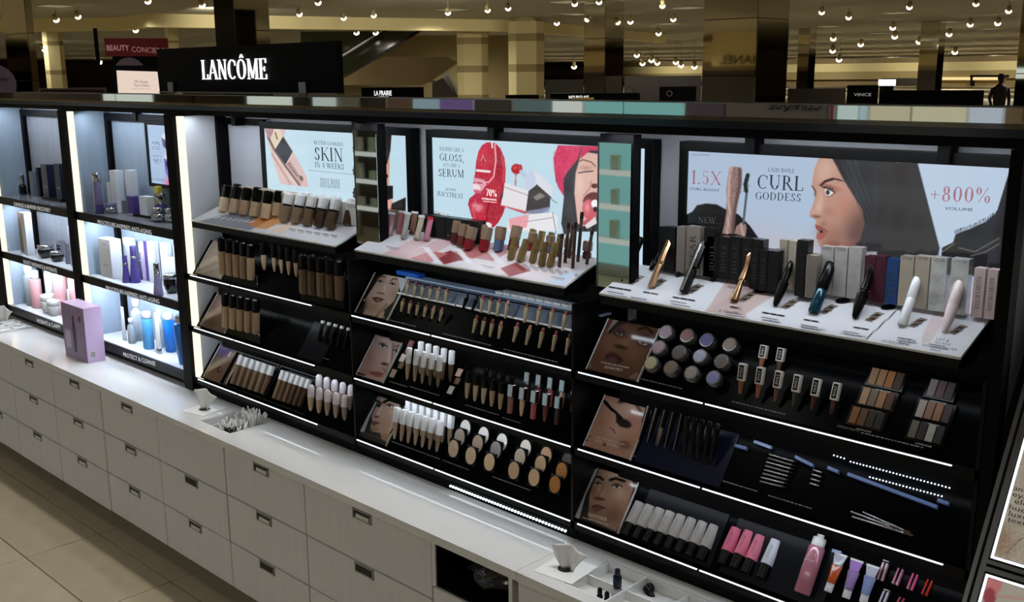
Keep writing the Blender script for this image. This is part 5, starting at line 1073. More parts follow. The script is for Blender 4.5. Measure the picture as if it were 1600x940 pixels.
def q8(p):
    view(p, 300, 360, 5.22); p.C[:] = (196, 180, 160); p.poly([(130, 190), (240, 90), (250, 400), (60, 360)], (206, 186, 164), 10); p.line([(215, 165), (230, 190), (212, 215)], 6, (80, 66, 54)); p.line([(235, 160), (208, 205)], 5, (80, 66, 54)); p.poly([(40, 345), (240, 260), (230, 300), (80, 345)], (226, 216, 190), 10)
panel(0, (306, 430), (343, 442), 'pale beige picture panel on the foundation bay top tier', 50, 60, (196, 180, 160), q8)
def q9(p):
    view(p, 300, 360, 5.22); p.C[:] = (150, 122, 106); p.blob(230, 600, 40, 60, (190, 160, 150)).blob(160, 750, 60, 40, (120, 92, 66)); p.line([(120, 700), (250, 660)], 20, (170, 130, 110), soft=20)
panel(1, (313, 512), (350, 524), 'dusky pink picture panel on the foundation bay middle tier', 50, 60, (150, 122, 106), q9)

# ------------------------------------------------------------------ products
def shape_mesh(sh, w, d, z0, z1):
    k = '%s:%.4f:%.4f:%.4f:%.4f' % (sh, w, d, z0, z1); h = z1-z0; r = w/2; e = d/w
    def fn():
        m = MB()
        if sh == 'box': m.cbox(-w/2, w/2, -d/2, d/2, z0, z1, min(w, d)*.12)
        elif sh == 'rbox': m.cbox(-w/2, w/2, -d/2, d/2, z0, z1, min(w, d)*.3)
        elif sh == 'carton': m.box(-w/2, w/2, -d/2, d/2, z0, z1)
        elif sh == 'cyl': m.lathe([(r*.9, z0), (r, z0+min(h*.06, r*.2)), (r, z1-min(h*.06, r*.2)), (r*.9, z1)], 14, sy=e)
        elif sh == 'disc': m.lathe([(r, z0), (r, z1)], 20, sy=e)
        elif sh == 'taper': m.lathe([(r*.30, z0), (r*.55, z0+h*.10), (r*.85, z0+h*.45), (r, z0+h*.8), (r, z1)], 12, sy=e)
        elif sh == 'cone': m.lathe([(r*.5, z0), (r*.62, z0+h*.3), (r*.95, z0+h*.95), (r, z1)], 12, sy=e)
        elif sh == 'dome': m.lathe([(r, z0), (r, z0+h*.6), (r*.9, z0+h*.86), (r*.5, z1)], 14, sy=e)
        elif sh == 'bullet': m.lathe([(r*.7, z0), (r*.7, z0+h*.5), (r*.5, z0+h*.85), (r*.15, z1)], 10, sy=e)
        elif sh == 'shoulder': m.lathe([(r*.92, z0), (r, z0+h*.05), (r, z0+h*.72), (r*.85, z0+h*.86), (r*.4, z0+h*.95), (r*.4, z1)], 16, sy=e)
        elif sh == 'jar': m.lathe([(r*.62, z0), (r*.9, z0+h*.3), (r, z0+h*.7), (r, z1)], 18, sy=e)
        elif sh == 'bowl': m.lathe([(r*.5, z0), (r*.9, z0+h*.25), (r, z0+h*.55), (r*.9, z0+h*.85), (r*.7, z1)], 18, sy=e)
        elif sh == 'waist': m.lathe([(r*.75, z0), (r*.7, z0+h*.15), (r*.62, z0+h*.4), (r*.8, z0+h*.65), (r, z0+h*.85), (r*.9, z1)], 14, sy=e)
        elif sh == 'vase': m.lathe([(r*1.0, z0), (r*.95, z0+h*.2), (r*.72, z0+h*.6), (r*.62, z0+h*.85), (r*.62, z1)], 14, sy=e)
        elif sh == 'crimp':                         # soft tube: round below, flat on top
            n = 14; vs = []; L = 6
            for j in range(L):
                t = j/(L-1); rx = r*(.72+.28*t); ry = r*e*(1-t*.9)
                for i in range(n): a = 2*math.pi*i/n; vs.append((rx*math.cos(a), ry*math.sin(a), z0+h*t))
            m.add(vs, [(j*n+i, j*n+(i+1) % n, j*n+n+(i+1) % n, j*n+n+i) for j in range(L-1) for i in range(n)], True)
            m.add(vs[:n], [tuple(range(n-1, -1, -1))]); m.add(vs[-n:], [tuple(range(n))])
        elif sh == 'half':                          # label sleeve, curved front
            n = 10; vs = [(r*math.cos(math.pi*i/n+math.pi), d*math.sin(math.pi*i/n+math.pi), z) for z in (z0, z1) for i in range(n+1)]
            q = n+1; m.add(vs, [(i, i+1, q+i+1, q+i) for i in range(n)], True); m.add(vs, [(0, n, q+n, q), tuple(range(n, -1, -1)), tuple(range(q, 2*q))])
        return m
    return shared(k, fn)
def item(name, label, cat, group, base, h, tilt, w, d, segs, rz=0):
    """segs = (part name, shape, from, to (fractions of h), width scale, material); the first is the thing's own mesh"""
    root = None
    for s in segs:
        pn, sh, a, b, ws, m = s[:6]; ds = s[6] if len(s) > 6 else ws
        me = shape_mesh(sh, round(w*ws, 4), round(d*ds, 4), round(h*a, 4), round(h*b, 4))
        if root is None: root = put(name, me, m, None, tuple(base), (-tilt, 0, rz)); tag(root, label, cat, group)
        else: put(pn, me, m, root)
    return root
def lean(pl, b, t):
    """base and top pixels -> base point, length, lean angle (in the plane x = const)"""
    p = pl.at(*b); d = ray(*t); q = CAM+d*((p[0]-CAM[0])/d[0]); v = q-p; return p, float(math.hypot(v[1], v[2])), math.atan2(v[1], v[2])
def up(pl, b, t):
    p = pl.at(*b); return p, float(depth(p[1]).at(*t)[2]-p[2])
def pxw(p, w): return w*float((np.asarray(p)-CAM)@CF)/FPX
def sink(p, pl, d): return np.asarray(p)+pl.N*d
def row(pl, b0, t0, b1, t1, n, fn, off=0.0, minlean=None, upright=False):
    """n things spaced evenly between two measured ones"""
    A, B = (up(pl, b0, t0)+(0.0,), up(pl, b1, t1)+(0.0,)) if upright else (lean(pl, b0, t0), lean(pl, b1, t1))
    for i in range(n):
        t = i/max(1, n-1); p = A[0]*(1-t)+B[0]*t; h = A[1]*(1-t)+B[1]*t; a = A[2]*(1-t)+B[2]*t
        fn(i, p+pl.N*off, h, a)
def label_text(root, txt, w, h, z, y, m, vertical=False, x=0.0, serif=True):
    """printed lettering on an item's front (local -y)"""
    if vertical: return letters(txt, (x+h/2, y, z-w/2), (0, 0, w), (-h, 0, 0), (0, -1, 0), m, root, serif)
    return letters(txt, (x-w/2, y, z), (w, 0, 0), (0, 0, h), (0, -1, 0), m, root, serif)
SKIN = [(204, 180, 152), (188, 162, 132), (176, 148, 118), (154, 130, 108), (134, 112, 92), (112, 90, 72), (86, 66, 52), (68, 46, 34), (54, 36, 28)]
def skin(i): return mat('shade_%d' % i, SKIN[i], .22, coat=.3)
m_cap = mat('black_cap', (10, 10, 12), .22, spec=.22); m_wcap = mat('white_cap', (232, 234, 238), .22); m_lcap = mat('lilac_white_cap', (222, 216, 224), .25)
m_band = mat('gold_band', (190, 160, 110), .25, 1)
m_prtext = mat('product_lettering', (60, 50, 46), .5); m_prlight = mat('product_lettering_light', (220, 220, 222), .5)
m_clear = mat('clear_acrylic', (246, 249, 252), .03, trans=1, ior=1.12)

# foundation bay, tester tray
def fbottle(desc, group, shades, capm, cf, wpx, dk=.75):
    def f(i, p, h, a):
        w = pxw(p, wpx); s = shades[i % len(shades)]
        r = item('foundation_bottle', f'{nth(i, f.n)} of {NUM[f.n]} {desc}', 'foundation', group, p, h, a, w, w*dk, [('body', 'rbox', 0, 1-cf, 1, skin(s)), ('collar', 'rbox', 1-cf, 1-cf+.015, .9, m_cap), ('cap', 'rbox', 1-cf+.015, 1, 1.0, capm)])
        if wpx > 13: label_text(r, 'LANCO^ME', w*.7, h*.03, h*(1-cf)*.62, -w*dk*.5-.0006, m_prtext)
    return f
def rowf(f, n): f.n = n; return f
G = 'black capped foundation testers on the tray'
row(TRAY, (348, 332), (356, 290), (414, 343), (421, 299), 5, rowf(fbottle('black capped foundation bottles on the grey printed tray', G, [0, 1, 2, 1, 0], m_cap, .43, 16), 5), .002)
row(TRAY, (366, 327), (372, 288), (432, 339), (437, 299), 3, rowf(fbottle('black capped foundation bottles behind the front row on tray', G, [2, 3, 1], m_cap, .43, 15), 3), .002)
G = 'white capped foundation testers on the tray'
row(TRAY, (444, 348), (453, 303), (516, 359), (527, 311), 5, rowf(fbottle('white capped foundation bottles in front on the tray', G, [4, 4, 5, 7, 6], m_wcap, .42, 17.5), 5), .002)
row(TRAY, (474, 341), (481, 302), (543, 353), (552, 311), 4, rowf(fbottle('white capped foundation bottles standing behind on the tray', G, [3, 5, 6, 7], m_wcap, .42, 17), 4), .002)
m_cart = [mat('carton_cream', (196, 184, 164), .5, vary=.06), mat('carton_beige', (170, 156, 136), .5, vary=.06), mat('carton_white', (214, 214, 212), .5), mat('carton_brown', (112, 92, 76), .5)]
for i in range(11):
    x = -3.21+i*.077; m = m_cart[0 if i < 5 else 1 if i < 7 else 2 if i < 9 else 3]
    c = item('foundation_carton', f'{nth(i, 11)} of eleven foundation cartons lined up behind the tray bottles', 'box', 'cartons behind the foundation testers', (x, .353, 1.3325), .078-.0012*i if i < 9 else .06, .0, .074, .036, [('box', 'carton', 0, 1, 1, m)])
    letters('TEINT', (-.022, -.0186, .055), (.044, 0, 0), (0, 0, .008), (0, -1, 0), m_prtext, c)
# foundation bay, tiers
G = 'black capped foundation bottles on the tiers'
fu = lambda desc, sh, n, w, cf=.36: rowf(fbottle(desc, G, sh, m_cap, cf, w, .8), n)
row(TIER[0], (353, 431), (350, 373), (396, 440), (396, 384), 5, fu('black capped bottles beside the beige picture panel', [1, 2, 2, 3, 1], 5, 13), .012)
row(TIER[0], (480, 462), (478, 400), (536, 472), (534, 410), 5, fu('darker black capped bottles at right of the top tier', [5, 6, 5, 6, 5], 5, 16), .014)
row(TIER[0], (495, 455), (494, 398), (556, 466), (556, 405), 4, fu('black capped bottles behind the darker row on top tier', [6, 7, 6, 7], 4, 13), .004)
row(TIER[1], (357, 514), (356, 460), (404, 524), (404, 470), 5, fu('black capped bottles beside the dusky pink panel', [1, 1, 2, 2, 3], 5, 13), .012)
def conc(desc, group, sh, capm, cf, wpx, n, capshape='rbox', lift=0, dk=.8, body='taper'):
    def f(i, p, h, a):
        w = pxw(p, wpx)
        item('concealer', f'{nth(i, n)} of {NUM[n]} {desc}', 'concealer', group, p, h, a, w, w*dk, [('body', body, 0, 1-cf, .92, skin(sh[i % len(sh)])), ('cap', capshape, 1-cf, 1, 1, capm)])
    return f
row(TIER[0], (433, 427), (431, 383), (467, 435), (465, 391), 4, conc('slim black capped concealers in middle of the top tier', 'slim concealers on the top tier', [0, 0, 1, 1], m_cap, .5, 9, 4), .012)
row(TIER[0], (417, 424), (415, 381), (417, 424), (415, 381), 1, conc('pale pointed concealer between the bottles and slim row', 'slim concealers on the top tier', [0], m_cap, .45, 12, 1), .012)
def pencil(desc, group, n, m, tip, wpx=4, tf=.06, name='eye_pencil'):
    def f(i, p, h, a):
        w = pxw(p, wpx); item(name, f'{nth(i, n)} of {NUM[n]} {desc}', 'pencil', group, p, h, a, w, w, [('barrel', 'cyl', 0, 1-tf, 1, m), ('end_cap', 'cyl', 1-tf, 1, 1.15, tip)])
    return f
row(TIER[1], (500, 534), (507, 502), (562, 550), (568, 519), 7, pencil('black pencils with painted white end shine on middle tier', 'pencils with painted end shine', 7, m_cap, m_wcap, 6, .14), .006)  # white end caps stand for the shine on the pencil ends
row(TIER[2], (366, 601), (381, 557), (413, 617), (428, 573), 6, conc('white capped stick foundations next to the violet flower picture', 'white capped sticks on the bottom tier', [4, 4, 4, 4, 4, 5], m_wcap, .33, 9.2, 6, 'box', body='box'), .008)
row(TIER[2], (431, 624), (446, 580), (470, 637), (486, 594), 6, conc('white capped stick foundations in the second stick tray', 'white capped sticks on the bottom tier', [4, 5, 5, 6, 6, 7], m_wcap, .33, 8, 6, 'box', body='box'), .008)
row(TIER[2], (500, 628), (501, 586), (549, 641), (551, 602), 5, conc('rounded lilac white tubes in the rear row', 'lilac capped skin tints', [1, 1, 2, 2, 3], m_lcap, .42, 13, 5, 'dome'), .006)
row(TIER[2], (492, 645), (493, 605), (545, 660), (546, 621), 5, conc('rounded lilac white tubes in the front row', 'lilac capped skin tints', [1, 2, 3, 3, 4], m_lcap, .45, 13, 5, 'dome'), .02)
for i, (a, b) in enumerate((((352, 594), (420, 615)), ((422, 616), (487, 636)))):
    u0, u1 = TIER[2].uv(*a)[0], TIER[2].uv(*b)[0]; P = TIER[2]; c = P.pt((u0+u1)/2, .006)
    t = thing('stick_tray', ('first' if i == 0 else 'second')+' black slanted tray holding white capped stick foundations', 'tray', tuple(c)); mb = MB(); inv = Matrix.Translation(t.location).inverted()
    for s in ((u0, u0+.004, .008, .14), (u1-.004, u1, .008, .14), (u0+.004, u1-.004, .008, .012), (u0+.004, u1-.004, .136, .14)): mb.slab(P.pt(0, 0, .0005), P.U, P.V, P.N, *s, .016)
    o = mb.obj('rim', m_blk3); o.parent = t; o.matrix_parent_inverse = inv
def guard(i, a, b, h, label):
    u0, u1 = TIER[i].uv(*a)[0], TIER[i].uv(*b)[0]; z = ZL[i]+.0005
    t = thing('acrylic_guard', label, 'guard', (u0, .225, z)); MB().box(0, u1-u0, -.001, .001, 0, h).obj('front_sheet', m_clear, t); MB().box(0, .0015, .0012, .03, 0, h).obj('side_sheet', m_clear, t)
guard(0, (350, 440), (404, 448), .05, 'clear acrylic guard before the bottles by the beige panel')
guard(1, (354, 522), (409, 532), .05, 'clear acrylic guard before the bottles by the dusky pink panel')
guard(0, (473, 466), (540, 478), .045, 'clear acrylic guard before the darker bottles on the top tier')

# middle bay, tester tray
m_gls = [mat('gloss_%d' % i, c, .12, trans=.25) for i, c in enumerate([(206, 160, 172), (196, 194, 192), (206, 200, 176), (222, 150, 172), (206, 202, 222), (176, 106, 116), (150, 112, 92), (60, 40, 36), (190, 178, 180)])]
m_red = mat('red_cap', (206, 40, 62), .3)
spots4 = [((609, 369), (613, 332), 0), ((631, 374), (638, 332), 1), ((651, 376), (660, 337), 2), ((666, 377), (674, 340), 3), ((688, 371), (696, 334), 4), ((624, 366), (629, 330), 5), ((644, 367), (649, 331), 6), ((677, 368), (684, 331), 8), ((701, 375), (707, 342), 7)]
NM = ['mauve pink', 'clear grey', 'pale yellowish', 'pink with a red end', 'lilac white', 'deep rose', 'brown', 'very dark brown', 'greyish pink']
for b, t_, k in spots4:
    p, h, a = lean(TRAY, b, t_); w = pxw(p, 13.5)
    item('lip_gloss_tube', f'{NM[k]} squeeze gloss tube leaning at left of the pink printed tray', 'lip gloss', 'gloss tubes on the pink tray', p+TRAY.N*.002, h, a, w, w*.6, [('body', 'crimp', .12, .9, 1.05, m_gls[k]), ('cap', 'rbox', 0, .12, .9, m_gls[k]), ('end_seal', 'box', .9, 1, 1.05, m_red if k == 3 else m_wcap, .3)])
for i in range(5):
    item('gloss_carton', f'{nth(i, 5)} of five black cartons behind the gloss tubes', 'box', 'black cartons behind the gloss tubes', (-2.235+i*.046, .353, 1.333), .062, 0, .043, .03, [('box', 'carton', 0, 1, 1, mat('carton_black', (18, 18, 22), .35))])
m_tcap = mat('taupe_cap', (140, 116, 96), .3)
m_tint = [mat('tint_%d' % i, c, .2) for i, c in enumerate([(86, 44, 42), (110, 54, 52), (132, 34, 42), (140, 28, 40), (92, 104, 138), (92, 38, 36)])]
TN = ['dusky', 'brownish rose', 'deep red', 'bright red', 'blue grey', 'dark maroon']
for k, (b, t_) in enumerate((((711, 381), (717, 346)), ((721, 386), (727, 351)), ((731, 391), (739, 356)), ((755, 393), (763, 356)), ((778, 393), (784, 355)), ((800, 393), (809, 354)))):
    p, h, a = lean(TRAY, b, t_); w = pxw(p, 15)
    item('lip_tint', f'{TN[k]} lip tint with square taupe cap leaning on the pink tray', 'lip tint', 'taupe capped lip tints', p+TRAY.N*.002, h, a, w, w*.8, [('body', 'box', 0, .45, .92, m_tint[k]), ('cap', 'box', .45, 1, 1, m_tcap)])
for i in range(7):
    item('lip_tint', f'{nth(i, 7)} of seven taupe capped lip tints in the rear row', 'lip tint', 'taupe capped lip tints in the rear row', (-2.03+i*.063, .352, 1.3335), .052-.001*i, .12, .026, .02, [('body', 'rbox', 0, .4, .92, m_tint[i % 6]), ('cap', 'rbox', .4, 1, 1, m_tcap)])
m_lip = [mat('bullet_%d' % i, c, .35) for i, c in enumerate([(120, 54, 50), (150, 80, 72), (96, 36, 40), (176, 110, 96), (140, 50, 60)])]
m_gold2 = mat('champagne_metal', (212, 196, 162), .3, .45)
m_gold3 = mat('antique_gold', (150, 126, 82), .3, .6)
gl = [((798, 406), (806, 371)), ((812, 410), (823, 375)), ((826, 391), (834, 359)), ((832, 411), (840, 374)), ((842, 392), (848, 362)), ((846, 416), (853, 379)), ((857, 394), (863, 364)), ((859, 417), (868, 380)), ((871, 400), (877, 367))]
for i, (b, t_) in enumerate(gl):
    p, h, a = lean(TRAY, b, t_); w = pxw(p, 9.5); back = i in (2, 4, 6, 8)
    item('lipstick', f'{nth([0,1,0,2,1,3,2,4,3][i], 4 if back else 5)} of {"four gold lipsticks in the rear" if back else "five gold lipsticks in the front"} row on the pink tray', 'lipstick', 'gold lipsticks on the pink tray', p+TRAY.N*.002, h, a, w, w, [('case', 'box', 0, .52, 1, m_gold3), ('collar', 'box', .52, .56, 1.05, m_gold), ('tube', 'box', .56, 1, .9, m_gold3)])
m_brn = mat('brown_pencil', (84, 62, 50), .3)
bp_ = [((874, 418), (879, 366)), ((883, 411), (889, 349)), ((895, 420), (900, 348)), ((903, 410), (910, 332)), ((917, 414), (926, 360)), ((889, 404), (896, 352))]
for i, (b, t_) in enumerate(bp_):
    p, h, a = lean(TRAY, b, t_); w = pxw(p, 5.5)
    item('lip_pencil', f'{nth(i, 6)} of six brown lip pencils leaning at right end of the pink tray', 'pencil', 'brown lip pencils on the pink tray', p+TRAY.N*.002, h, a, w, w, [('barrel', 'cyl', 0, .86, 1, m_brn), ('cap', 'cyl', .86, 1, 1.12, mat('dark_brown_cap', (46, 30, 26), .3))])
# middle bay, tiers
def lipst(desc, group, n, wpx=8):
    def f(i, p, h, a):
        w = pxw(p, wpx); item('lipstick', f'{nth(i, n)} of {NUM[n]} {desc}', 'lipstick', group, p, h, a, w, w, [('case', 'cone', 0, .72, 1, m_gold2), ('collar', 'cyl', .72, .76, 1.12, m_gold), ('bullet', 'bullet', .76, 1, .95, m_lip[(i*3+n) % 5])])
    return f
G = 'gold lipsticks on the top tier of the middle bay'
T0 = TIER[0]
row(T0, (639, 463), (643, 441), (699, 476), (704, 453), 6, lipst('gold lipsticks in upper row beside the smiling woman picture', G, 6, 7.5), .012)
row(T0, (631, 490), (635, 469), (691, 504), (696, 483), 6, lipst('gold lipsticks in lower row beside the smiling woman picture', G, 6, 7.5), .012)
row(T0, (755, 491), (759.5, 463), (793, 500), (799, 471), 4, lipst('gold lipsticks in upper row right of the black cones', G, 4), .012)
row(T0, (743, 523), (750, 495), (783, 532), (788, 504), 4, lipst('gold lipsticks in lower row under the group of four', G, 4), .012)
row(T0, (823, 507), (829, 475), (903, 524), (911, 491), 5, lipst('gold lipsticks at right end of the upper row', G, 5, 8.5), .012)
row(T0, (806, 537), (814, 506), (888, 557), (895, 524), 5, lipst('gold lipsticks at right end of the lower row', G, 5, 8.5), .012)
for i, (b, t_) in enumerate((((727, 484), (735, 462)), ((741, 487), (750, 465)))):
    p, h, a = lean(T0, b, t_); w = pxw(p, 8); item('black_lipstick', ('left' if i == 0 else 'right')+' of two black pointed lipsticks between the gold groups', 'lipstick', 'black lipsticks', p+T0.N*.01, h, a, w, w, [('case', 'cone', 0, .7, 1, m_cap), ('tip', 'bullet', .7, 1, 1, m_cap)])
P = T0; u0, u1 = P.uv(629, 445)[0], P.uv(924, 510)[0]
sb = thing('lipstick_back_plate', 'slate blue back plate behind the gold lipsticks with a white top ledge', 'plate', tuple(P.pt((u0+u1)/2, .09))); inv = Matrix.Translation(sb.location).inverted()
mb = MB()
edges = [u0, P.uv(722, 460)[0], P.uv(812, 480)[0], u1]
for a, b in zip(edges, edges[1:]):
    o = MB().slab(P.pt(0, 0, .0006), P.U, P.V, P.N, a+.001, b-.001, .100, .1465, .002).obj('plate', m_blueback); o.parent = sb; o.matrix_parent_inverse = inv
    o = MB().slab(P.pt(0, 0, .0006), P.U, P.V, P.N, a+.003, b-.003, .094, .0985, .006).obj('acrylic_bar', m_wcap); o.parent = sb; o.matrix_parent_inverse = inv
o = MB().box(u0, u1+.02, .307, .345, 1.2045, 1.2085).obj('top_ledge', mat('ledge_blue_white', (176, 196, 226), .3)); o.parent = sb; o.matrix_parent_inverse = inv
for r_, px in enumerate(((632, 448), (905, 508))):
    pass
for j in range(2):
    for i in range(11):
        q = item('paper_card', f'{nth(i, 11)} white card, {"front" if j == 0 else "back"} row on ledge under the pink tray', 'card', 'white cards on the ledge', (-1.93+i*.030+.008*j, .322+.02*j, 1.209), .007, 0, .026, .015, [('card', 'carton', 0, 1, 1, m_wcap)])
# middle tier of the middle bay
T1 = TIER[1]
def square(i_t, px, s, m, label, asp=1.0, group='square compacts on the middle tier'):
    P = TIER[i_t]; u, v = P.uv(*px); p = P.pt(u, v, .001); w = pxw(p, s)
    r = item('powder_compact', label, 'compact', group, p-P.V*(w*asp/2)+P.N*.007, w*asp, SL, w, .011, [('case', 'box', 0, 1, 1, m_cap)])
    MB().box(-w*.42, w*.42, -.0068, -.0056, w*asp*.1, w*asp*.9).obj('pan', m, r)
for px, s, c, d in (((647, 539), 13, (140, 84, 84), 'dusky pink compact, topmost beside the pale face picture'), ((641, 551), 10, (176, 96, 104), 'small rose compact beside the pale face picture'), ((634, 562), 13, (210, 200, 190), 'white compact in the column beside the pale face picture'), ((631, 574), 12, (110, 88, 64), 'olive brown compact beside the pale face picture'), ((619, 586), 13, (176, 152, 134), 'beige compact, lowest beside the pale face picture'),
                    ((722, 585), 13, (204, 172, 158), 'pale pink compact right of the white capped concealers'), ((719, 598), 12, (122, 96, 76), 'brown compact right of the white capped concealers'), ((709, 612), 13, (206, 206, 204), 'white compact lowest right of the white capped concealers')):
    square(1, px, s, mat('pan_%d_%d_%d' % c, c, .6), d, 1.25 if s > 12 else 1)
row(T1, (659, 585), (661, 535), (706, 598), (709, 549), 5, conc('white capped concealers in rear row on the middle tier', 'white capped concealers on the middle tier', [3, 4, 4, 5, 6], m_wcap, .45, 10.5, 5), .008)
row(T1, (644, 598), (648, 548), (692, 610), (696, 561), 5, conc('white capped concealers in front row on the middle tier', 'white capped concealers on the middle tier', [2, 3, 4, 6, 5], m_wcap, .5, 9.5, 5), .024)
row(T1, (733, 625), (737, 582), (785, 642), (789, 599), 5, conc('black capped beige concealers in middle of the middle tier', 'black capped concealers on the middle tier', [2, 1, 1, 2, 2], m_cap, .42, 11, 5, 'cyl'), .012)
row(T1, (757, 622), (761, 576), (796, 634), (801, 588), 4, conc('dark capped concealers behind the beige ones', 'black capped concealers on the middle tier', [5, 6, 6, 5], m_cap, .5, 10, 4, 'cyl'), .004)
GC = [(150, 104, 92), (206, 182, 150), (176, 92, 100), (110, 56, 62), (60, 34, 36)]
def gloss(desc, group, n, cols, key, wpx=12, capm=None, cf=.42):
    def f(i, p, h, a):
        w = pxw(p, wpx); item('lip_gloss', f'{nth(i, n)} of {NUM[n]} {desc}', 'lip gloss', group, p, h, a, w, w*.8, [('bottle', 'taper' if i % 2 else 'rbox', 0, 1-cf, .85, mat(f'{key}_{i}', cols[i % len(cols)], .12)), ('cap', 'box', 1-cf, 1, 1, capm or m_silver)])
    return f
row(T1, (824, 628), (828, 582), (897, 645), (902, 599), 5, gloss('silver capped lip glosses in the rear row', 'silver capped glosses', 5, GC[::-1], 'glr', 11), .006)
row(T1, (803, 650), (807, 605), (876, 668), (880, 624), 5, gloss('silver capped lip glosses in the front row', 'silver capped glosses', 5, GC, 'glf', 11), .02)
# bottom tier
T2 = TIER[2]
row(T2, (640, 676), (642, 627), (704, 696), (708, 649), 7, conc('white capped concealers in rear row beside the cheek dabbing picture', 'white capped concealers on the bottom tier', [2, 2, 2, 3, 3, 3, 3], m_wcap, .45, 10, 7, 'box'), .008)
row(T2, (624, 690), (629, 641), (690, 710), (697, 662), 7, conc('white capped concealers in front row beside the cheek dabbing picture', 'white capped concealers on the bottom tier', [2, 3, 3, 3, 3, 4, 4], m_wcap, .46, 10, 7, 'box'), .024)
CC = [[(190, 166, 140), (196, 170, 138), (210, 182, 142), (190, 158, 122), (198, 166, 130), (170, 112, 52)], [(160, 146, 136), (170, 150, 130), (150, 142, 142), (176, 162, 142), (178, 148, 112), (162, 106, 52)], [(238, 236, 234), (240, 238, 236), (242, 240, 236), (232, 222, 208), (178, 142, 106), (78, 70, 68)]]
PXC = [[(718, 704), (745, 715), (774, 725), (812, 738), (843.5, 749), (876, 760)], [(727, 686), (755, 696), (783, 706), (821, 717), (853, 728), (886, 739)], [(735, 672), (763.5, 683), (792, 693), (829, 703), (861, 714), (894, 724)]]
rn = ['front', 'middle', 'rear']
for j in (2, 1, 0):
    for i in range(6):
        P = T2; u, v = P.uv(*PXC[j][i]); p = P.pt(u, v, .012-.002*j); w = pxw(p, 24)
        r = item('powder_disc', f'{nth(i, 6)} of six round powders in the {rn[j]} row on bottom tier', 'powder', 'round powders on the bottom tier', p-P.V*w*.62, w*1.25, SL*.35, w*1.02, .007, [('case', 'rbox', 0, 1, 1, m_cap)])
        c = CC[j][i]; pan = shared('pan:%.4f' % round(w, 4), lambda: MB().prism([(w*.46*math.cos(a), w*.63+w*.56*math.sin(a)) for a in np.linspace(0, 2*math.pi, 26, endpoint=False)], (0, -.0036, 0), X3, Z3, (0, -1, 0), .0012))
        put('powder', pan, mat('powder_%d_%d_%d' % c, c, .7), r)

# mascara tray of the right bay
m_teal = mat('teal_black', (12, 60, 78), .15, .3); m_pinkw = mat('pink_white', (222, 206, 208), .3); m_gb = mat('rose_gold_metal', (186, 150, 116), .25, 1)
MS = [((973, 442), (1011, 387), 'thick black mascara, leftmost on the white tray', 11, [('body', 'taper', 0, .5, 1, m_cap), ('cap', 'cyl', .5, 1, 1, m_cap)]),
      ((1017, 451), (1057, 386), 'gold mascara, second from left on the white tray', 9, [('body', 'rbox', 0, .48, .95, m_gb), ('collar', 'rbox', .48, .5, .9, m_gold), ('cap', 'rbox', .5, 1, 1, m_gb)]),
      ((1068, 460), (1107, 398), 'black mascara with silver edges, third from left on the white tray', 12, [('body', 'rbox', 0, .5, 1, m_cap), ('cap', 'rbox', .5, 1, 1, m_cap), ('silver_side', 'box', .02, .98, .3, m_silver, 1.1)]),
      ((1147, 472), (1179, 406), 'curvy rose gold mascara on the brown print of the white tray', 12, [('body', 'vase', 0, .45, .95, m_gb), ('cap', 'waist', .45, 1, 1.15, m_gb)]),
      ((1211, 481), (1247, 419), 'slim waisted black mascara right of the rose gold one', 12, [('body', 'taper', 0, .5, 1.1, m_cap), ('cap', 'bullet', .5, 1, 1.1, m_cap)]),
      ((1271, 491), (1307, 427), 'black mascara with teal lower end', 15, [('body', 'cyl', 0, .45, 1, m_teal), ('cap', 'cyl', .45, 1, 1, m_cap)]),
      ((1335, 500), (1370, 425), 'bulging black mascara, last black one before the white pair', 15, [('body', 'taper', 0, .45, 1, m_cap), ('waist', 'cyl', .45, .52, .62, m_cap), ('cap', 'waist', .52, 1, 1.05, m_cap)]),
      ((1409, 511), (1445, 442), 'plain white mascara, left of the white pair', 12, [('body', 'cyl', 0, .5, 1, m_wcap), ('cap', 'cyl', .505, 1, 1, m_wcap)]),
      ((1475, 522), (1509, 451), 'pinkish white mascara at the right end of the white tray', 15, [('body', 'taper', 0, .5, 1, m_pinkw), ('cap', 'cyl', .5, 1, 1, m_pinkw)])]
for b, t_, lab, wp, sg in MS:
    p, h, a = lean(TRAY, b, t_); w = pxw(p, wp*1.2); a = min(a, .62)
    item('mascara', lab, 'mascara', 'mascara testers on the white tray', p+TRAY.N*.004, h, a, w, w, sg)
for i, (hd_, st) in enumerate((((1017, 423), (1034, 398)), ((1058, 434), (1077, 407)), ((1113, 441), (1127, 420)))):
    p, h, a = lean(TRAY, hd_, st); w = pxw(p, 10)
    item('mascara_wand', f'{nth(i, 3)} of three black mascara wands between the testers', 'wand', 'mascara wands on the white tray', p+TRAY.N*.003, h*1.3, min(a, .7), w, w*.6, [('brush', 'bowl', 0, .4, 1, m_cap), ('stem', 'cyl', .4, 1, .25, m_cap)])
for i, px in enumerate(((1190, 455), (1317, 471), (1388, 481))):
    u, v = TRAY.uv(*px); p = TRAY.pt(u, v, .0012); w = pxw(p, 20)
    t = MB().prism([(u+w*.5*math.cos(a)+.004*math.sin(a), v+.011*math.sin(a)) for a in np.linspace(0, 6.283, 22, endpoint=False)], TRAY.pt(0, 0, .0013)-p, TRAY.U, TRAY.V, TRAY.N, .002).obj('sample_dish', m_cap, None, loc=tuple(p)); tag(t, f'{nth(i, 3)} of three oval black dishes set in the white tray', 'opening', 'oval black dishes')  # flat black discs painted as the dark holes of the tray
m_cs = mat('carton_silver', (190, 188, 186), .3, .25, vary=.25, scale=60, bump=.5); m_cf = mat('carton_foil', (222, 226, 226), .2, .35, vary=.45, scale=45, bump=1.0)
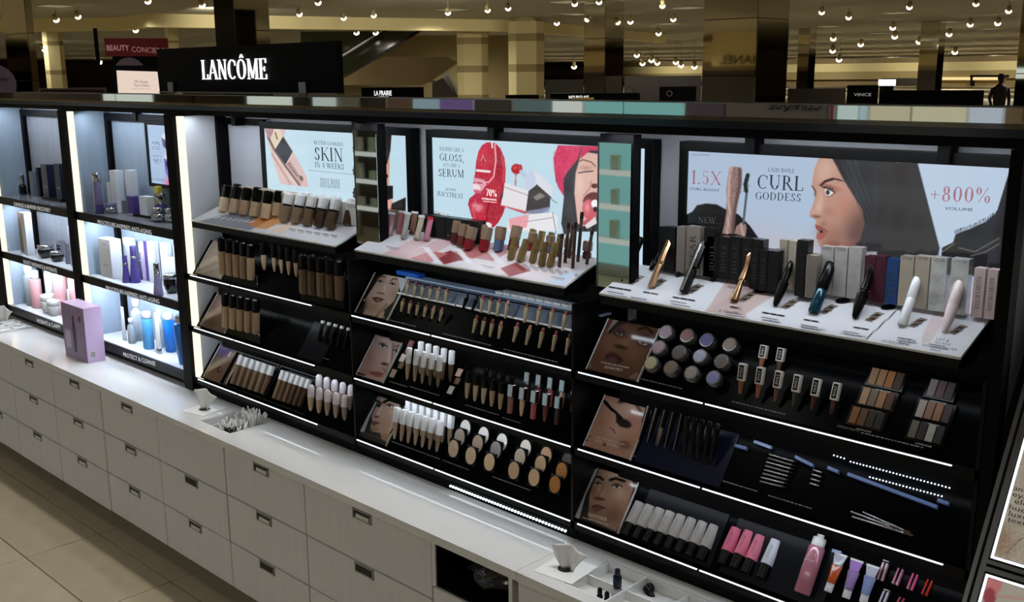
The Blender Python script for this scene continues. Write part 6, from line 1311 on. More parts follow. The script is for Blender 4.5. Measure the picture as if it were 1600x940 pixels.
m_cc = mat('carton_champagne', (196, 186, 172), .3, .5, vary=.06, scale=20); m_ck = mat('carton_black2', (16, 16, 18), .3); m_cb = mat('carton_blue', (20, 64, 120), .3); m_cp = mat('carton_pink', (206, 186, 184), .4); m_cm = mat('carton_plum', (70, 26, 44), .35); m_ct = mat('carton_taupe', (130, 122, 116), .35, vary=.1, scale=25)
# x0, x1, top, base (pixels), material, lettering, description
BXS = [(1030, 1041, 354, 412, m_ck, '', 'slim black carton at the left end behind the white tray'), (1042, 1054, 354, 414, m_ck, '', 'black carton second at left end behind the white tray'), (1057, 1070, 354, 421, m_ct, '', 'grey carton left of the embossed one'), (1072, 1093, 354, 418, m_ct, 'STAR', 'embossed grey carton with lettering up its side'), (1094, 1108, 378, 424, m_ct, '', 'short grey carton in front of the embossed one'), (1100, 1116, 356, 405, m_ck, '', 'dark carton behind the short grey one'),
       (1104, 1121, 370, 424, m_ck, 'IDOLE', 'first black lettered carton of the rear black row'), (1122, 1139, 370, 428, m_ck, 'IDOLE', 'second black lettered carton of the rear black row'), (1140, 1157, 370, 430, m_ck, 'IDOLE', 'third black lettered carton of the rear black row'), (1158, 1174, 372, 432, m_ck, 'IDOLE', 'fourth black lettered carton of the rear black row'), (1175, 1192, 374, 434, m_ck, '', 'last black carton of the rear black row'),
       (1172, 1185, 390, 435, m_ck, 'IDOLE', 'first low black carton in front of the rear black row'), (1186, 1199, 391, 437, m_ck, 'IDOLE', 'second low black carton in front of the rear black row'), (1200, 1215, 392, 438, m_ck, '', 'third low black carton in front of the rear black row'),
       (1217, 1229, 374, 440, m_cc, 'HYPNOSE', 'first slim champagne carton right of the black row'), (1231, 1243, 376, 441, m_cc, '', 'second slim champagne carton right of the black row'), (1245, 1262, 375, 440, m_ck, '', 'black carton right of the slim champagne ones'), (1243, 1257, 398, 444, m_ck, '', 'low black carton before the tall black one'), (1259, 1276, 399, 446, m_ct, '', 'low grey carton left of the silver group'),
       (1281, 1301, 385, 449, m_cs, 'E', 'first silver carton under the profile face'), (1303, 1323, 386, 451, m_cs, 'E', 'second silver carton under the profile face'), (1325, 1345, 386, 450, m_cs, '', 'third silver carton under the profile face'), (1350, 1366, 400, 458, m_cm, 'BIG', 'plum carton beside the blue one'), (1367, 1382, 400, 460, m_cm, '', 'second plum carton beside the blue one'), (1385, 1403, 404, 462, m_cb, 'BIG', 'blue carton right of the plum ones'),
       (1405, 1426, 400, 465, m_cc, 'E', 'first wide champagne carton right of the blue one'), (1428, 1451, 400, 468, m_cc, 'E', 'second wide champagne carton right of the blue one'), (1453, 1478, 402, 470, m_cf, 'E', 'first crinkled silver foil carton'), (1484, 1512, 404, 475, m_cf, 'E', 'second crinkled silver foil carton'), (1520, 1538, 419, 479, m_cp, 'MASCARA MELTER', 'first pink white carton at the right end'), (1541, 1557, 421, 482, m_cp, 'MASCARA MELTER', 'second pink white carton at the right end')]
for x0, x1, yt, yb, m, s, lab in BXS:
    y_ = .333; 
    if yt > 376 and x0 < 1280 and x0 > 1094: y_ = .312
    D = depth(y_); a, b = D.at(x0, (yt+yb)/2), D.at(x1, (yt+yb)/2); zt = D.at((x0+x1)/2, yt)[2]; zb = 1.287+(y_-YF)*.05/.14+.003; w = b[0]-a[0]; h = zt-zb
    dp = min(.036, .352-y_) if y_ < .33 else .022
    r = item('mascara_carton', lab, 'box', 'mascara cartons behind the white tray', ((a[0]+b[0])/2, y_+dp/2, zb+.0085), h-.0085, 0, w, dp, [('box', 'carton', 0, 1, 1, m)])
    if s == 'E': label_text(r, 'LANCO^ME', w*.7, .006, h*.86, -dp/2-.0005, m_prtext)
    elif s: label_text(r, s, h*.62, w*.42, h*.46, -dp/2-.0005, m_prtext if m in (m_cp, m_cc, m_ct) else mat('lettering_grey', (74, 72, 72), .4), True, serif=True)

# right bay, top tier
JC = [(140, 122, 134), (122, 88, 82), (84, 78, 126), (134, 118, 106), (150, 128, 138), (84, 76, 72), (166, 166, 190), (94, 84, 80), (186, 176, 142), (128, 112, 98), (170, 160, 158), (142, 142, 190)]
JP = [(1048.5, 526), (1081.7, 532), (1112, 539), (1148, 546), (1037, 550), (1069, 558), (1101.6, 564), (1135, 572), (1025.5, 574.5), (1056, 582), (1088, 590), (1122.5, 597.5)]
JN = ['mauve', 'rosewood', 'violet', 'bronze glitter', 'dusty pink', 'charcoal brown', 'icy silver blue', 'smoky brown', 'cream beige', 'taupe', 'pale glitter', 'lavender']
for i, px in enumerate(JP):
    P = T0; u, v = P.uv(*px); p = P.pt(u, v, .002); w = pxw(p, 26); h = .026
    r = item('eyeshadow_jar', f'{JN[i]} eyeshadow in round glass jar on the right bay top tier', 'eyeshadow', 'round eyeshadow jars', p, h, SL-math.pi/2, w, w, [('jar', 'cyl', 0, .8, 1, mat('jar_glass', (62, 60, 62), .06, spec=.8)), ('rim', 'cyl', .8, 1, .96, mat('jar_rim', (112, 110, 110), .2, .5)), ('powder', 'disc', 1.0, 1.04, .78, mat('jar_shade_%d' % i, JC[i], .6, vary=.25 if i in (3, 6, 10) else .05, scale=180))])
LCOL = [(140, 92, 70), (160, 104, 76), (112, 76, 72), (70, 66, 62), (84, 44, 42), (86, 54, 50)]
m_frame = mat('label_frame', (214, 208, 204), .4)
def liquid(i, p, h, a, lab):
    w = pxw(p, 12.5); r = item('liquid_shadow', lab, 'eyeshadow', 'white framed liquid eyeshadows', p, h, a, w, w*.7, [('vial', 'cone', 0, .42, .82, mat('liquid_%d' % (i % 6), LCOL[i % 6], .15)), ('cap', 'box', .44, 1, 1, m_frame)])
    MB().box(-w*.32, w*.32, -w*.36, -w*.345, h*.50, h*.95).obj('black_label', m_cap, r); label_text(r, 'IDOLE', h*.34, w*.34, h*.725, -w*.37, m_prlight, True)
row(T0, (1160, 619), (1166, 572), (1302, 651), (1313, 602), 6, lambda i, p, h, a: liquid(i, p, h, a, f'{nth(i, 6)} of six white framed liquid eyeshadows in lower row'), .014)
row(T0, (1190, 577), (1197, 541), (1217, 583), (1224, 545), 2, lambda i, p, h, a: liquid(i+1, p, h, a, f'{"left" if i == 0 else "right"} of two white framed liquid eyeshadows in upper row'), .006)
PAL = [((1386, 594), [(176, 134, 96), (182, 134, 92), (176, 114, 56), (76, 48, 28)], 'amber eyeshadow palette, top of left palette column'), ((1372, 625), [(196, 156, 116), (140, 116, 102), (180, 128, 84), (96, 58, 40)], 'tan eyeshadow palette, middle of left palette column'), ((1356, 655), [(166, 112, 60), (126, 86, 56), (60, 48, 32), (48, 44, 36)], 'olive brown eyeshadow palette, bottom of left palette column'),
       ((1472, 611), [(146, 138, 142), (112, 80, 88), (76, 66, 74)], 'mauve eyeshadow palette, top of right palette column'), ((1461, 645), [(196, 180, 166), (166, 122, 100), (176, 124, 90), (76, 60, 54)], 'peach eyeshadow palette, middle of right palette column'), ((1449, 677), [(122, 120, 106), (56, 52, 48), (206, 206, 196), (50, 50, 48)], 'grey and white eyeshadow palette, bottom of right palette column')]
for px, cs, lab in PAL:
    P = T0; u, v = P.uv(*px); c = P.pt(u, v, .001); w = pxw(c, 13.4); n = len(cs); W = w*n+.012; hh = .043
    t = thing('eyeshadow_palette', lab+' in the right bay', 'palette', tuple(c), (-SL, 0, 0)); MB().cbox(-W/2, W/2, -.006, 0, -hh/2, hh/2, .002).obj('case', m_cap, t)
    for i, q in enumerate(cs): MB().box(-W/2+.006+w*i+.0012, -W/2+.006+w*(i+1)-.0012, -.0075, -.0058, -hh*.4, hh*.42).obj('pan', mat('pan_%d_%d_%d' % q, tuple(v*.84 for v in q), .6, vary=.12, scale=90), t)
    letters('HYPNOSE', (-.012, -.0065, -hh/2-.006), (.03, 0, 0), (0, 0, .0035), (0, -1, 0), m_prlight, t, False)
# right bay, middle tier
P = T1; u0, u1 = P.uv(1000, 700)[0], P.uv(1135, 735)[0]
nv = thing('navy_plate', 'navy blue back plate behind the mascaras on the right bay middle tier', 'plate', tuple(P.pt((u0+u1)/2, .1))); o = MB().slab(P.pt(0, 0, .0006), P.U, P.V, P.N, u0, u1, .008, .1465, .002).obj('plate', mat('navy_blue', (13, 18, 40), .25, spec=.2)); o.parent = nv; o.matrix_parent_inverse = Matrix.Translation(nv.location).inverted()
def masc(desc, group, n, wpx, edge):
    def f(i, p, h, a):
        w = pxw(p, wpx); sg = [('body', 'taper', 0, .5, .95, m_cap if not (edge and i == 2) else m_tcap), ('cap', 'box' if edge else 'cyl', .5, 1, 1, m_cap)]
        if edge: sg.append(('silver_edge', 'box', .02, .99, .28, m_silver, 1.15))
        item('mascara', f'{nth(i, n)} of {NUM[n]} {desc}', 'mascara', group, p, h, a, w, w*.8, sg)
    return f
row(T1, (1003, 690), (1018, 637), (1057, 708), (1070, 649), 5, masc('silver edged mascaras on the navy plate', 'mascaras on the navy plate', 5, 8, True), .012)
row(T1, (1073, 714), (1078, 652), (1114, 728), (1126, 664), 5, masc('black mascaras beside the silver edged ones', 'mascaras on the navy plate', 5, 10, False), .012)
for k, (q0, q1, pl_, lab) in enumerate((((985, 842), (1112, 880), T2, 'dark navy back plate behind the grey sleeved tubes'), ((1127, 884), (1290, 935), T2, 'dark navy back plate behind the pink sleeved tubes'), ((470, 545), (508, 556), T1, 'dark navy plate left of the seven black pencils'))):
    u0, u1 = pl_.uv(*q0)[0], pl_.uv(*q1)[0]; nv = thing('navy_plate', lab, 'plate', tuple(pl_.pt((u0+u1)/2, .1))); o = MB().slab(pl_.pt(0, 0, .0006), pl_.U, pl_.V, pl_.N, u0, u1, .008, .1465, .002).obj('plate', mat('navy_dark', (11, 15, 24), .3, spec=.15)); o.parent = nv; o.matrix_parent_inverse = Matrix.Translation(nv.location).inverted()
item('card_box', 'bright blue flat box on the ledge above the gold lipsticks', 'box', None, (-2.31, .326, 1.2088), .012, 0, .10, .026, [('box', 'carton', 0, 1, 1, mat('bright_blue', (40, 110, 220), .3))])
m_pen = mat('pen_silver', (196, 196, 200), .2, 1)
def lying(px0, px1, m, tipm, label, group, wpx=3.2, tier=1, lift=.006, name='brow_pencil'):
    P = TIER[tier]; a, b = P.at(*px0), P.at(*px1); d = b-a; L = float(np.linalg.norm(d)); w = pxw(a, wpx)
    o = item(name, label, 'pencil', group, a+P.N*lift, L, 0, w, w, [('barrel', 'cyl', 0, .86, 1, m), ('cap', 'cyl', .86, 1, 1.1, tipm)])
    o.rotation_mode = 'QUATERNION'; o.rotation_quaternion = Vector(d).to_track_quat('Z', 'Y')
for i in range(8): lying((1204-2.1*i, 711+6*i), (1248-2.4*i, 724+5.6*i), m_pen if i % 2 == 0 else m_steel, m_cap, f'{["topmost", "second", "third", "fourth", "fifth", "sixth", "seventh", "lowest"][i]} of eight silver brow pencils lying in the left stack', 'stacked brow pencils')
for i in range(4): lying((1272-1.6*i, 735+7*i), (1288-1.6*i, 740+7*i), m_pen, m_cap, f'{["topmost", "second", "third", "lowest"][i]} of four short silver pencils right of the stack', 'short silver pencils')
for i, (a, b) in enumerate((((1331, 800), (1402, 827)), ((1333, 808), (1428, 838)), ((1350, 801), (1424, 834)))): lying(a, b, m_pen, m_brn, f'{ORD[i]} of three long silver brow pens lying at right of the middle tier', 'long brow pens', 3.5)
# clear step trays, blue edge light put into their colour, and their dotted lights
m_bedge = mat('acrylic_edge_light', (120, 146, 206), .2, trans=.2)
def step_tray(label, edges, dots, tier):
    P = TIER[tier]; c = P.at(*edges[0][0]); t = thing('step_tray', label, 'tray', tuple(c)); inv = Matrix.Translation(t.location).inverted()
    for a, b in edges:
        a, b = P.uv(*a), P.uv(*b); h = .007
        o = MB().prism([(a[0], a[1]), (b[0], b[1]), (b[0], b[1]+h), (a[0], a[1]+h)], P.pt(0, 0, .001), P.U, P.V, P.N, .010).obj('acrylic_step', m_bedge); o.parent = t; o.matrix_parent_inverse = inv
    for a, b, n in dots:
        p, q = P.at(*a), P.at(*b)
        for i in range(n):
            o = put('diode', dm, m_diode2, t, None); o.matrix_parent_inverse = inv; o.location = tuple(p+(q-p)*i/(n-1)+P.N*.0105); o.scale = (.5, .5, .5); o.rotation_euler = (math.pi/2-SL, 0, 0)
m_diode2 = glow('diode_soft', (225, 238, 255), 2)
step_tray('clear blue edged step tray with dotted lights at right of middle tier', [((1326, 745), (1466, 797)), ((1466, 786), (1484, 792))], [((1332, 724), (1486, 765), 30), ((1362, 748), (1474, 778), 22)], 1)
step_tray('clear blue edged step tray over the stacked brow pencils', [((1180, 694), (1207, 704)), ((1244, 718), (1272, 732)), ((1150, 700), (1168, 705)), ((1295, 735), (1312, 742))], [((1306, 714), (1322, 719), 4)], 1)
step_tray('clear tray edge with dotted lights above the pink glosses', [((1302, 864), (1316, 868))], [((1307, 846), (1462, 896), 34)], 2)
# right bay, bottom tier
m_sleeve = mat('grey_sleeve', (176, 172, 170), .45, vary=.05); m_pk = [mat('pink_sleeve_%d' % i, c, .45) for i, c in enumerate([(216, 100, 136), (222, 112, 146), (226, 122, 154)])]; m_ws = mat('white_sleeve', (214, 220, 236), .4)
def sleeve(i, p, h, a, m, lab, group):
    w = pxw(p, 21); r = item('sleeved_tube', lab, 'tube', group, p, h*1.55, a, w, w*.5, [('tube', 'half', 0, .36, .92, m_cap), ('sleeve', 'half', .36, 1, 1, m)])
    label_text(r, 'LANCO^ME', h*.5, w*.16, h*1.05, -w*.53, m_prtext if m is not m_sleeve else mat('faint_print', (130, 126, 124), .5), True)
def tu(b, t_): return (b[0]-9, b[1]+16), t_
row(T2, (979, 838), (1004, 788), (1095, 876), (1120, 824), 8, lambda i, p, h, a: sleeve(i, p, h/1.55, a, m_sleeve, f'{nth(i, 8)} of eight grey sleeved tubes beside the calm woman picture', 'grey sleeved tubes'), .006)
for i, (b, t_) in enumerate((((1129, 883), (1154, 828)), ((1148, 889), (1174, 833)), ((1166, 897), (1192, 840)), ((1190, 905), (1216, 847)))):
    p, h, a = lean(T2, b, t_); sleeve(i, p+T2.N*.006, h/1.55, a, m_pk[i] if i < 3 else m_ws, f'{["left", "middle", "right"][i]} of three pink sleeved tubes on the bottom tier' if i < 3 else 'white sleeved tube right of the pink ones on the bottom tier', 'pink and white sleeved tubes')
p, h, a = lean(T2, (1257, 930), (1289, 834)); w = pxw(p, 27)
r = item('spray_bottle', 'tall mauve pink spray bottle with white pump on the bottom tier', 'bottle', None, p+T2.N*.016, h, a, w, w*.8, [('body', 'cyl', 0, .76, 1, mat('mauve_bottle', (176, 112, 130), .15, coat=.5)), ('collar', 'cyl', .76, .90, .8, m_wcap), ('pump', 'cyl', .90, 1, .45, m_wcap)])
label_text(r, 'LANCO^ME', w*.6, h*.025, h*.5, -w*.41, m_prlight)
TB = [((1296, 926), (1317, 867), (206, 90, 40), 'orange'), ((1324, 936), (1342, 876), (170, 140, 200), 'violet'), ((1351, 943), (1367, 885), (150, 170, 220), 'pale blue')]
for b, t_, c, nm in TB:
    p, h, a = lean(T2, b, t_); w = pxw(p, 21)
    item('clear_tube', f'clear squeeze tube with {nm} gel and white cap on the bottom tier', 'tube', 'clear squeeze tubes', p+T2.N*.010, h, a, w, w*.7, [('gel', 'crimp', .22, .70, .9, mat('gel_'+nm.replace(' ', '_'), c, .1, trans=.3)), ('cap', 'cyl', 0, .22, .62, m_wcap), ('upper_tube', 'crimp', .70, .95, 1.0, mat('tube_clear_'+nm.replace(' ', '_'), (190, 190, 206) if nm != 'violet' else (170, 130, 206), .1), .35), ('seal', 'box', .95, 1, 1.0, m_wcap, .12)])
GQ = [((1377, 908), (1387, 878), (196, 150, 166), 'pale mauve'), ((1400, 915), (1411, 888), (206, 130, 160), 'soft pink'), ((1423, 923), (1434, 896), (222, 100, 150), 'hot pink'), ((1446, 931), (1458, 903), (206, 60, 50), 'red'), ((1378, 948), (1388, 924), (206, 200, 226), 'lilac white'), ((1402, 956), (1413, 934), (170, 70, 96), 'berry')]
for b, t_, c, nm in GQ:
    p, h, a = lean(T2, b, t_); w = pxw(p, 10)
    item('lip_gloss', f'{nm} slim boxed gloss at lower right of the bottom tier', 'lip gloss', 'slim glosses at lower right', p+T2.N*.008, h, a, w, w*.6, [('body', 'box', 0, .9, 1, mat('slim_'+nm.replace(' ', '_'), c, .15)), ('black_side', 'box', .0, .97, .4, m_cap, 1.1), ('end_cap', 'box', .97, 1.02, 1.02, m_wcap)])

# ------------------------------------------------------------------ skincare bays
S = [level(b-.0035) for a, b in SH]
m_wbox = mat('box_white', (226, 230, 236), .4); m_lbox = mat('box_lilac', (198, 186, 222), .35); m_gbox = mat('box_grey', (120, 124, 136), .35); m_nbox = mat('box_navy', (34, 42, 66), .25); m_pbox = mat('box_purple', (84, 62, 140), .3)
m_pglass = mat('purple_glass', (74, 62, 128), .08, coat=.5); m_pgl2 = mat('violet_clear', (170, 162, 206), .06, trans=.5); m_bluel = mat('blue_lotion', (24, 110, 200), .08, coat=.5); m_bluel2 = mat('blue_lotion_pale', (90, 170, 226), .08, coat=.5)
m_pinkl2 = mat('pink_lotion', (240, 180, 186), .2, coat=.3); m_clearb = mat('clear_bottle', (214, 224, 230), .06, trans=.4); m_wpl = mat('white_plastic', (236, 238, 240), .25); m_kjar = mat('black_jar', (14, 14, 20), .08)
def std(pl, b, t_, w, d, name, label, cat, segs, group=None, rz=0.0, tall=None):
    p, h = up(pl, b, t_); p = np.array(p); hd_ = pxw(p, w)*d/2
    if pl.O[2] > .65 and not p[1]+hd_ < .358:
        y = .357-hd_; z = p[2]; q = depth(y).at(*b); p = np.array([q[0], y, z]); h = depth(y).at(*t_)[2]-z
    p[2] += .0006
    return item(name, label, cat, group, p, tall or h, 0, pxw(p, w), pxw(p, w)*d, segs, rz)
def box_(pl, b, t_, w, d, m, label, rz=0.0, text=None, group=None, tm=None):
    r = std(pl, b, t_, w, d, 'carton', label, 'box', [('box', 'carton', 0, 1, 1, m)], group, rz)
    if text:
        bb = r.data.vertices; y = min(v.co.y for v in bb); zt = max(v.co.z for v in bb); ww = max(v.co.x for v in bb)
        for s, z, f in text: label_text(r, s, ww*2*f, ww*.22*f/.7, zt*z, y-.0005, tm or m_prtext)
    return r
JB = lambda m1, m2: [('jar', 'jar', 0, .62, 1, m1), ('lid', 'cyl', .64, 1, .98, m2)]
BT = lambda m1, m2, f=.72: [('bottle', 'shoulder', 0, f, 1, m1), ('cap', 'cyl', f, 1, .62, m2)]
# far left bay
std(S[0], (36, 302), (33, 273), 11, 1, 'serum_bottle', 'small black serum bottle with silver cap, far left top shelf', 'bottle', [('bottle', 'shoulder', 0, .55, 1, m_kjar), ('cap', 'cyl', .55, 1, .7, m_silver)])
box_(S[0], (54, 300), (52, 268), 12, .6, m_gbox, 'slim grey carton, left on the far left top shelf')
box_(S[0], (64, 303), (62, 262), 9, .6, m_kjar, 'slim dark carton with gold edge on the far left top shelf')
t = thing('riser', 'black riser block under the navy cartons, far left top shelf', 'riser', tuple(S[0].at(88, 313))); MB().box(-.11, .10, -.02, .05, .0006, .012).obj('block', m_blk3, t)
R0 = level(SH[0][1]-.0035+.0122)
box_(R0, (78, 302), (74, 257), 21, .55, m_nbox, 'left navy carton on the black riser', text=[('LANCO^ME', .3, .6)], tm=m_prlight); box_(R0, (98, 304), (95, 256), 20, .55, m_nbox, 'right navy carton on the black riser', text=[('LANCO^ME', .3, .6)], tm=m_prlight)
box_(S[1], (47, 398), (40, 332), 14, .8, m_wbox, 'tall white carton with gold stripe on the far left middle shelf'); box_(S[1], (38, 394), (31, 331), 9, .6, m_cart[3], 'slim bronze carton behind the tall white one')
std(S[1], (73, 402), (72, 382), 25, 1, 'cream_jar', 'large black cream jar with silver lid', 'jar', JB(m_kjar, m_silver)); std(S[1], (90, 408), (89, 392), 20, 1, 'cream_jar', 'small black cream jar before the large one', 'jar', JB(m_kjar, m_silver))
box_(S[1], (97, 398), (95, 376), 15, .6, m_silver, 'mirror finish carton behind the small black jar'); std(S[1], (108, 412), (104, 380), 10, 1, 'serum_bottle', 'grey serum bottle with silver cap beside the lilac carton', 'bottle', BT(m_gbox, m_silver)); box_(S[1], (119, 416), (113, 354), 15, .7, m_lbox, 'lilac carton at the right end of the far left middle shelf')
PB_ = lambda m: [('bottle', 'cyl', 0, .78, 1, m), ('cap', 'cyl', .78, 1, .72, m_wpl)]
for b, t_, w, m, lab in (((59, 480), (56, 424), 21, m_pinkl2, 'pink lotion bottle in front on the far left lowest shelf'), ((50, 476), (45, 416), 20, m_clearb, 'clear pale bottle behind the front pink one'), ((96, 466), (93, 412), 25, m_pinkl2, 'wide pink lotion bottle behind the small jars'), ((80, 462), (77, 410), 18, m_wpl, 'white bottle left of the wide pink one'), ((120, 470), (117, 416), 25, m_pinkl2, 'pink lotion bottle behind the lilac gift box')):
    r = std(S[2], b, t_, w, .8, 'lotion_bottle', lab, 'bottle', PB_(m), 'lotion bottles'); 
    if m is m_pinkl2: label_text(r, 'LANCO^ME', .02, .0035, .05, -.0275 if False else min(v.co.y for v in r.data.vertices)-.0005, m_prtext)
std(S[2], (77, 487), (75, 460), 22, 1, 'cream_jar', 'white cream jar, rear of the pair on far left lowest shelf', 'jar', JB(m_wpl, m_wpl)); std(S[2], (86, 492), (84, 468), 21, 1, 'cream_jar', 'white cream jar, front of the pair on far left lowest shelf', 'jar', JB(m_wpl, m_wpl))
box_(S[2], (99, 476), (97, 457), 20, .6, m_wbox, 'small pale carton right of the white jars'); box_(S[2], (118, 482), (115, 452), 22, .6, m_wbox, 'white carton behind the lilac gift box'); 
# gift box on the worktop
a, b = TOP.at(103, 553), TOP.at(138, 568); c2 = TOP.at(165, 562)
gb = thing('gift_box', 'lilac gift box with a bottle picture standing on the worktop', 'box', ((a[0]+b[0])/2, (a[1]+b[1])/2, H+.0005)); ang = math.atan2(b[1]-a[1], b[0]-a[0]); wv = float(np.linalg.norm(b-a)); gd = float(np.linalg.norm(c2-b))*.98; gb.rotation_euler = (0, 0, ang); hg = depth(b[1]).at(133, 484)[2]-H
MB().box(-wv/2, wv/2, 0, gd, 0, hg).obj('carton', mat('lilac_card', (206, 176, 208), .4, vary=.06, scale=12), gb)
m_side = mat('lilac_face', (158, 140, 176), .4, vary=.12, scale=14)
MB().quad([(-wv/2+.002, -.0006, .002), (wv/2-.002, -.0006, .002), (wv/2-.002, -.0006, hg-.002), (-wv/2+.002, -.0006, hg-.002)]).obj('front_print', m_side, gb)
MB().prism([(-.01, .03), (.01, .03), (.016, hg*.5), (.007, hg*.72), (.007, hg*.8), (-.007, hg*.8), (-.007, hg*.72), (-.014, hg*.5)], (.0, -.001, .0), X3, Z3, (0, -1, 0), .0008).obj('printed_bottle', mat('print_dark', (66, 48, 84), .4), gb)
MB().box(-wv*.40, -wv*.15, -.0018, -.001, .04, hg*.5).obj('printed_label', mat('print_pale', (206, 196, 216), .5), gb); MB().lathe([(.012, 0), (.012, .0008)], 16).obj('sticker', mat('sticker_red', (150, 40, 60), .4), gb, loc=(wv*.3, -.001, hg*.78), rot=(math.pi/2, 0, 0))
MB().box(wv/2+.0005, wv/2+.0012, .015, .035, .02, .05).obj('barcode_label', m_card, gb)
for i in range(5): MB().box(wv/2+.0012, wv/2+.0016, .0165+.0035*i, .018+.0035*i, .023, .047).obj('bar', m_blackm, gb)
# second bay
std(S[0], (156, 333), (152, 270), 14, 1, 'serum_bottle', 'tall slim violet serum bottle with chrome top', 'bottle', [('bottle', 'cyl', 0, .22, 1, m_pglass), ('glass', 'cyl', .22, .78, .98, m_pgl2), ('cap', 'cyl', .78, 1, .9, m_silver)])
std(S[0], (174, 333), (173, 317), 20, 1, 'cream_jar', 'small mirrored round jar beside the tall violet bottle', 'jar', [('jar', 'bowl', 0, .65, 1, m_silver), ('lid', 'cyl', .67, 1, .85, m_pgl2)])
box_(S[0], (176, 322), (172, 285), 11, .8, m_wbox, 'slim white carton in front of the tall pale ones'); box_(S[0], (186, 322), (180, 266), 19, .7, m_wbox, 'tall pale carton, left of the tall pair', text=[('LANCO^ME', .2, .6)]); box_(S[0], (209, 325), (205, 266), 17, .7, m_wbox, 'tall pale carton, right of the tall pair', text=[('LANCO^ME', .3, .6)]); box_(S[0], (194, 326), (192, 313), 12, .6, m_gbox, 'low grey carton before the tall pair')
t = thing('riser', 'black riser block under the purple jars in the second bay', 'riser', tuple(S[0].at(236, 341))); MB().box(-.13, .10, -.012, .04, .0006, .011).obj('block', m_blk3, t)
R1 = level(SH[0][1]-.0035+.0112)
r = box_(R1, (213, 328), (211, 306), 20, .9, m_pbox, 'purple ended white carton on the riser'); box_(R1, (231, 330), (229, 307), 24, .6, m_wbox, 'white carton with a printed jar right of the purple end')
box_(S[0], (248, 308), (246, 291), 12, .6, mat('box_yellow', (206, 190, 70), .4), 'yellow carton behind the purple jars')
for b, t_, w, lab in (((252, 335), (251, 302), 24, 'purple and chrome jar on the riser, upper right'), ((248, 346), (247, 324), 25, 'chrome round jar, left of the front three'), ((266, 347), (264, 325), 20, 'chrome round jar, middle of the front three'), ((277, 350), (275, 326), 14, 'chrome round jar, right of the front three')):
    std(S[0], b, t_, w, .9, 'cream_jar', lab, 'jar', [('jar', 'bowl', 0, .6, 1, m_silver if 'front' in lab else m_pglass), ('lid', 'cyl', .62, 1, .8, m_silver)], 'chrome and purple jars')
r = box_(S[1], (176, 432), (169, 372), 40, .45, m_wbox, 'large white carton with small print in the second bay', text=[('LANCO^ME', .85, .4), ('ABSOLUE', .3, .4)]); 
for k, (b, t_, w, lab, m) in enumerate((((198, 441), (194, 399), 14, 'short purple glass serum, left of the purple trio', m_pglass), ((212, 441), (207, 384), 18, 'tall purple glass serum, middle of the purple trio', m_pglass), ((223, 432), (220, 394), 9, 'slim purple serum, right of the purple trio', m_pglass), ((248, 461), (244, 411), 17, 'chrome topped violet drop bottle in the second bay', m_pgl2))):
    std(S[1], b, t_, w, .9, 'serum_bottle', lab, 'bottle', [('bottle', 'vase', 0, .66, 1, m), ('shoulder', 'cyl', .66, .72, .66, m_silver), ('cap', 'cyl', .72, 1, .6, m_pglass if m is m_pglass else m_silver)], 'purple serums')
for i, (b, t_, w, m) in enumerate((((206, 424), (202, 372), 20, m_wbox), ((227, 434), (223, 378), 14, m_lbox), ((234, 436), (230, 377), 12, m_pbox), ((243, 438), (239, 378), 19, m_wbox), ((263, 444), (259, 380), 18, m_wbox), ((281, 446), (277, 384), 12, m_wbox))):
    box_(S[1], b, t_, w*1.2, .35, m, f'{nth(i, 6)} of six tall cartons at the back of the second bay middle shelf', group='tall cartons in the second bay')
box_(S[1], (273, 434), (271, 403), 24, .4, m_wpl, 'low white carton above the black jars')
std(S[1], (270, 457), (267, 427), 26, 1, 'cream_jar', 'black and purple cream jar with chrome lid, left', 'jar', [('jar', 'jar', 0, .72, 1, m_kjar), ('lid', 'cyl', .74, 1, .98, m_silver)]); std(S[1], (285, 463), (283, 434), 18, 1, 'cream_jar', 'black and purple cream jar with chrome lid, right', 'jar', [('jar', 'jar', 0, .72, 1, m_pglass), ('lid', 'cyl', .74, 1, .98, m_silver)])
std(S[2], (195, 531), (190, 479), 11, .5, 'cream_tube', 'white squeeze tube, leftmost on the second bay lowest shelf', 'tube', [('tube', 'crimp', .15, 1, 1, m_wpl), ('cap', 'cyl', 0, .15, .8, m_wpl)])
for b, t_, w, m, lab, txt in (((207, 536), (203, 497), 14, m_clearb, 'small clear bottle with white label beside the white tube', 1), ((217, 528), (212, 468), 22, m_clearb, 'tall clear bottle with clear cap behind', 0)):
    r = std(S[2], b, t_, w, .8, 'toner_bottle', lab, 'bottle', BT(m, m_wpl, .84), 'clear toners')
for b, t_, w, m, lab, cp in (((233, 544), (229, 487), 20, m_bluel2, 'blue toner bottle, left of the blue three', m_wpl), ((267, 542), (262, 488), 21, m_bluel, 'blue toner bottle, middle of the blue three', m_wpl), ((287, 568), (282, 493), 24, m_bluel, 'large deep blue bottle with silver cap, right of the blue three', m_silver)):
    std(S[2], b, t_, w, .8, 'toner_bottle', lab, 'bottle', [('bottle', 'jar' if cp is m_silver else 'cyl', 0, .82, 1, m), ('cap', 'cyl', .83, 1, .78, cp)], 'blue toners')
std(S[2], (249, 552), (244, 489), 14, .6, 'cream_tube', 'white squeeze tube between the blue bottles', 'tube', [('tube', 'crimp', .14, 1, 1, m_wpl), ('cap', 'cyl', 0, .14, .8, m_silver)]); std(S[2], (252, 532), (249, 483), 14, .8, 'toner_bottle', 'clear bottle behind the white tube between the blue ones', 'bottle', BT(m_clearb, m_wpl, .84), 'clear toners')
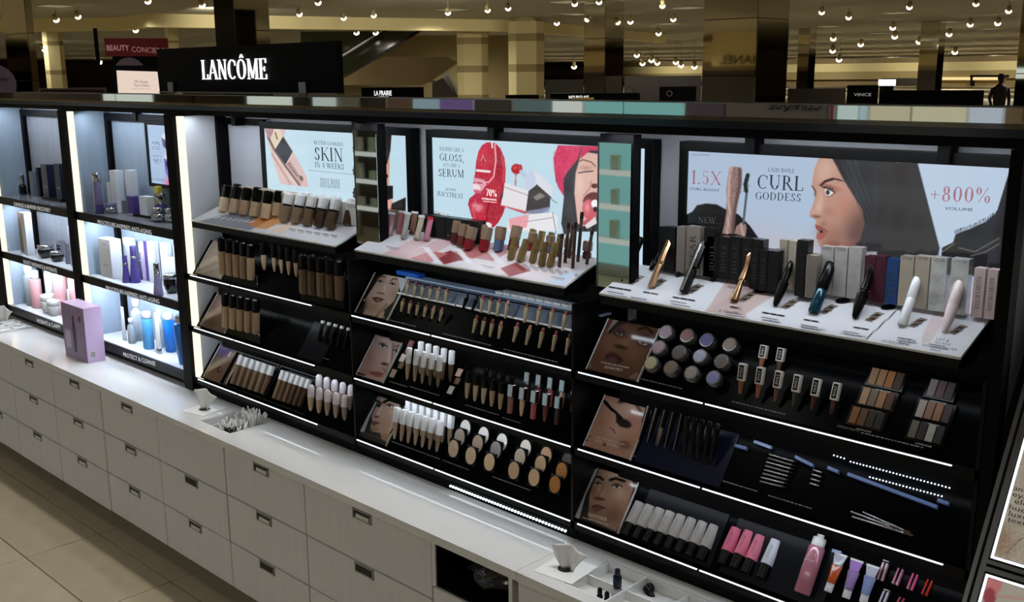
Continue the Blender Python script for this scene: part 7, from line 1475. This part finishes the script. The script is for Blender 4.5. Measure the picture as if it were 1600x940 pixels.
std(S[2], (296, 577), (294, 547), 18, 1, 'cream_jar', 'pale frosted jar with cream lid at the right end of lowest shelf', 'jar', [('jar', 'cyl', 0, .7, 1, m_clearb), ('lid', 'cyl', .72, 1, .96, mat('cream_lid', (206, 200, 180), .3))])
# testers in the right worktop tray
std(level(H-.046), (964, 946), (964, 889), 18, 1, 'pump_bottle', 'dark navy pump bottle standing in the right worktop tray', 'bottle', [('bottle', 'shoulder', 0, .5, 1, m_clearb), ('collar', 'cyl', .5, .82, .78, mat('navy_cap', (16, 18, 44), .25)), ('nozzle', 'cyl', .82, 1, .5, MATS['navy_cap'] if 'navy_cap' in MATS else m_cap)])
for i, px in enumerate(((937, 946), (948, 952))): std(level(H-.046), px, (px[0], px[1]-28), 10, 1, 'tester_vial', ('left' if i == 0 else 'right')+' small black vial beside the navy pump bottle', 'bottle', [('vial', 'cyl', 0, .6, 1, m_cap), ('cap', 'dome', .6, 1, .8, m_cap)])
for i, px in enumerate(((1008, 934), (1016, 940), (1024, 942))):
    p = level(H-.04).at(*px); o = item('brush_head', f'{nth(i, 3)} of three black tester caps heaped in the second compartment', 'cap', 'black tester caps', p, .045, .9, .018, .018, [('barrel', 'cyl', 0, .6, 1, m_cap), ('end', 'dome', .6, 1, 1, m_cap)], rz=i*.7)

# ------------------------------------------------------------------ small printed captions along the tier lips
bays = [o for o in bpy.data.objects if o.name.startswith('makeup_bay')]; bays.sort(key=lambda o: o.location.x)
bpy.context.view_layer.update(); m_capt = mat('caption_print', (150, 152, 156), .5)
def caption(bay, i, a, b, seed):
    P = TIER[i]; u0, v0 = P.uv(*a); u1, v1 = P.uv(*b); r = random.Random(seed); mb = MB(); u = u0; v = (v0+v1)/2
    while u < u1-.004:
        w = r.uniform(.003, .010); mb.quad([tuple(P.pt(x, y, .0014)) for x, y in ((u, v), (min(u+w, u1), v), (min(u+w, u1), v+.0022), (u, v+.0022))]); u += w+r.uniform(.0012, .003)
    o = mb.obj('caption', m_capt); o['kind'] = 'stuff'; o.parent = bays[bay]; o.matrix_parent_inverse = bays[bay].matrix_world.inverted()
for k, (b, i, p, q) in enumerate(((1, 0, (604, 499), (650, 511)), (1, 0, (692, 521), (768, 541)), (1, 0, (787, 546), (874, 567)), (1, 1, (608, 597), (637, 604)), (1, 1, (640, 605), (688, 618)), (1, 1, (727, 634), (780, 648)), (1, 1, (785, 653), (816, 662)), (1, 2, (611, 692), (690, 716)), (1, 2, (692, 720), (733, 734)), (1, 2, (770, 746), (830, 766)),
        (2, 0, (999, 592), (1066, 608)), (2, 0, (1144, 628), (1227, 648)), (2, 0, (1345, 677), (1443, 700)), (2, 1, (989, 714), (1038, 725)), (2, 1, (1060, 731), (1120, 746)), (2, 1, (1129, 752), (1187, 769)), (2, 1, (1200, 775), (1270, 795)), (0, 1, (478, 552), (515, 562)))): caption(b, i, p, q, k)
o = write(TIER[0], 'HYPNOSE PALETTE', (1308, 667), (1342, 675), 4, m_capt, None, serif=False); o.parent = bays[2]; o.matrix_parent_inverse = bays[2].matrix_world.inverted()
